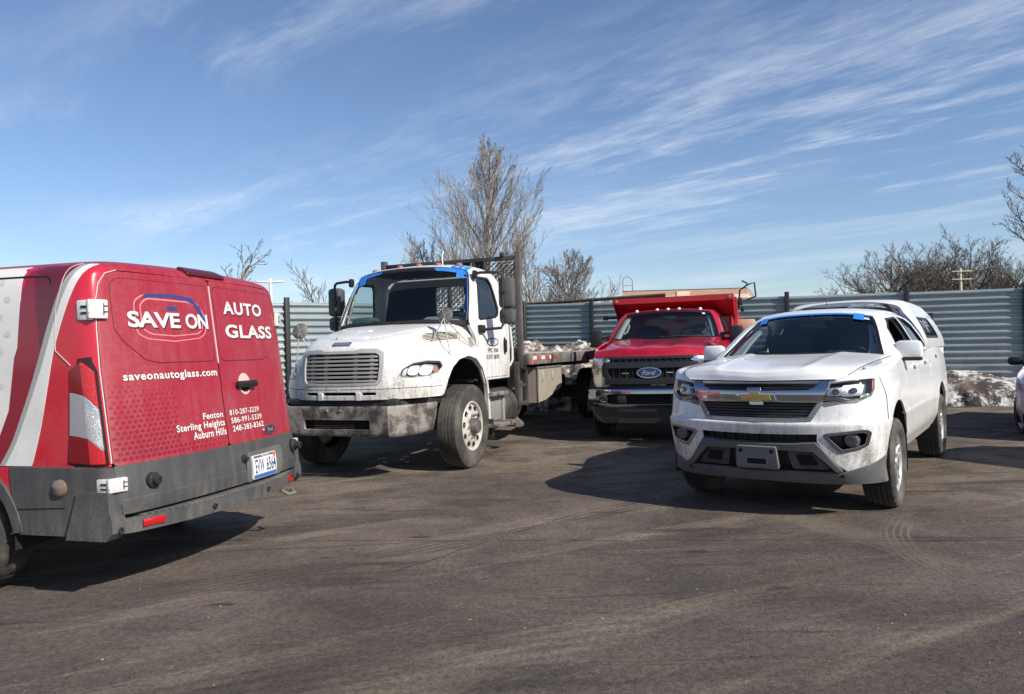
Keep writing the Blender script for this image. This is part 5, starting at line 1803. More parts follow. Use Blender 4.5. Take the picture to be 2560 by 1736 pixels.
    MB().box((-1.10, -1.12, .66), (.05, .05, .44), .005).build('step_post', mat('dull_aluminium2', (.45, .45, .44), .5, metal=.5), T)
    q = MB().lathe([(.001, -.32), (.24, -.32), (.27, -.28), (.27, .28), (.24, .32), (.001, .32)], (-.88, -1.45, .64), 'y', 28)
    q.build('fuel_tank', mat('dark_tank', (.05, .048, .045), .5, metal=.4, dirt=.7, floor=1, dcol=(.16, .14, .12)), T)
    MB().tube([(-1.03, -1.66, 1.78), (-1.05, -1.68, 1.45), (-1.05, -1.68, 1.30), (-1.0, -1.62, 1.16)], .02, 8).build('grab_rail', mat('pale_rail', (.6, .58, .52), .5), T)
    # headboard
    MB().box((0, -1.83, 2.80), (2.26, .07, .06), .006).build('headboard_rail', BLK, T)
    MB().box((0, -1.83, 1.42), (2.26, .07, .08), .006).build('headboard_rail', BLK, T)
    for x in (-1.125, 1.125):
        MB().box((x, -1.83, 2.03), (.085, .085, 1.72), .006).build('headboard_post', mat('worn_black_steel', (.075, .07, .065), .55, dirt=.7, floor=1, zlo=0, zhi=4, dcol=(.15, .13, .115)), T)
    for x in (-.60, -.42, .0, .60):
        MB().box((x, -1.82, 2.10), (.045, .05, 1.36), .004).build('headboard_bar', BLK, T)
    MB().box((-.51, -1.845, 2.66), (.15, .01, .24)).build('headboard_plate', BLK, T)
    MB().box((.2, -1.845, 2.62), (1.1, .01, .32)).build('headboard_plate', BLK, T)
    MB().box((-.89, -1.79, 2.855), (.07, .06, .06), .01).build('lamp_stub', BLK, T)
    em_ = MB()
    dw_, dh_ = .085, .036
    nx, nz = int(2.22 / dw_), int(1.30 / dh_)
    th, dp = .0085, .014
    for j in range(nz):
        z = 1.47 + j * dh_
        for i in range(nx + 1):
            x = -1.12 + i * dw_ + (dw_ / 2 if j % 2 else 0)
            if x > 1.12:
                continue
            # strand: short flat then slanting to the next row on both sides
            for sx in (-1, 1):
                a, b = Vector((x + sx * dw_ * .16, 0, z)), Vector((x + sx * dw_ * .34, 0, z + dh_))
                for (p, q_) in (((x, z), (a.x, a.z)), ((a.x, a.z), (b.x, b.z))):
                    vs = [(p[0], -1.83 - dp, p[1] - th), (p[0], -1.83 + dp, p[1] + th * .3), (p[0], -1.83 + dp * .6, p[1] + th),
                          (q_[0], -1.83 - dp, q_[1] - th), (q_[0], -1.83 + dp, q_[1] + th * .3), (q_[0], -1.83 + dp * .6, q_[1] + th)]
                    em_.add(vs, [(0, 1, 4, 3), (1, 2, 5, 4), (2, 0, 3, 5)])
    tag(em_.build('expanded_metal', mat('mesh_steel', (.075, .072, .068), .5, metal=.3), T, smooth=False), kind='stuff')
    # deck with side rail, tape marks, lamps, pockets
    DK = mat('worn_deck_planks', (.36, .32, .27), .85, var=.25)
    for i in range(12):
        x = -1.10 + i * .20
        MB().box((x, -5.05, 1.372), (.19, 6.36, .04), .004).build('deck_plank', DK, T)
    RL = mat('rail_steel', (.10, .095, .09), .6, dirt=.8, floor=1, zlo=0, zhi=3, dcol=(.25, .22, .19), dscale=5)
    for s in (-1, 1):
        rl = MB().box((s * 1.225, -5.05, 1.30), (.06, 6.4, .17), .006).build('deck_rail', RL, T)
        for k in range(5):
            y = -2.9 - k * 1.1
            MB().box((s * 1.262, y, 1.30), (.025, .07, .13), .004).build('stake_pocket', BLK, rl)
        for k in range(6):
            MB().box((s * 1.257, -2.08 - k * .20, 1.315), (.006, .17, .055), 0).build('reflective_tape', mat('tape_white', (.66, .62, .58), .5, var=.3) if k % 2 == 0 else mat('tape_red', (.50, .05, .05), .5, var=.4), rl)
        MB().box((s * 1.262, -1.95, 1.265), (.012, .07, .10), .004).build('side_marker', mat('orange_marker', (.55, .16, .07), .4), rl)
    MB().box((0, -1.86, 1.25), (2.40, .12, .22), .01).box((0, -5.0, 1.20), (1.0, 6.2, .20), .02).build('deck_frame', BLK, T)
    for k in range(8):
        MB().box((0, -2.4 - k * .75, 1.27), (2.36, .08, .12), .005).build('cross_member', BLK, T)
    # toolbox and ladder rack below the deck
    tb = MB()
    tb.prism([(-2.35, 1.165), (-3.62, 1.165), (-3.64, .84), (-3.60, .80), (-2.75, .64), (-2.35, .62)], -1.19, -.70, 'x')
    tbo = tb.build('toolbox', mat('dusty_toolbox', (.26, .225, .185), .7, dirt=.5, floor=1, zlo=0, zhi=3, dcol=(.40, .36, .30), streak=True, dscale=4), T)
    for y in (-2.62, -3.12):
        MB().box((-1.197, y, 1.02), (.012, .09, .16), .004).box((-1.205, y, 1.02), (.012, .035, .10), .003).build('paddle_latch', mat('latch_pale', (.5, .47, .42), .5, metal=.4), tbo)
    MB().box((-1.195, -2.36, .89), (.02, .03, .55), .003).box((-1.195, -2.98, 1.155), (.02, 1.28, .03), .003).build('box_trim', RL, tbo)
    for y in (-1.62, -1.95):
        MB().box((-1.14, y, .94), (.07, .07, .66), .006).build('hanger_post', BLK, T)
    MB().box((-1.14, -1.79, .66), (.06, .36, .06), .005).box((-1.14, -1.79, .92), (.05, .36, .05), .005).build('hanger_rail', BLK, T)
    MB().tube([(-.9, -1.9, .62), (-1.05, -1.75, .42), (-1.15, -1.70, .36), (-1.18, -1.5, .38)], .045, 8).build('exhaust_pipe', mat('dull_pipe', (.28, .27, .25), .5, metal=.6), T)
    # wheels
    def rim_truck(t, rim, w, side):
        o = side
        D = MB()
        D.lathe([(rim + .012, o * w * .40), (rim + .004, o * w * .44), (rim - .012, o * w * .42), (rim - .02, o * w * .30), (rim - .03, 0)], (0, 0, 0), 'x', 56)
        D.build('rim', WRM, t)
        dd = Surf([[(o * (w * .30 - .0), (rim - .015) * math.cos(a), (rim - .015) * math.sin(a)) for a in np.linspace(0, 2 * math.pi, 25)],
                   [(o * (w * .345), (rim - .07) * math.cos(a), (rim - .07) * math.sin(a)) for a in np.linspace(0, 2 * math.pi, 25)],
                   [(o * (w * .40), .165 * math.cos(a), .165 * math.sin(a)) for a in np.linspace(0, 2 * math.pi, 25)],
                   [(o * (w * .41), .07 * math.cos(a), .07 * math.sin(a)) for a in np.linspace(0, 2 * math.pi, 25)]], 3, 4, mirror=False, out=(o, 0, 0))
        hl = []
        q = MB()
        D2 = MB().lathe([(rim - .018, o * w * .30), (rim - .05, o * w * .335), (.195, o * w * .385), (.165, o * w * .41), (.001, o * w * .41)], (0, 0, 0), 'x', 56)
        D2.build('wheel_disc', WRM, t)
        for k in range(10):
            a = 2 * math.pi * k / 10 + .15
            c = (o * (w * .366), .228 * math.cos(a), .228 * math.sin(a))
            MB().lathe([(.034, o * .004), (.030, o * .010), (.026, o * .002), (.001, o * .001)], c, 'x', 14).build('hand_hole', m_gap, t)
            a = 2 * math.pi * k / 10
            MB().lathe([(.019, 0), (.019, o * .022), (.012, o * .040), (.001, o * .042)], (o * w * .41, .137 * math.cos(a), .137 * math.sin(a)), 'x', 8).build('lug_nut', m_chromed, t)
        MB().lathe([(.10, 0), (.095, o * .05), (.08, o * .085), (.06, o * .09), (.001, o * .092)], (o * w * .41, 0, 0), 'x', 24).build('hub', mat('hub_dark', (.12, .115, .11), .5, metal=.5, dirt=.6, floor=1, dcol=(.3, .27, .23)), t)
    WRM = mat('white_steel_wheel', (.66, .62, .56), .5, metal=.3, dirt=.6, floor=1.0, zlo=0, zhi=2, dcol=(.30, .26, .21), dscale=9)
    for s in (-1, 1):
        wheel(T, (s * 1.03, 0.02, .515), .515, .285, .298, s, rim_truck, m_rubber_n, 0, 4, 0.0)
        for x in (.80, 1.08):
            q = MB()
            tyre(q, (0, 0, 0), .515, .27, .29, s, 0, n=48, grooves=3)
            q.build('wheel', m_rubber, T).location = (s * x, -6.7, .515)
    return T


def panel_flat(name, poly, holes, y0, y1, m, parent):
    """flat sheet in the x-z plane with openings"""
    loops = [dense(rounded(poly, 0), 10)] + [rounded(h, .05) for h in holes]
    vs, es = [], []
    for lp in loops:
        b = len(vs)
        vs += [Vector(q) for q in lp]
        es += [(b + i, b + (i + 1) % len(lp)) for i in range(len(lp))]
    ov, oe, of, *_ = delaunay_2d_cdt(vs, es, [], 0, 1e-7)
    op = np.array([tuple(q) for q in ov])
    tri = np.array(of)
    cen = op[tri].mean(1)
    ok = inside(loops[0], cen)
    for h in loops[1:]:
        ok &= ~inside(h, cen)
    q = MB()
    for y in (y0, y1):
        q.add([(p[0], y, p[1]) for p in op], [tuple(int(i) for i in t) for t in tri[ok]])
    for lp in loops:
        n = len(lp)
        q.add([(p[0], y0, p[1]) for p in lp] + [(p[0], y1, p[1]) for p in lp], [(i, (i + 1) % n, n + (i + 1) % n, n + i) for i in range(n)])
    return q.build(name, m, parent)


build_flatbed()

# ------------------------------------------------------------------ red dump truck
def build_dump():
    T = empty('dump_truck', (2.359, 11.845, 0), R(159.93), 'red dump truck with chrome bumper and black grille parked behind the white pickup', 'dump truck')
    RED = mat('red_paint', (.40, .005, .022), .25, coat=.8, dirt=.25, zlo=.4, zhi=1.4, floor=.12, dcol=(.30, .16, .14))
    REDB = mat('red_box_paint', (.38, .004, .013), .35, coat=.4, dirt=.25, zlo=.8, zhi=2.6, floor=.4, dcol=(.25, .07, .07))
    GB = mat('satin_black_grille', (.020, .020, .022), .38)
    def pr(z, yf, k, ex=0.0):
        xs = (0, .35, .62, .80, .915, .975, 1.0, 1.0, .995, .985)
        ys = (yf, yf - .01, yf - .05, yf - .14, yf - .30, .46, 0, -.55, -1.3, -2.0)
        return [(x * (1 if i < 3 else k), y, z) for i, (x, y) in enumerate(zip(xs, ys))]
    rows = [pr(.45, .93, .97), pr(.80, .97, 1.0), pr(.95, .975, 1.0), pr(1.10, .965, .998), pr(1.22, .95, .99), pr(1.285, .935, .975),
            pr(1.36, .905, .955), pr(1.42, .865, .925), pr(1.50, .80, .915)]
    for j, (za, zb) in ((6, (1.36, 1.40)), (7, (1.405, 1.47)), (8, (1.43, 1.57))):
        for i in range(10):
            f = min(1, max(0, (i - 3) / 4))
            x, y, z = rows[j][i]
            rows[j][i] = (x, y, za + (zb - za) * f if i > 2 else za)
    for i, xx in ((3, .70), (4, .78), (5, .81), (6, .84), (7, .90)):
        rows[8][i] = (xx, rows[8][i][1], rows[8][i][2])
    S = Surf(rows, 5, 5)
    def sym(h):
        return [(x, z) for x, z in h] + [(-x, z) for x, z in h[::-1] if abs(x) > 1e-6]
    af = arch(0, .43, .47, .45)
    # front frame, fenders, doors
    lampo = [(.62, 1.275), (.94, 1.275), (.975, 1.25), (.985, .86), (.96, .835), (.62, .835), (.60, .88), (.735, 1.0), (.735, 1.19), (.60, 1.225)]
    gro = sym([(0, 1.275), (.62, 1.275), (.615, 1.222), (.74, 1.185), (.74, 1.0), (.60, .875), (.615, .835), (0, .832)])
    panel('front_panel', S, [('f', -.80, 1.30), ('f', .80, 1.30), ('p', 4.3, 5.1), ('p', 4.6, 4.0), ('p', 4.6, 1.0), ('f', .6, .80), ('f', -.6, .80), ('p', -4.6, 1.0), ('p', -4.6, 4.0), ('p', -4.3, 5.1)], GB, T, 'f', off=-.02, thick=.02)
    for s in (-1, 1):
        fen = [('p', 4.3, 5.1), ('p', 4.6, 6.0), ('p', 5, 8), ('p', 7.0, 8), ('s', -.60, 1.3), ('s', -.60, .60), ('s', -.50, .50)] + [('s', *q) for q in af[::-1]][1:-1] + [('p', 4.65, 1.0), ('p', 4.62, 4.0)]
        panel('fender', S, fen, RED, T, 's', s, thick=.03)
        panel('door', S, [(-.61, .60), (-.61, 1.3), (-.62, 1.555), (-1.65, 1.565), (-1.66, .60)], RED, T, 's', s, r=.02, thick=.03)
        panel('cab_corner', S, [(-1.67, .60), (-1.66, 1.565), (-1.98, 1.565), (-1.98, .60)], RED, T, 's', s, r=.01, thick=.03)
        # black flare round the arch
        fl = [(q[0] * 1.16, .43 + (q[1] - .43) * 1.16) for q in af]
        q = MB()
        n = len(af)
        vs = [(s * .99, y, z) for y, z in fl] + [(s * 1.075, y * .98, .43 + (z - .43) * .98) for y, z in fl] + [(s * 1.075, y, z) for y, z in af] + [(s * .70, y, z) for y, z in af] + [(s * .7, 0, .4)]
        fs = []
        for k in range(3):
            fs += [(k * n + i, k * n + i + 1, k * n + n + i + 1, k * n + n + i) for i in range(n - 1)]
        fs += [(3 * n + i, 3 * n + i + 1, 4 * n) for i in range(n - 1)]
        q.add(vs, fs).build('fender_flare', m_black, T, 40)
        # headlamp
        hb = panel('headlamp', S, lampo, mat('f_lamp_housing', (.72, .73, .74), .2, metal=.9), T, 'f', s, r=.01, off=.0, thick=.03)
        for (x0, x1, z0, z1) in ((.66, .79, 1.125, 1.25), (.80, .93, 1.125, 1.25), (.66, .79, .86, .985), (.80, .93, .86, .985)):
            panel('reflector', S, [(x0, z0), (x1, z0), (x1, z1), (x0, z1)], mat('f_reflector', (.80, .81, .82), .15, metal=1.0, bump=.25, bscale=60), hb, 'f', s, r=.015, off=.004, thick=.01, bev=.006)
        panel('turn_lamp', S, [(.80, 1.02), (.95, 1.02), (.95, 1.09), (.80, 1.09)], m_amber, hb, 'f', s, r=.01, off=.004, thick=.01, bev=.003)
        panel('lens', S, lampo, m_lens, hb, 'f', s, r=.02, off=.014, thick=.006, bev=.002)
    # grille
    gb = panel('grille', S, gro, m_gap, T, 'f', r=.01, off=-.012, thick=.02)
    for (z0, z1, w, o) in ((1.255, 1.285, .63, .010), (1.118, 1.195, .69, .03), (.880, .962, .66, .03), (.826, .850, .62, .012)):
        panel('grille_bar', S, [(-w, z0), (w, z0), (w + .01, z1), (-w - .01, z1)], GB, gb, 'f', r=.012, off=o, thick=.05, bev=.008)
    for s in (-1, 1):
        panel('grille_end', S, [(.55, .93), (.69, .985), (.72, 1.02), (.72, 1.165), (.66, 1.185), (.55, 1.15), (.62, 1.11), (.63, 1.02)], GB, gb, 'f', s, r=.015, off=.022, thick=.04, bev=.006)
    for i in range(12):
        x = -.55 + i * .10
        for z0, z1 in ((1.198, 1.253), (.965, 1.115), (.852, .878)):
            if abs(x) < .18 and z0 < 1.1 and z0 > .9:
                continue
            panel('grille_rib', S, [(x - .006, z0), (x + .006, z0), (x + .006, z1), (x - .006, z1)], GB, gb, 'f', off=.004, thick=.02, bev=.001)
    for (x, z, w) in ((.36, 1.04, .05), (-.30, 1.045, .05), (-.18, .864, .06), (-.06, .864, .04)):
        panel('grille_glint', S, [(x - w, z - .006), (x + w, z - .006), (x + w, z + .006), (x - w, z + .006)], m_chromed, gb, 'f', off=.002, thick=.01, bev=.001)
    ov = panel('badge', S, ellipse(0, 1.043, .180, .078, 40), m_chrome, T, 'f', off=.045, thick=.03, bev=.008)
    panel('badge_face', S, ellipse(0, 1.043, .166, .064, 40), mat('badge_blue', (.010, .022, .075), .2, coat=.5), ov, 'f', off=.049, thick=.006, bev=.002)
    letter('badge_script', S, 'Ford', .098, -.100, 1.012, 1.076, mat('badge_silver', (.45, .47, .50), .35), ov, 'f', off=.052, bold=-.006, shear=.4)
    # bumper
    Bm = Surf([[(0, 1.10, .815), (.40, 1.095, .815), (.62, 1.07, .815), (.80, .99, .812), (.93, .86, .805), (1.0, .70, .80)],
               [(0, 1.12, .78), (.40, 1.115, .78), (.62, 1.09, .78), (.82, 1.005, .775), (.955, .865, .77), (1.02, .70, .77)],
               [(0, 1.12, .60), (.40, 1.115, .60), (.62, 1.09, .60), (.82, 1.005, .60), (.95, .865, .60), (1.015, .70, .60)],
               [(0, 1.09, .545), (.40, 1.085, .545), (.62, 1.06, .545), (.79, .975, .55), (.91, .84, .56), (.97, .70, .57)]], 6, 6, out=(0, 1, 0))
    bo = sym([(0, .740), (.58, .742), (.635, .725), (.615, .60), (.58, .585), (0, .582)])
    bm_ = panel('front_bumper', Bm, [(-5, 0), (5, 0), (5, 3), (-5, 3)], m_chrome, T, 'p', thick=.03, holes=[{'axis': 'f', 'pts': bo, 'r': .02}], bev=.006)
    panel('bumper_opening', Bm, sym([(0, .75), (.64, .75), (.63, .57), (0, .57)]), m_gap, bm_, 'f', off=-.06, thick=.01)
    for x in (-.40, .40):
        MB().box((x, 1.07, .66), (.14, .08, .12), .015).build('tow_hook', GB, bm_)
    MB().prism([(-.90, .55), (.90, .55), (.80, .36), (.70, .30), (-.70, .30), (-.80, .36)], .80, 1.02, 'y').build('valance', GB, T)
    for s in (-1, 1):
        MB().prism([(-.12, .555), (.12, .555), (.09, .50), (-.12, .48)], 1.021, 1.03, 'y', (s * .58, 0, -.16)).build('fog_slot', m_gap, T)
    # hood
    HR = []
    for k, (y, z, xe, ze, ye) in enumerate(((.945, 1.285, .865, 1.288, .77), (.915, 1.36, .885, 1.325, .72), (.862, 1.432, .895, 1.372, .63), (.60, 1.480, .905, 1.410, .42),
                                            (.30, 1.510, .912, 1.445, .18), (0, 1.537, .918, 1.485, -.10), (-.32, 1.558, .935, 1.545, -.58))):
        pts = []
        for f, dz in ((0, -.012), (.25, -.010), (.40, .014), (.55, .024), (.68, .016), (.85, .012), (1.0, 0)):
            pts.append((xe * f, y + (ye - y) * f ** 2, z + (ze - z) * f + dz * min(1, k / 2)))
        HR.append(pts)
    H = Surf(HR, 5, 5, out=(0, .3, 1))
    panel('hood', H, [(-6, 0), (6, 0), (6, 6), (-6, 6)], RED, T, 'p', thick=.03, bev=.006)
    # embossed letters along the hood edge
    letter('embossed_letters', H, 'SUPER DUTY', .42, -.42, 1.330, 1.362, mat('red_emboss', (.36, .004, .014), .35), T, 'f', off=.003, bold=.0, spacing=1.5)
    MB().box((0, -.42, 1.50), (1.70, .34, .07), .01).build('cowl', m_black, T)
    # cab
    s0 = [(.905, -.56, 1.555), (.865, -.72, 1.70), (.80, -.92, 1.87), (.735, -1.06, 1.985), (.68, -1.09, 2.02), (.36, -1.05, 2.052), (0, -1.04, 2.06)]
    s1 = [(.965, -.66, 1.56), (.925, -.84, 1.72), (.855, -1.04, 1.90), (.785, -1.16, 2.005), (.72, -1.20, 2.042), (.38, -1.20, 2.078), (0, -1.20, 2.086)]
    s2 = [(.985, -1.2, 1.565), (.945, -1.25, 1.73), (.875, -1.35, 1.92), (.80, -1.42, 2.015), (.73, -1.45, 2.052), (.38, -1.46, 2.085), (0, -1.46, 2.092)]
    s3 = [(.98, -1.98, 1.565), (.94, -1.97, 1.73), (.87, -1.95, 1.91), (.79, -1.93, 2.0), (.72, -1.92, 2.035), (.38, -1.92, 2.065), (0, -1.92, 2.07)]
    Cb = Surf([q[::-1] for q in (s0, s1, s2, s3)], 5, 7)
    dw = [(-.80, 1.60), (-1.02, 1.82), (-1.16, 1.935), (-1.30, 1.96), (-1.60, 1.955), (-1.62, 1.60)]
    panel('cab', Cb, [(-6, 0), (6, 0), (6, 3), (-6, 3)], RED, T, 'p', thick=.05, holes=[{'axis': 's', 'pts': dw, 'r': .04, 'side': s} for s in (-1, 1)], bev=.006)
    MB().prism([(-.96, 1.0), (.96, 1.0), (.96, 1.6), (.84, 1.95), (.7, 2.03), (-.7, 2.03), (-.84, 1.95), (-.96, 1.6)], -1.97, -1.95, 'y').build('cab_back', RED, T)
    for s in (-1, 1):
        c0 = (-1.25, 1.78)
        inn = [(c0[0] + (y - c0[0]) * .93, c0[1] + (z - c0[1]) * .9) for y, z in dw]
        fr = panel('door_window', Cb, dw, m_black, T, 's', s, r=.04, off=.003, thick=.03, holes=[inn], bev=.002)
        panel('pane', Cb, inn, m_glassd, fr, 's', s, r=.03, off=-.012, thick=.004, bev=.001)
    WS = Surf([[(0, -1.03, 2.052), (.36, -1.045, 2.044), (.66, -1.09, 2.012), (.722, -1.065, 1.985)],
               [(0, -.84, 1.90), (.39, -.86, 1.895), (.715, -.93, 1.87), (.79, -.91, 1.85)],
               [(0, -.60, 1.73), (.42, -.625, 1.725), (.77, -.73, 1.705), (.855, -.715, 1.69)],
               [(0, -.34, 1.55), (.46, -.37, 1.552), (.825, -.54, 1.555), (.905, -.56, 1.55)]], 7, 7, out=(0, 1, 1))
    panel('windshield_frame', WS, [(-3, 0), (3, 0), (3, 3), (-3, 3)], m_black, T, 'p', off=-.004, thick=.02, r=.05, holes=[[(-2.55, .16), (2.55, .16), (2.7, 2.88), (-2.7, 2.88)]], bev=.002)
    panel('windshield', WS, [(-2.6, .13), (2.6, .13), (2.75, 2.92), (-2.75, 2.92)], m_glass, T, 'p', off=-.01, thick=.005, r=.05, bev=.001)
    panel('sticker', WS, ellipse(-1.75, .32, .10, .10, 16), mat('sticker_white', (.6, .6, .58), .5), T, 'p', off=.004, thick=.003, bev=.0005)
    MB().box((0, -.80, 1.42), (1.66, .5, .26), .06).box((-.42, -.95, 1.50), (.45, .2, .12), .05).build('dashboard', m_inside, T)
    for x in (-.42, .42):
        seat(T, x, -1.42, 1.08, .70, .55, m_insideg if x < 0 else m_inside)
    MB().box((0, -1.5, 1.0), (1.8, 1.0, .04)).build('cabin_floor', m_inside, T)
    steering(T, (-.42, -1.08, 1.50), .20, R(25))
    for s in (-1, 1):
        q = MB()
        q.tube([(s * .82, -.70, 1.55), (s * .775, -.86, 1.70), (s * .72, -1.04, 1.86), (s * .67, -1.16, 1.95)], [.055, .05, .045, .04], 6)
        q.tube([(s * .73, -.86, 1.66), (s * .68, -.90, 1.70), (s * .66, -1.0, 1.80), (s * .69, -1.06, 1.84)], .017, 6)
        q.build('pillar_trim', m_pillar, T)
    MB().box((-.02, -1.03, 1.92), (.24, .03, .07), .015).build('rear_view_mirror', m_inside, T)
    MB().tube([(.80, -.50, 1.562), (.40, -.40, 1.59), (.05, -.36, 1.60)], .011, 5).tube([(.03, -.36, 1.59), (-.40, -.42, 1.595), (-.76, -.54, 1.58)], .011, 5).build('wipers', m_black, T)
    for x in (.549, .19, 0, -.19, -.549):
        MB().lathe([(.035, 0), (.033, .02), (.02, .038), (.001, .042)], (x, -1.17, 2.064 - .05 * x * x), 'z', 14).build('clearance_lamp', mat('lamp_pale', (.75, .62, .55), .3, coat=.4), T)
    # tow mirrors
    for s in (-1, 1):
        a = MB().tube([(s * .93, -.66, 1.62), (s * 1.08, -.60, 1.62)], .025, 8).tube([(s * .93, -.66, 1.53), (s * 1.08, -.60, 1.53)], .025, 8).box((s * .95, -.68, 1.575), (.06, .14, .14), .02).build('mirror_arm', m_black, T)
        mh = MB().box((s * 1.17, -.56, 1.59), (.215, .12, .295), .035).build('mirror_head', m_black, a)
        MB().box((s * 1.17, -.624, 1.59), (.17, .006, .25), .002).build('mirror_glass', m_mirror, mh)
        MB().box((s * 1.262, -.51, 1.505), (.03, .03, .05), .008).build('mirror_lamp', mat('lamp_clear_pale', (.55, .56, .58), .2), mh)
    # dump box with cab shield
    q = MB()
    q.box((0, -2.16, 1.65), (2.16, .06, 1.30), .008)
    q.build('box_front', REDB, T)
    sh = MB()
    sh.add([(-1.08, -1.60, 2.33), (1.08, -1.60, 2.33), (1.08, -1.60, 2.23), (-1.08, -1.60, 2.23), (-1.08, -1.66, 2.23), (1.08, -1.66, 2.23), (1.08, -2.13, 2.20), (-1.08, -2.13, 2.20),
            (-1.08, -2.19, 2.33), (1.08, -2.19, 2.33)],
           [(0, 1, 2, 3), (3, 2, 5, 4), (4, 5, 6, 7), (0, 8, 9, 1), (0, 3, 4, 7, 8), (1, 9, 6, 5, 2)])
    sh.build('cab_shield', REDB, T, 20)
    sl = MB()
    sl.add([(-1.06, -1.67, 2.228), (1.06, -1.67, 2.228), (1.06, -2.12, 1.95), (-1.06, -2.12, 1.95)], [(0, 1, 2, 3)])
    sl.build('shield_gusset', REDB, T, 20)
    for s in (-1, 1):
        MB().prism([(-2.13, 1.0), (-2.13, 2.30), (-2.6, 2.02), (-5.2, 1.95), (-5.2, 1.0)], s * 1.05, s * 1.11, 'x').build('box_side', REDB, T)
        MB().prism([(-1.62, 2.235), (-1.62, 2.31), (-2.13, 2.31), (-2.13, 1.90)], s * 1.05, s * 1.075, 'x').build('shield_side', REDB, T)
        MB().lathe([(.001, .018), (.030, .012), (.038, 0)], (s * 1.01, -1.597, 2.275), 'y', 16).build('marker_lamp', mat('copper_marker', (.45, .17, .05), .35, metal=.5), T)
    MB().box((0, -5.2, 1.45), (2.16, .05, .9), .01).box((0, -3.7, 1.05), (2.1, 3.0, .06), .01).build('box_floor', REDB, T)
    # tarp arm, crank and small side boxes
    MB().tube([(1.08, -2.0, 2.0), (1.30, -1.95, 2.0)], .022, 8).lathe([(.05, -.04), (.05, .04)], (1.30, -1.95, 2.0), 'z', 12, cap=True).build('tarp_arm', m_black, T)
    q = MB()
    q.tube([(-1.13, -2.3, 2.10), (-1.16, -2.25, 2.42), (-1.30, -2.25, 2.52), (-1.42, -2.25, 2.55), (-1.44, -2.25, 2.30), (-1.28, -2.25, 2.24)], .016, 6)
    q.box((-1.16, -2.28, 2.22), (.08, .10, .14), .015).box((-1.20, -2.26, 2.08), (.06, .08, .10), .01).tube([(-1.3, -2.25, 2.54), (-1.20, -2.25, 2.60)], .014, 6)
    q.build('tarp_crank', m_black, T)
    MB().box((-1.02, -2.06, 1.78), (.03, .16, .50), .01, Matrix.Rotation(.25, 3, 'X').to_quaternion()).build('side_guard', RED, T)
    MB().box((-1.22, -2.5, 1.60), (.26, .4, .22), .02).build('side_box', REDB, T)
    MB().box((-1.24, -2.9, 1.80), (.30, .4, .20), .02).build('cream_box', mat('cream_plastic', (.55, .40, .24), .6), T)
    MB().box((0, -2.6, .75), (.9, 6.6, .3), .02).box((0, .3, .62), (1.7, .9, .25), .03).build('chassis', m_under, T)
    rs = rim_spokes(8, False, m_alloy, .11)
    for s in (-1, 1):
        wheel(T, (s * .90, 0, .40), .40, .25, .255, s, rs, m_rubber, 1, 4)
        for x in (.74, 1.0):
            q = MB()
            tyre(q, (0, 0, 0), .40, .24, .25, s, 0, n=48, grooves=3)
            q.build('wheel', m_rubber, T).location = (s * x, -4.3, .40)
    return T


build_dump()

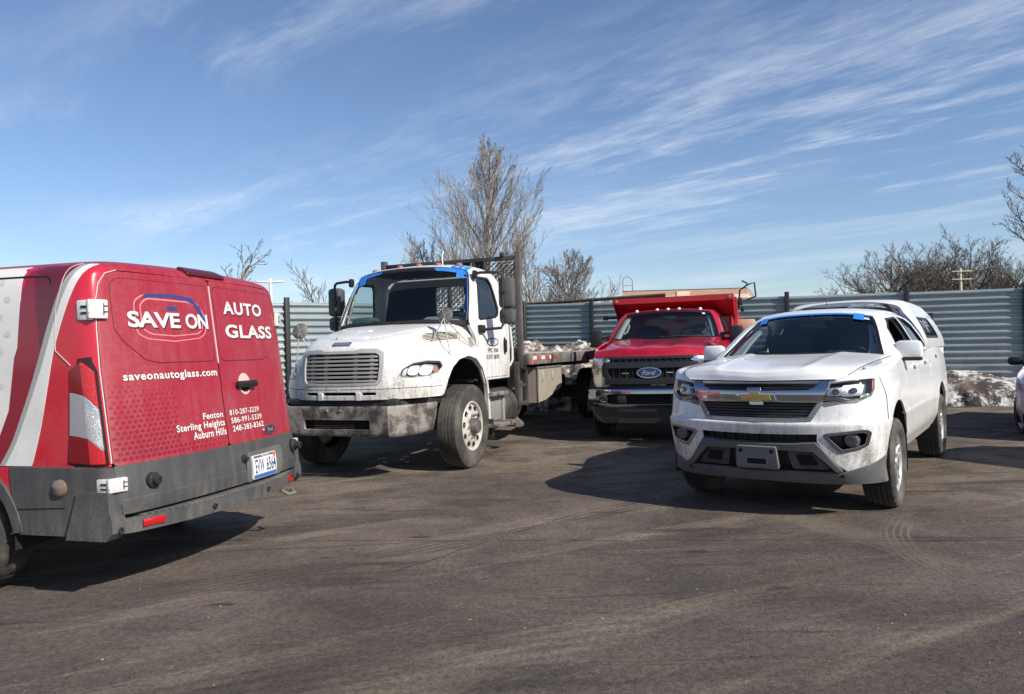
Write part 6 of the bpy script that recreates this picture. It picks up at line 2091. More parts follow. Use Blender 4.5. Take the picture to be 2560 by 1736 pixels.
# ------------------------------------------------------------------ red lettered van
def build_van():
    T = empty('cargo_van', (-3.229, 5.554, 0), R(74.98), 'red cargo van with white lettering on its rear doors, cut off by the left edge', 'van')
    RED = mat('van_red', (.50, .010, .030), .26, coat=.7, dirt=.35, zlo=.7, zhi=1.4, floor=.08, dcol=(.34, .17, .15))
    REDR = mat('van_red_dusty', (.30, .010, .025), .42, coat=.2, dirt=.85, zlo=.5, zhi=1.0, floor=.62, dcol=(.31, .085, .095), dscale=1.6, streak=True)
    MRN = mat('van_maroon', (.115, .008, .018), .3, coat=.6)
    MRN2 = mat('van_burgundy', (.23, .008, .024), .3, coat=.6)
    WHT = mat('van_white_wrap', (.70, .69, .67), .4, coat=.3, dirt=.35, zlo=.6, zhi=1.8, floor=.2)
    GRY = mat('van_grey_wrap', (.33, .33, .325), .4, coat=.3)
    PLA = mat('van_grey_plastic', (.050, .051, .053), .58, dirt=.75, zlo=.3, zhi=.8, floor=.5, dcol=(.17, .155, .135), streak=True)
    def yr(z):
        return -1.10 - .125 * (2.0 - z)
    def row(z, k, dy=0.0, zz=None, kx=None):
        y = yr(min(z, 2.0)) + dy
        xs = (0, .40, .72, .905, .968, .992, 1.0, 1.01, 1.015, 1.015, 1.01)
        ys = (y, y + .012, y + .042, y + .080, y + .135, y + .27, -.50, 0, 1.0, 2.2, 3.2)
        return [(x * k, yy, z) for x, yy in zip(xs, ys)]
    rows = [row(.40, .985, .05), row(.60, .995), row(.80, 1.0), row(1.10, 1.0), row(1.40, 1.0), row(1.62, .999), row(1.80, .995), row(1.92, .982), row(1.985, .955), row(2.03, .895, .03), row(2.062, .76, .10), row(2.078, .45, .16), row(2.082, .0, .20)]
    S = Surf(rows, 6, 5)
    NR = len(rows) - 1
    ar = arch(0, .36, .455, .40)
    DX = .947
    top = 1.985
    # rear doors
    doors = []
    for s in (-1, 1):
        d = panel('rear_door', S, [(.010, .812), (.945, .812), (.945, 1.40), (.938, 1.62), (.925, 1.80), (.90, 1.90), (.855, 1.962), (.78, 1.985), (.010, 1.992)], REDR, T, 'r', s, r=.03, thick=.03)
        doors.append(d)
        pl = panel('door_lower_trim', S, [(.006, .530), (.93, .530), (.942, .57), (.945, .806), (.006, .806)], PLA, d, 'r', s, r=.012, off=.008, thick=.03, bev=.008)
        panel('trim_shelf', S, [(.006, .530), (.92, .530), (.93, .61), (.006, .61)], PLA, pl, 'r', s, off=.016, thick=.02, bev=.010)
        # pressed window blank: raised field inside a groove
        pr = [(.030, 1.412), (.56, 1.412), (.66, 1.435), (.80, 1.55), (.852, 1.63), (.848, 1.90), (.80, 1.945), (.030, 1.950)]
        c = (.42, 1.70)
        gi = [(c[0] + (x - c[0]) * .985, c[1] + (z - c[1]) * .978) for x, z in pr]
        panel('pressing_groove', S, pr, mat('van_groove', (.10, .006, .012), .6), d, 'r', s, r=.05, off=.0012, thick=.003, holes=[gi], bev=.0005)
        panel('pressed_field', S, gi, REDR, d, 'r', s, r=.05, off=.003, thick=.004, bev=.002)
    # wrap edges along the door gaps
    for s in (-1,):
        panel('wrap_edge', S, [(.9495, .83), (.953, .83), (.953, 1.40), (.946, 1.62), (.933, 1.80), (.907, 1.905), (.860, 1.969), (.78, 1.994), (.78, 1.991), (.858, 1.966), (.904, 1.903), (.930, 1.80), (.9425, 1.62), (.9495, 1.40)], mat('wrap_edge_pale', (.62, .48, .44), .5), T, 'r', s, off=.004, thick=.006, bev=.0008)
    panel('wrap_edge', S, [(-.008, 1.40), (-.001, 1.40), (-.001, 1.95), (-.008, 1.95)], MATS['wrap_edge_pale'], T, 'r', 1, off=.006, thick=.012, bev=.0008)
    # black sheet behind the doors paints the shade in their gaps
    panel('gap_shade_sheet', S, [('p', -4.3, .6), ('p', -4.3, 8.2), ('p', 4.3, 8.2), ('p', 4.3, .6)], m_gap, T, 'p', off=-.025, thick=.01)
    # rear header and roof
    panel('roof', S, [(-10, 9.02), (-10, NR)] + [(10, NR), (10, 9.02)] + [(a, 8.95 if abs(a) > 5 else (8.62 if abs(a) > 3.5 else 8.20)) for a in (8, 5.1, 4.2, 3.3, 2, 0, -2, -3.3, -4.2, -5.1, -8)], REDR, T, 'p', thick=.03)
    panel('high_stop_lamp', S, [(-.20, 2.012), (.20, 2.012), (.185, 2.062), (-.185, 2.062)], mat('dark_red_lamp', (.075, .006, .010), .35), T, 'r', r=.015, off=.018, thick=.03, bev=.008)
    # sides
    tl = [('s', -.928, 1.405), ('s', -.862, .830), ('s', -.92, .803), ('r', .975, .803), ('r', .958, .818), ('r', .958, 1.375), ('r', .968, 1.43), ('s', -1.03, 1.462), ('s', -.94, 1.452)]
    for s in (-1, 1):
        corner = [('r', .955, .812), ('r', .955, 1.40), ('r', .948, 1.62), ('r', .935, 1.80), ('r', .909, 1.908), ('r', .862, 1.973), ('r', .78, 1.999), ('p', 3.3, 8.62), ('p', 4.2, 8.95), ('p', 5.2, 9.0), ('s', -.72, 2.025), ('s', -.72, 1.60), ('s', -.72, .812)]
        panel('rear_corner', S, corner, RED, T, 's', s, thick=.03, holes=[tl], step=.02)
        side = [(-.72, 2.025), (3.15, 2.025), (3.15, .50), (ar[0][0], .50)] + ar + [(-.455, .812), (-.72, .812)]
        side = [(-.715, 2.025), (-.715, .812), (-.44, .812), (-.455, .60)] + [(y, z) for y, z in ar[::-1] if z > .42] + [(.46, .50), (3.15, .50), (3.15, 2.025)]
        panel('side_panel', S, side, RED, T, 's', s, thick=.03, step=.04)
        # lower plastic corner
        panel('bumper_corner', S, [('s', -.49, .385), ('s', -.46, .60), ('s', -.445, .806), ('s', -.90, .806), ('p', 4.45, 2.0), ('r', .952, .80), ('r', .945, .56), ('r', .93, .42), ('p', 4.3, .0), ('p', 5.2, 0.0)], PLA, T, 's', s, off=.012, thick=.03, bev=.006)
        panel('corner_crease', S, [(-.47, .548), (-.84, .566), (-.84, .574), (-.47, .556)], m_gap, T, 's', s, off=.0135, thick=.003, bev=.0005)
        # tail lamp
        lb = panel('tail_lamp', S, tl, mat('lamp_surround', (.018, .003, .004), .25, coat=.5), T, 's', s, off=-.004, thick=.04, step=.02)
        seg = lambda z0, z1, z2, z3, m, nm, o=.010: panel(nm, S, [('s', -.932, z0), ('s', -.932, z1), ('p', 4.55, (z3 - .8) / .3 + 2 if z3 < 1.1 else (z3 - 1.1) / .3 + 3), ('p', 4.55, (z2 - .8) / .3 + 2 if z2 < 1.1 else (z2 - 1.1) / .3 + 3)], m, lb, 's', s, off=o, thick=.02, bev=.004, step=.02)
        m_rl = mat('tail_red', (.17, .003, .008), .12, coat=.9, bump=.0)
        m_rl2 = mat('tail_red_prism', (.55, .007, .016), .15, coat=.9, bump=.9, bscale=130)
        m_cl = mat('tail_clear_prism', (.62, .63, .65), .12, metal=.6, coat=.8, bump=.9, bscale=110)
        m_cl2 = mat('tail_clear', (.46, .47, .49), .15, metal=.5, coat=.8)
        P = lambda z: (z - .8) / .3 + 2 if z < 1.1 else (z - 1.1) / .3 + 3 if z < 1.4 else 4 + (z - 1.4) / .22
        def cell(nm, m, a0, a1, zs, o=.010):
            # a along the corner in surface units, zs = lower/upper heights at a0 then a1
            sk = lambda a, z: a - (.13 * (z - 1.1) / .3 if a > 5 else .06 * (z - 1.1) / .3 if a > 4.5 else 0)
            panel(nm, S, [(sk(a0, zs[0]), P(zs[0])), (sk(a0, zs[1]), P(zs[1])), (sk(a1, zs[3]), P(zs[3])), (sk(a1, zs[2]), P(zs[2]))], m, lb, 'p', s, r=.008, off=o, thick=.02, bev=.004, step=.02)
        A0, AM, A1 = 5.14, 4.72, 4.02
        cell('lens_upper', m_rl, A0, AM + .02, (1.255, 1.385, 1.235, 1.425))
        cell('lens_upper_prism', m_rl2, AM, A1, (1.235, 1.425, 1.160, 1.370), .012)
        cell('lens_reverse', m_cl2, A0, AM + .02, (1.005, 1.245, .985, 1.225))
        cell('lens_reverse_prism', m_cl, AM, A1, (.985, 1.225, .915, 1.150), .012)
        cell('lens_lower', m_rl, A0, AM + .02, (.845, .995, .835, .975))
        cell('lens_lower_prism', m_rl2, AM, A1, (.835, .975, .835, .905), .012)
        # hinges, both pairs, white blocks with black cut-outs
        for zc, h in ((1.745, .115), (.705, .085)):
            p = S.ev(*S.hit('r', .945 if zc < 1 else .932, zc, s))
            hb = MB()
            rot = Matrix.Rotation(s * .35, 3, 'Z').to_quaternion()
            hb.box((p[0] + s * .012, p[1] - .016, zc), (.115, .035, h), .010, rot)
            hb.box((p[0] + s * .045, p[1] + .040, zc - .006), (.030, .10, h * 1.05), .010)
            hg = hb.build('hinge', WHT, T)
            for dx, dz, w_, h_ in ((.052, .22, .030, .10), (.040, -.02, .008, .55), (.054, -.22, .028, .09), (.030, .10, .010, .22), (-.010, .0, .006, .62), (-.022, .16, .020, .07), (-.022, -.14, .020, .07)):
                MB().box((p[0] + s * dx, p[1] - .0300 + (-.010 if dx < 0 else .004) + dx * .25, zc + dz * h), (w_, .010, h * h_), .0015, rot).build('hinge_knuckle', m_black, hg)
            for dz, hh in ((.12, .12), (-.2, .10)):
                MB().box((p[0] + s * .0625, p[1] + .03, zc + h * dz), (.006, .045, h * hh), .001).build('hinge_knuckle', m_black, hg)
    # side graphics on the near side (and its twin)
    yz = lambda *a: a
    wl = [(-.545, 2.024), (-.54, 1.80), (-.515, 1.53), (-.49, 1.47), (-.44, 1.15), (-.36, .98), (-.30, .82)]
    gl = [(-0.915, 2.024), (-0.845, 1.91), (-0.745, 1.66), (-0.665, 1.44), (-0.595, 1.26), (-0.525, 1.10), (-0.455, .95), (-0.365, .816)]
    gm = [(-0.950, 2.024), (-0.885, 1.91), (-0.785, 1.66), (-0.705, 1.44), (-0.630, 1.26), (-0.560, 1.10), (-0.490, .95), (-0.405, .816)]
    gw = [(-0.985, 2.024), (-0.915, 1.86), (-0.830, 1.64), (-0.775, 1.47), (-0.725, 1.25), (-0.670, 1.02), (-0.605, .816)]
    gl, gm, gw = ([tuple(q) for q in catmull(np.array(L), 5)] for L in (gl, gm, gw))
    for s in (-1, 1):
        sd = lambda nm, pts, m, o=.0020: panel(nm, S, pts, m, T, 's', s, off=o, thick=.003, bev=.0004, step=.04)
        sd('white_wrap', wl + [(-.30, .815), (-.44, .815)][:0] + [(.2, .85), (.46, .55), (3.1, .55), (3.1, 2.024)], WHT)
        sd('maroon_wrap', [(-.585, 2.024)] + wl[1:] + gl[::-1], MRN2, .0020)
        sd('maroon_dark_wrap', [(-.63, 2.023), (-.655, 1.80), (-.69, 1.47), (-.70, 1.475)] + [(-.75, 1.66), (-.845, 1.91), (-.905, 2.015)], MRN, .0032)
        sd('grey_stripe', gl + gm[::-1], GRY, .0045)
        sd('white_stripe', gm + gw[::-1], WHT, .0045)
        # pressed side groove and body seam
        panel('side_groove', S, [(-.765, 1.90), (-.755, 1.94), (-.72, 1.958), (-.60, 1.962), (2.5, 1.965), (2.5, 1.955), (-.60, 1.952), (-.715, 1.948), (-.745, 1.932), (-.755, 1.90)], m_gap, T, 's', s, off=.0048, thick=.003, bev=.0004)
        panel('body_seam', S, [(-.905, 1.415), (-.80, 1.505), (-.805, 1.75), (-.86, 2.0), (-.90, 2.03), (-.897, 2.03), (-.856, 2.0), (-.801, 1.75), (-.797, 1.503), (-.902, 1.411)], MATS['wrap_edge_pale'], T, 's', s, off=.0060, thick=.003, bev=.0004)
    hx = MB()
    def hexes(spots, axis, side, o, depth=.0012):
        for (u, v, r_) in spots:
            vs = []
            for k in range(6):
                a = math.pi / 3 * k + .3
                q = S.hit(axis, u + r_ * math.cos(a), v + r_ * .8 * math.sin(a), side)
                n = S.ev(*q, S.N)
                vs.append(S.ev(*q) + n / np.linalg.norm(n) * o)
            hx.add(vs, [(0, 1, 2, 3, 4, 5)])
    rg = random.Random(5)
    sp = []
    for j in range(15):
        z = 1.93 - j * .105
        for i in range(9):
            y = -.50 + (i + (j % 2) * .5) * .11
            yb = np.interp(z, [q[1] for q in wl[::-1]], [q[0] for q in wl[::-1]])
            if y > yb + .05 and z > .9:
                sp.append((y, z, .026))
    hexes(sp, 's', -1, .0040)
    hx.build('hexagon_print', mat('hex_grey', (.56, .555, .54), .5), T, smooth=False)['kind'] = 'stuff'
    hx = MB()
    sp = []
    for j in range(15):
        z = .845 + j * .031
        for i in range(26):
            x = -.925 + (i + (j % 2) * .5) * .040
            f = (1 - j / 15) * (1 - max(0, x + .86) / .95)
            if x < .0 and f > .06 and not (x > -.45 and z > .89):
                sp.append((x, z, .004 + .0135 * min(1, f * 1.25)))
    hexes(sp, 'r', 1, .0022)
    hx.build('hexagon_print', mat('hex_dark_red', (.20, .010, .022), .5), T, smooth=False)['kind'] = 'stuff'
    # lettering on the rear doors
    WL = mat('white_lettering', (.70, .68, .64), .5, dirt=.25, zlo=.5, zhi=2.5, floor=1)
    SHD = mat('letter_shadow', (.075, .012, .020), .5)
    def word(txt, x0, x1, z0, z1, bold=.02, shadow=True, spacing=1.0, tilt=0.0, nm='lettering'):
        if shadow:
            letter(nm + '_shadow', S, txt, x0 + .010, x1 + .010, z0 - .010, z1 - .010, SHD, T, 'r', off=.0045, bold=bold, spacing=spacing, tilt=tilt)
        return letter(nm, S, txt, x0, x1, z0, z1, WL, T, 'r', off=.0060, bold=bold, spacing=spacing, tilt=tilt)
    word('SAVE', -.755, -.335, 1.640, 1.742, .028, spacing=.95)
    word('ON', -.285, -.065, 1.640, 1.742, .028, spacing=.95)
    word('AUTO', .125, .645, 1.755, 1.850, .030, spacing=1.12)
    word('GLASS', .120, .770, 1.580, 1.680, .030, spacing=1.08)
    word('saveonautoglass.com', -.835, -.040, 1.296, 1.362, .026, False, 1.12)
    word('Fenton', -.240, -.035, 1.018, 1.062, .022, False, 1.1)
    word('Sterling Heights', -.490, -.027, .945, 1.005, .022, False, 1.1)
    word('Auburn Hills', -.350, -.021, .895, .945, .022, False, 1.1)
    word('810-287-3239', .040, .410, 1.020, 1.060, .020, False, 1.1)
    word('586-991-5339', .048, .435, .962, 1.003, .020, False, 1.1)
    word('248-383-8362', .055, .450, .903, .945, .020, False, 1.1)
    # glass outline logo behind SAVE ON
    PNK = mat('logo_pink', (.68, .20, .22), .5)
    NVY = mat('logo_navy_band', (.035, .040, .16), .5)
    def ring(pts, w, m, nm, o):
        c = (sum(p[0] for p in pts) / len(pts), sum(p[1] for p in pts) / len(pts))
        xs, zs = [p[0] for p in pts], [p[1] for p in pts]
        kx, kz = 1 - 2 * w / (max(xs) - min(xs)), 1 - 2 * w / (max(zs) - min(zs))
        panel(nm, S, pts, m, T, 'r', r=.14, off=o, thick=.002, bev=.0003, holes=[[(c[0] + (x - c[0]) * kx, c[1] + (z - c[1]) * kz) for x, z in pts]])
    ring([(-.70, 1.60), (-.62, 1.565), (-.40, 1.550), (-.15, 1.575), (-.085, 1.62), (-.085, 1.74), (-.17, 1.845), (-.62, 1.855), (-.70, 1.81)], .007, PNK, 'glass_logo_outline', .0036)
    ring([(-.655, 1.625), (-.58, 1.595), (-.40, 1.585), (-.16, 1.605), (-.115, 1.65), (-.115, 1.74), (-.19, 1.825), (-.60, 1.832), (-.655, 1.79)], .008, PNK, 'glass_logo_inline', .0036)
    panel('glass_logo_band', S, [(-.63, 1.835), (-.60, 1.858), (-.40, 1.868), (-.20, 1.853), (-.125, 1.79), (-.095, 1.72), (-.065, 1.70), (-.105, 1.64), (-.135, 1.73), (-.19, 1.805), (-.25, 1.828), (-.40, 1.842), (-.60, 1.832)], NVY, T, 'r', off=.0040, thick=.002, bev=.0003)
    panel('glass_logo_mirror', S, [(-.435, 1.755), (-.345, 1.755), (-.345, 1.782), (-.385, 1.785), (-.385, 1.80), (-.395, 1.80), (-.395, 1.785), (-.435, 1.782)], NVY, T, 'r', off=.0040, thick=.002, bev=.0003)
    # handle, oval badge
    d = doors[1]
    hp = panel('handle_cup', S, ellipse(.275, 1.238, .072, .078, 28), mat('cup_pink', (.60, .42, .40), .5), d, 'r', off=.004, thick=.006, bev=.003)
    panel('handle_slot', S, ellipse(.275, 1.218, .060, .040, 24), m_gap, hp, 'r', off=.0055, thick=.003, bev=.0005)
    p = S.ev(*S.hit('r', .27, 1.24))
    MB().box((.270, p[1] - .028, 1.238), (.235, .040, .050), .016).build('door_handle', m_black, d)
    ov = panel('oval_badge', S, ellipse(.525, .872, .085, .036, 36), m_chromed, d, 'r', off=.010, thick=.012, bev=.003)
    panel('badge_face', S, ellipse(.525, .872, .072, .026, 36), mat('badge_dusty', (.035, .03, .045), .4), ov, 'r', off=.012, thick=.003, bev=.0005)
    letter('badge_script', S, 'Ford', .483, .567, .856, .888, mat('badge_grey', (.35, .33, .34), .4), ov, 'r', off=.014, bold=.0, shear=.35)
    # door furniture on the lower trim
    def boss(x, z, r_, h, nm='rubber_stop'):
        p = S.ev(*S.hit('r', x, z))
        return MB().lathe([(r_, .0), (r_ * .98, -h * .4), (r_ * .62, -h * .5), (r_ * .58, -h), (r_ * .3, -h * 1.05), (r_ * .28, -h * .9), (.001, -h * .9)], (x, p[1] - .006, z), 'y', 24).build(nm, m_black, T)
    boss(-.735, .700, .048, .055)
    boss(.86, .705, .050, .085)
    boss(.125, .700, .030, .035, 'lock_cover')
    # number plate in its recess
    panel('plate_recess', S, [(.145, .525), (.60, .525), (.645, .60), (.63, .735), (.18, .735), (.145, .68)], mat('recess_plastic', (.09, .09, .088), .6, dirt=.6, floor=1, dcol=(.2, .185, .16)), T, 'r', r=.03, off=.020, thick=.006, bev=.004)
    pc = S.ev(*S.hit('r', .40, .62))
    pg = panel('number_plate', S, [(0.197, .538), (0.513, .538), (0.513, .702), (0.197, .702)], mat('plate_frame_white', (.62, .62, .60), .4), T, 'r', r=.01, off=.034, thick=.014, bev=.002)
    panel('plate_face', S, [(0.205, .562), (0.505, .562), (0.505, .686), (0.205, .686)], mat('plate_white', (.74, .76, .76), .4), pg, 'r', off=.0360, thick=.003, bev=.0003)
    panel('plate_top_band', S, [(0.207, .682), (0.503, .682), (0.503, .698), (0.207, .698)], mat('plate_dark_band', (.16, .10, .08), .4), pg, 'r', off=.0366, thick=.003, bev=.0003)
    panel('plate_low_band', S, [(0.205, .542), (0.505, .542), (0.505, .568), (0.205, .568)], mat('plate_blue', (.05, .14, .42), .4), pg, 'r', off=.0366, thick=.003, bev=.0003)
    panel('plate_sticker', S, [(0.467, .668), (0.500, .668), (0.500, .695), (0.467, .695)], mat('plate_orange', (.65, .12, .03), .4), pg, 'r', off=.0372, thick=.003, bev=.0003)
    PI = mat('plate_ink', (.03, .04, .12), .5)
    letter('plate_number', S, 'EVW', .217, .337, .578, .672, PI, pg, 'r', off=.0385, bold=.004)
    letter('plate_number', S, '6564', .363, .495, .578, .672, PI, pg, 'r', off=.0385, bold=.004)
    letter('plate_state', S, 'MICHIGAN', .300, .410, .684, .697, mat('plate_pale_ink', (.75, .74, .70), .5), pg, 'r', off=.0390, bold=.0)
    # rear bumper: step with ribs, face, end uprights
    bx = MB()
    pl_ = [(-.95, -1.0), (-.95, -1.13), (-.88, -1.205), (-.76, -1.255), (-.5, -1.325), (-.2, -1.358), (.2, -1.358), (.5, -1.325), (.76, -1.255), (.88, -1.205), (.95, -1.13), (.95, -1.0)]
    bx.prism(pl_, .408, .497, 'z')
    bo_ = bx.build('rear_bumper', PLA, T, 25)
    st = MB()
    for i in range(37):
        x = -.79 + i * .0438
        yb = -float(np.interp(abs(x), [0, .2, .5, .76, .88], [1.358, 1.358, 1.325, 1.255, 1.205])) + .012
        st.box((x, yb + .05, .501), (.036, .10, .010), .003)
    st.build('step_tread', mat('step_plastic', (.085, .085, .083), .6, dirt=.7, floor=1, dcol=(.19, .17, .15)), bo_)
    for s in (-1, 1):
        q = MB()
        q.prism([(-.86, .385), (-1.15, .385), (-1.195, .43), (-1.195, .50), (-1.175, .56), (-1.17, .668), (-.95, .668)], s * .915, s * 1.020, 'x')
        q.build('bumper_end', PLA, bo_, 40)
        MB().box((s * .755, -1.258, .455), (.145, .014, .045), .004, Matrix.Rotation(s * .30, 3, 'Z').to_quaternion()).build('reflector', m_redlens, bo_)
        MB().lathe([(.020, 0), (.018, -.008), (.012, -.008), (.011, .0), (.001, .0)], (s * .955, -1.195, .44), 'y', 18).build('sensor', m_black, bo_)
        MB().lathe([(.020, 0), (.018, -.008), (.012, -.008), (.011, .0), (.001, .0)], (s * .305, -1.350, .452), 'y', 18).build('sensor', m_black, bo_)
    # side marker lamp with scuffed lens
    p = S.ev(*S.hit('s', -.815, .690, -1))
    MB().lathe([(.052, 0), (.050, -.014), (.034, -.026), (.001, -.030)], (p[0] - .010, -.815, .690), 'x', 26).build('sensor_pod', mat('scuffed_lens', (.16, .115, .09), .25, coat=.7, dirt=.4, floor=1, dscale=14), T)
    # tow eye, underside, wheels
    MB().tube([(.60, -1.26, .385), (.60, -1.33, .352), (.68, -1.34, .350), (.72, -1.28, .372)], .014, 8).build('tow_eye', mat('worn_steel', (.35, .31, .25), .5, metal=.6), T)
    MB().box((0, 1.0, .46), (1.7, 4.2, .18), .03).box((0, -.9, .50), (1.6, .5, .16), .03).build('chassis', m_under, T)
    for s in (-1, 1):
        q = MB()
        prof = arch(0, .36, .45, .30)
        n = len(prof)
        vs = [(s * .99, y, z) for y, z in prof] + [(s * .6, y, z) for y, z in prof] + [(s * .6, 0, .4)]
        q.add(vs, [(i, i + 1, n + i + 1, n + i) for i in range(n - 1)] + [(n + i, n + i + 1, 2 * n) for i in range(n - 1)])
        q.build('wheel_arch_liner', m_under, T)
        lipo = [(y * 1.0, z) for y, z in arch(0, .36, .455, .41)]
        lp2 = [(y * 1.14, .36 + (z - .36) * 1.14) for y, z in arch(0, .36, .455, .41)]
        panel('arch_lip', S, lipo + lp2[::-1], PLA, T, 's', s, off=.018, thick=.03, bev=.006)
        wheel(T, (s * .865, 0, .357), .357, .235, .215, s, rim_spokes(8, False, m_alloy, .08), m_rubber_n, 2, 4, depth=.010)
        wheel(T, (s * .865, 3.30, .357), .357, .235, .215, s, rim_spokes(8, False, m_alloy, .08), m_rubber_n, 0, 4)
    # cab and nose, out of frame but there
    nose = Surf([[(0, 3.2, 2.08), (.6, 3.2, 2.04), (.9, 3.2, 1.9), (1.0, 3.15, 1.2), (1.0, 3.1, .5)],
                 [(0, 3.6, 1.95), (.6, 3.58, 1.92), (.86, 3.5, 1.75), (1.0, 3.5, 1.15), (1.0, 3.5, .5)],
                 [(0, 4.05, 1.38), (.6, 4.0, 1.36), (.85, 3.9, 1.30), (.98, 3.9, 1.0), (.98, 3.9, .5)],
                 [(0, 4.30, 1.05), (.6, 4.25, 1.04), (.85, 4.1, 1.0), (.95, 4.1, .85), (.95, 4.1, .45)],
                 [(0, 4.35, .5), (.6, 4.3, .5), (.85, 4.15, .5), (.92, 4.12, .5), (.92, 4.12, .42)]], 5, 5)
    panel('nose', nose, [(-4, 0), (4, 0), (4, 4), (-4, 4)], WHT, T, 'p', thick=.03)
    MB().box((0, 1.2, 1.28), (1.80, 4.1, 1.40), .05).build('cargo_bay', m_inside, T)
    return T


build_van()

# ------------------------------------------------------------------ pale car at the right edge and one beyond the frame
def build_car():
    T = empty('parked_car', (0, 0, 0), 0)
    PNT = mat('pale_lilac_paint', (.62, .61, .66), .25, coat=.8, dirt=.35, zlo=.2, zhi=.8, floor=.1)
    def pr(z, yf, k, yb=-3.45):
        xs = (0, .35, .62, .76, .84, .87, .88, .88, .88, .86, .80)
        ys = (yf, yf - .02, yf - .10, yf - .22, yf - .42, .25, -.5, -1.4, -2.4, -3.0, yb)
        return [(x * (1 if i < 2 else k), y, z) for i, (x, y) in enumerate(zip(xs, ys))]
    rows = [pr(.20, .80, .93), pr(.38, .88, .99), pr(.55, .88, 1.0), pr(.70, .84, 1.0), pr(.80, .76, .985), pr(.88, .62, .955), pr(.93, .45, .90)]
    for j, lift in ((4, .03), (5, .07), (6, .10)):
        rows[j] = [(x, y, z + lift * min(1, max(0, (i - 3) / 4))) for i, (x, y, z) in enumerate(rows[j])]
    S = Surf(rows, 5, 5)
    holes = []
    for s in (-1, 1):
        for cy in (0, -2.6):
            holes.append({'axis': 's', 'pts': arch(cy, .32, .345, .30), 'side': s})
    lamp = [(.50, .60), (.72, .62), (.84, .70), (.85, .78), (.66, .74)]
    holes += [{'axis': 'f', 'pts': lamp, 'r': .03, 'side': s} for s in (-1, 1)]
    holes += [{'axis': 'f', 'pts': [(-.45, .30), (.45, .30), (.52, .48), (-.52, .48)], 'r': .03}]
    panel('body', S, [(-10, .05), (10, .05), (10, 6), (-10, 6)], PNT, T, 'p', thick=.03, holes=holes, step=.04)
    panel('grille', S, [(-.5, .28), (.5, .28), (.56, .50), (-.56, .50)], m_black, T, 'f', off=-.05, thick=.01)
    for s in (-1, 1):
        hb = panel('headlamp', S, lamp, m_refl, T, 'f', s, r=.03, off=-.03, thick=.01)
        panel('lens', S, lamp, m_lens, hb, 'f', s, r=.03, off=.002, thick=.004)
        for cy in (0, -2.6):
            prof = arch(cy, .32, .34, .20)
            n = len(prof)
            MB().add([(s * .86, y, z) for y, z in prof] + [(s * .5, y, z) for y, z in prof] + [(s * .5, cy, .3)], [(i, i + 1, n + i + 1, n + i) for i in range(n - 1)] + [(n + i, n + i + 1, 2 * n) for i in range(n - 1)]).build('wheel_arch_liner', m_under, T)
        for yy in (-.75, -1.75):
            panel('door_seam', S, [(yy, .35), (yy - .006, .35), (yy - .016, .95), (yy - .01, .95)], m_gap, T, 's', s, off=.001, thick=.002, bev=.0004)
        panel('side_marker', S, ellipse(.42, .66, .045, .018, 14), m_amber, T, 's', s, off=.004, thick=.006, bev=.002)
    H = Surf([[(0, .74, .79), (.4, .72, .79), (.70, .55, .80)], [(0, .40, .90), (.4, .38, .895), (.76, .22, .90)], [(0, .0, .98), (.42, -.03, .975), (.79, -.15, .965)], [(0, -.30, 1.03), (.44, -.35, 1.025), (.80, -.52, 1.01)]], 6, 6, out=(0, 0, 1))
    panel('hood', H, [(-2, 0), (2, 0), (2, 3), (-2, 3)], PNT, T, 'p', thick=.02, bev=.005)
    s0 = [(.80, -.48, 1.0), (.72, -.85, 1.18), (.60, -1.22, 1.36), (.52, -1.30, 1.40), (0, -1.25, 1.44)]
    s1 = [(.86, -1.0, 1.02), (.79, -1.15, 1.2), (.66, -1.4, 1.38), (.56, -1.5, 1.43), (0, -1.5, 1.47)]
    s2 = [(.86, -1.9, 1.03), (.79, -1.95, 1.2), (.66, -2.0, 1.38), (.56, -2.0, 1.43), (0, -2.0, 1.475)]
    s3 = [(.82, -2.9, 1.02), (.76, -2.75, 1.18), (.64, -2.55, 1.34), (.55, -2.5, 1.40), (0, -2.5, 1.44)]
    Cb = Surf([q[::-1] for q in (s0, s1, s2, s3)], 6, 6)
    w = [(-.80, 1.05), (-1.20, 1.30), (-1.45, 1.355), (-2.2, 1.355), (-2.55, 1.22), (-2.65, 1.06)]
    panel('cab', Cb, [(-4, 0), (4, 0), (4, 3), (-4, 3)], PNT, T, 'p', thick=.04, holes=[{'axis': 's', 'pts': w, 'r': .04, 'side': s} for s in (-1, 1)])
    for s in (-1, 1):
        panel('side_window', Cb, w, m_glassd, T, 's', s, r=.04, off=-.01, thick=.006)
    WS = Surf([[(0, -1.25, 1.435), (.3, -1.26, 1.42), (.56, -1.28, 1.38)], [(0, -.8, 1.26), (.34, -.82, 1.24), (.68, -.92, 1.20)], [(0, -.30, 1.03), (.4, -.34, 1.03), (.79, -.50, 1.0)]], 6, 6, out=(0, 1, 1))
    panel('windshield', WS, [(-2, 0), (2, 0), (2, 2), (-2, 2)], m_glassd, T, 'p', thick=.006)
    RW = Surf([[(0, -2.50, 1.435), (.3, -2.51, 1.42), (.60, -2.55, 1.36)], [(0, -3.1, 1.02), (.36, -3.08, 1.02), (.80, -2.95, 1.0)]], 6, 6, out=(0, -1, 1))
    panel('rear_window', RW, [(-2, 0), (2, 0), (2, 1), (-2, 1)], m_glassd, T, 'p', thick=.006)
    MB().box((0, -3.2, .95), (1.55, .60, .06), .02).box((0, -3.44, .60), (1.5, .04, .66), .02).build('boot', PNT, T)
    for s in (-1, 1):
        mm = MB().box((s * .985, -.95, 1.045), (.20, .13, .125), .045).tube([(s * .84, -.97, 1.0), (s * .93, -.95, 1.02)], .025, 8).build('door_mirror', m_black, T)
        MB().box((s * .985, -1.017, 1.045), (.16, .006, .09), .002).build('mirror_glass', m_mirror, mm)
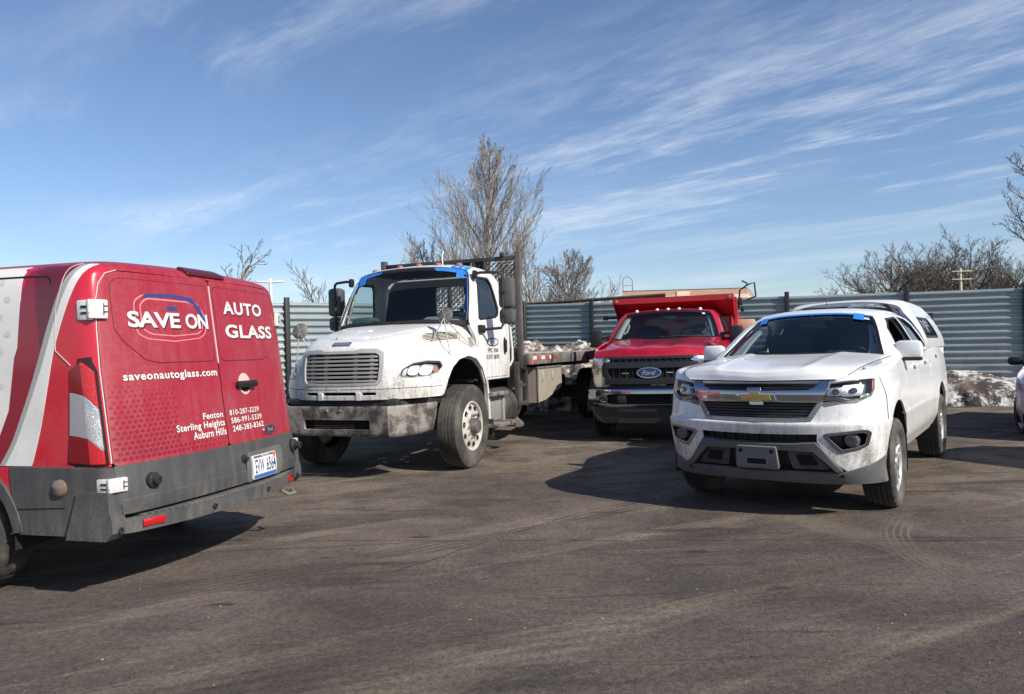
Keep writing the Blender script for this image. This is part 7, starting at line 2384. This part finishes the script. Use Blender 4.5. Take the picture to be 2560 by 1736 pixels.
    MB().box((0, -1.3, .30), (1.5, 4.2, .16), .03).build('chassis', m_under, T)
    MB().box((0, -1.6, .80), (1.4, 1.8, .5), .1).build('seats', m_inside, T)
    for s in (-1, 1):
        for cy in (0, -2.6):
            wheel(T, (s * .77, cy, .315), .315, .195, .215, s, rim_spokes(7, False, mat('hubcap_silver', (.45, .45, .47), .4, metal=.4), .06), m_rubber, 0, 3, R(19) if cy == 0 else 0.0)
    return T


def copy_tree(o, parent=None):
    c = o.copy()
    COL.objects.link(c)
    c.parent = parent
    for ch in list(o.children):
        copy_tree(ch, c)
    return c


car = build_car()
yaw = R(140)
c_, s_ = math.cos(yaw), math.sin(yaw)
car.location = (7.46 - .77 * c_, 10.72 - .77 * s_, 0)      # right front wheel over (7.46, 10.72)
car.rotation_euler = (0, 0, yaw)
tag(car, 'pale lilac car in shade with black door mirror, cut off by the right edge', 'car')
# a second capped pickup stands just right of the frame; its shadow crosses the lot behind the first one
pick2 = copy_tree(PICKUP)
pick2.location = (9.21, 4.05, 0)
pick2.rotation_euler = (0, 0, R(206))
tag(pick2, 'second white pickup with bed cap standing out of view beyond the right edge', 'pickup truck')

# ------------------------------------------------------------------ lumps of ice and small litter on the ground
m_ice = mat('ice_lump', (.50, .49, .47), .6, dirt=.5, floor=1, dcol=(.35, .32, .28))
rg = random.Random(8)
chunks = [(1075, 1112, .05), (1092, 1128, .06), (1015, 1145, .05), (960, 1148, .03), (1005, 1152, .04), (962, 1158, .03), (1018, 1158, .03), (948, 1150, .035)]
base_ch = None
for i, (px, py, r_) in enumerate(chunks):
    d = px_at(px, py, 10.0) - Vector((0, 0, 1.4263))
    p = Vector((0, 0, 1.4263)) + d * (1.4263 / -d.z)
    bm = bmesh.new()
    bmesh.ops.create_icosphere(bm, subdivisions=2, radius=1)
    for v in bm.verts:
        v.co *= 1 + .35 * noise.noise(v.co * 1.7 + Vector((i * 3, 0, 0)))
        v.co = Vector((v.co.x * r_, v.co.y * r_ * .8, max(-.2, v.co.z) * r_ * .45))
    me = bpy.data.meshes.new('ice_lump')
    bm.to_mesh(me)
    bm.free()
    me.shade_smooth()
    o = link('ice_lump', me, m_ice)
    o.location = (p.x, p.y, .01)
    tag(o, 'small lump of dirty ice on the ground under the front of the flatbed truck', 'ice', 'ice lumps under the flatbed truck')

pb = MB()
for i in range(500):
    a, rr = rg.uniform(-.72, .72), 2.3 + 9.0 * rg.random() ** 1.4
    x, y, r_ = rr * math.sin(a), rr * math.cos(a), rg.choice((.003, .003, .004, .004, .006, .009))
    n = 5
    vs = [(x + r_ * math.cos(k * 1.257 + i) * rg.uniform(.6, 1.2), y + r_ * math.sin(k * 1.257 + i) * rg.uniform(.6, 1.2), .0005) for k in range(n)] + [(x, y, r_ * .7)]
    pb.add(vs, [(k, (k + 1) % n, n) for k in range(n)])
tag(pb.build('gravel', mat('loose_grit', (.19, .17, .15), .9, var=.6), smooth=False), 'fine loose grit scattered over the dusty asphalt', 'gravel', kind='stuff')

bpy.data.objects.remove(_to, do_unlink=True)
bpy.data.curves.remove(_tc)
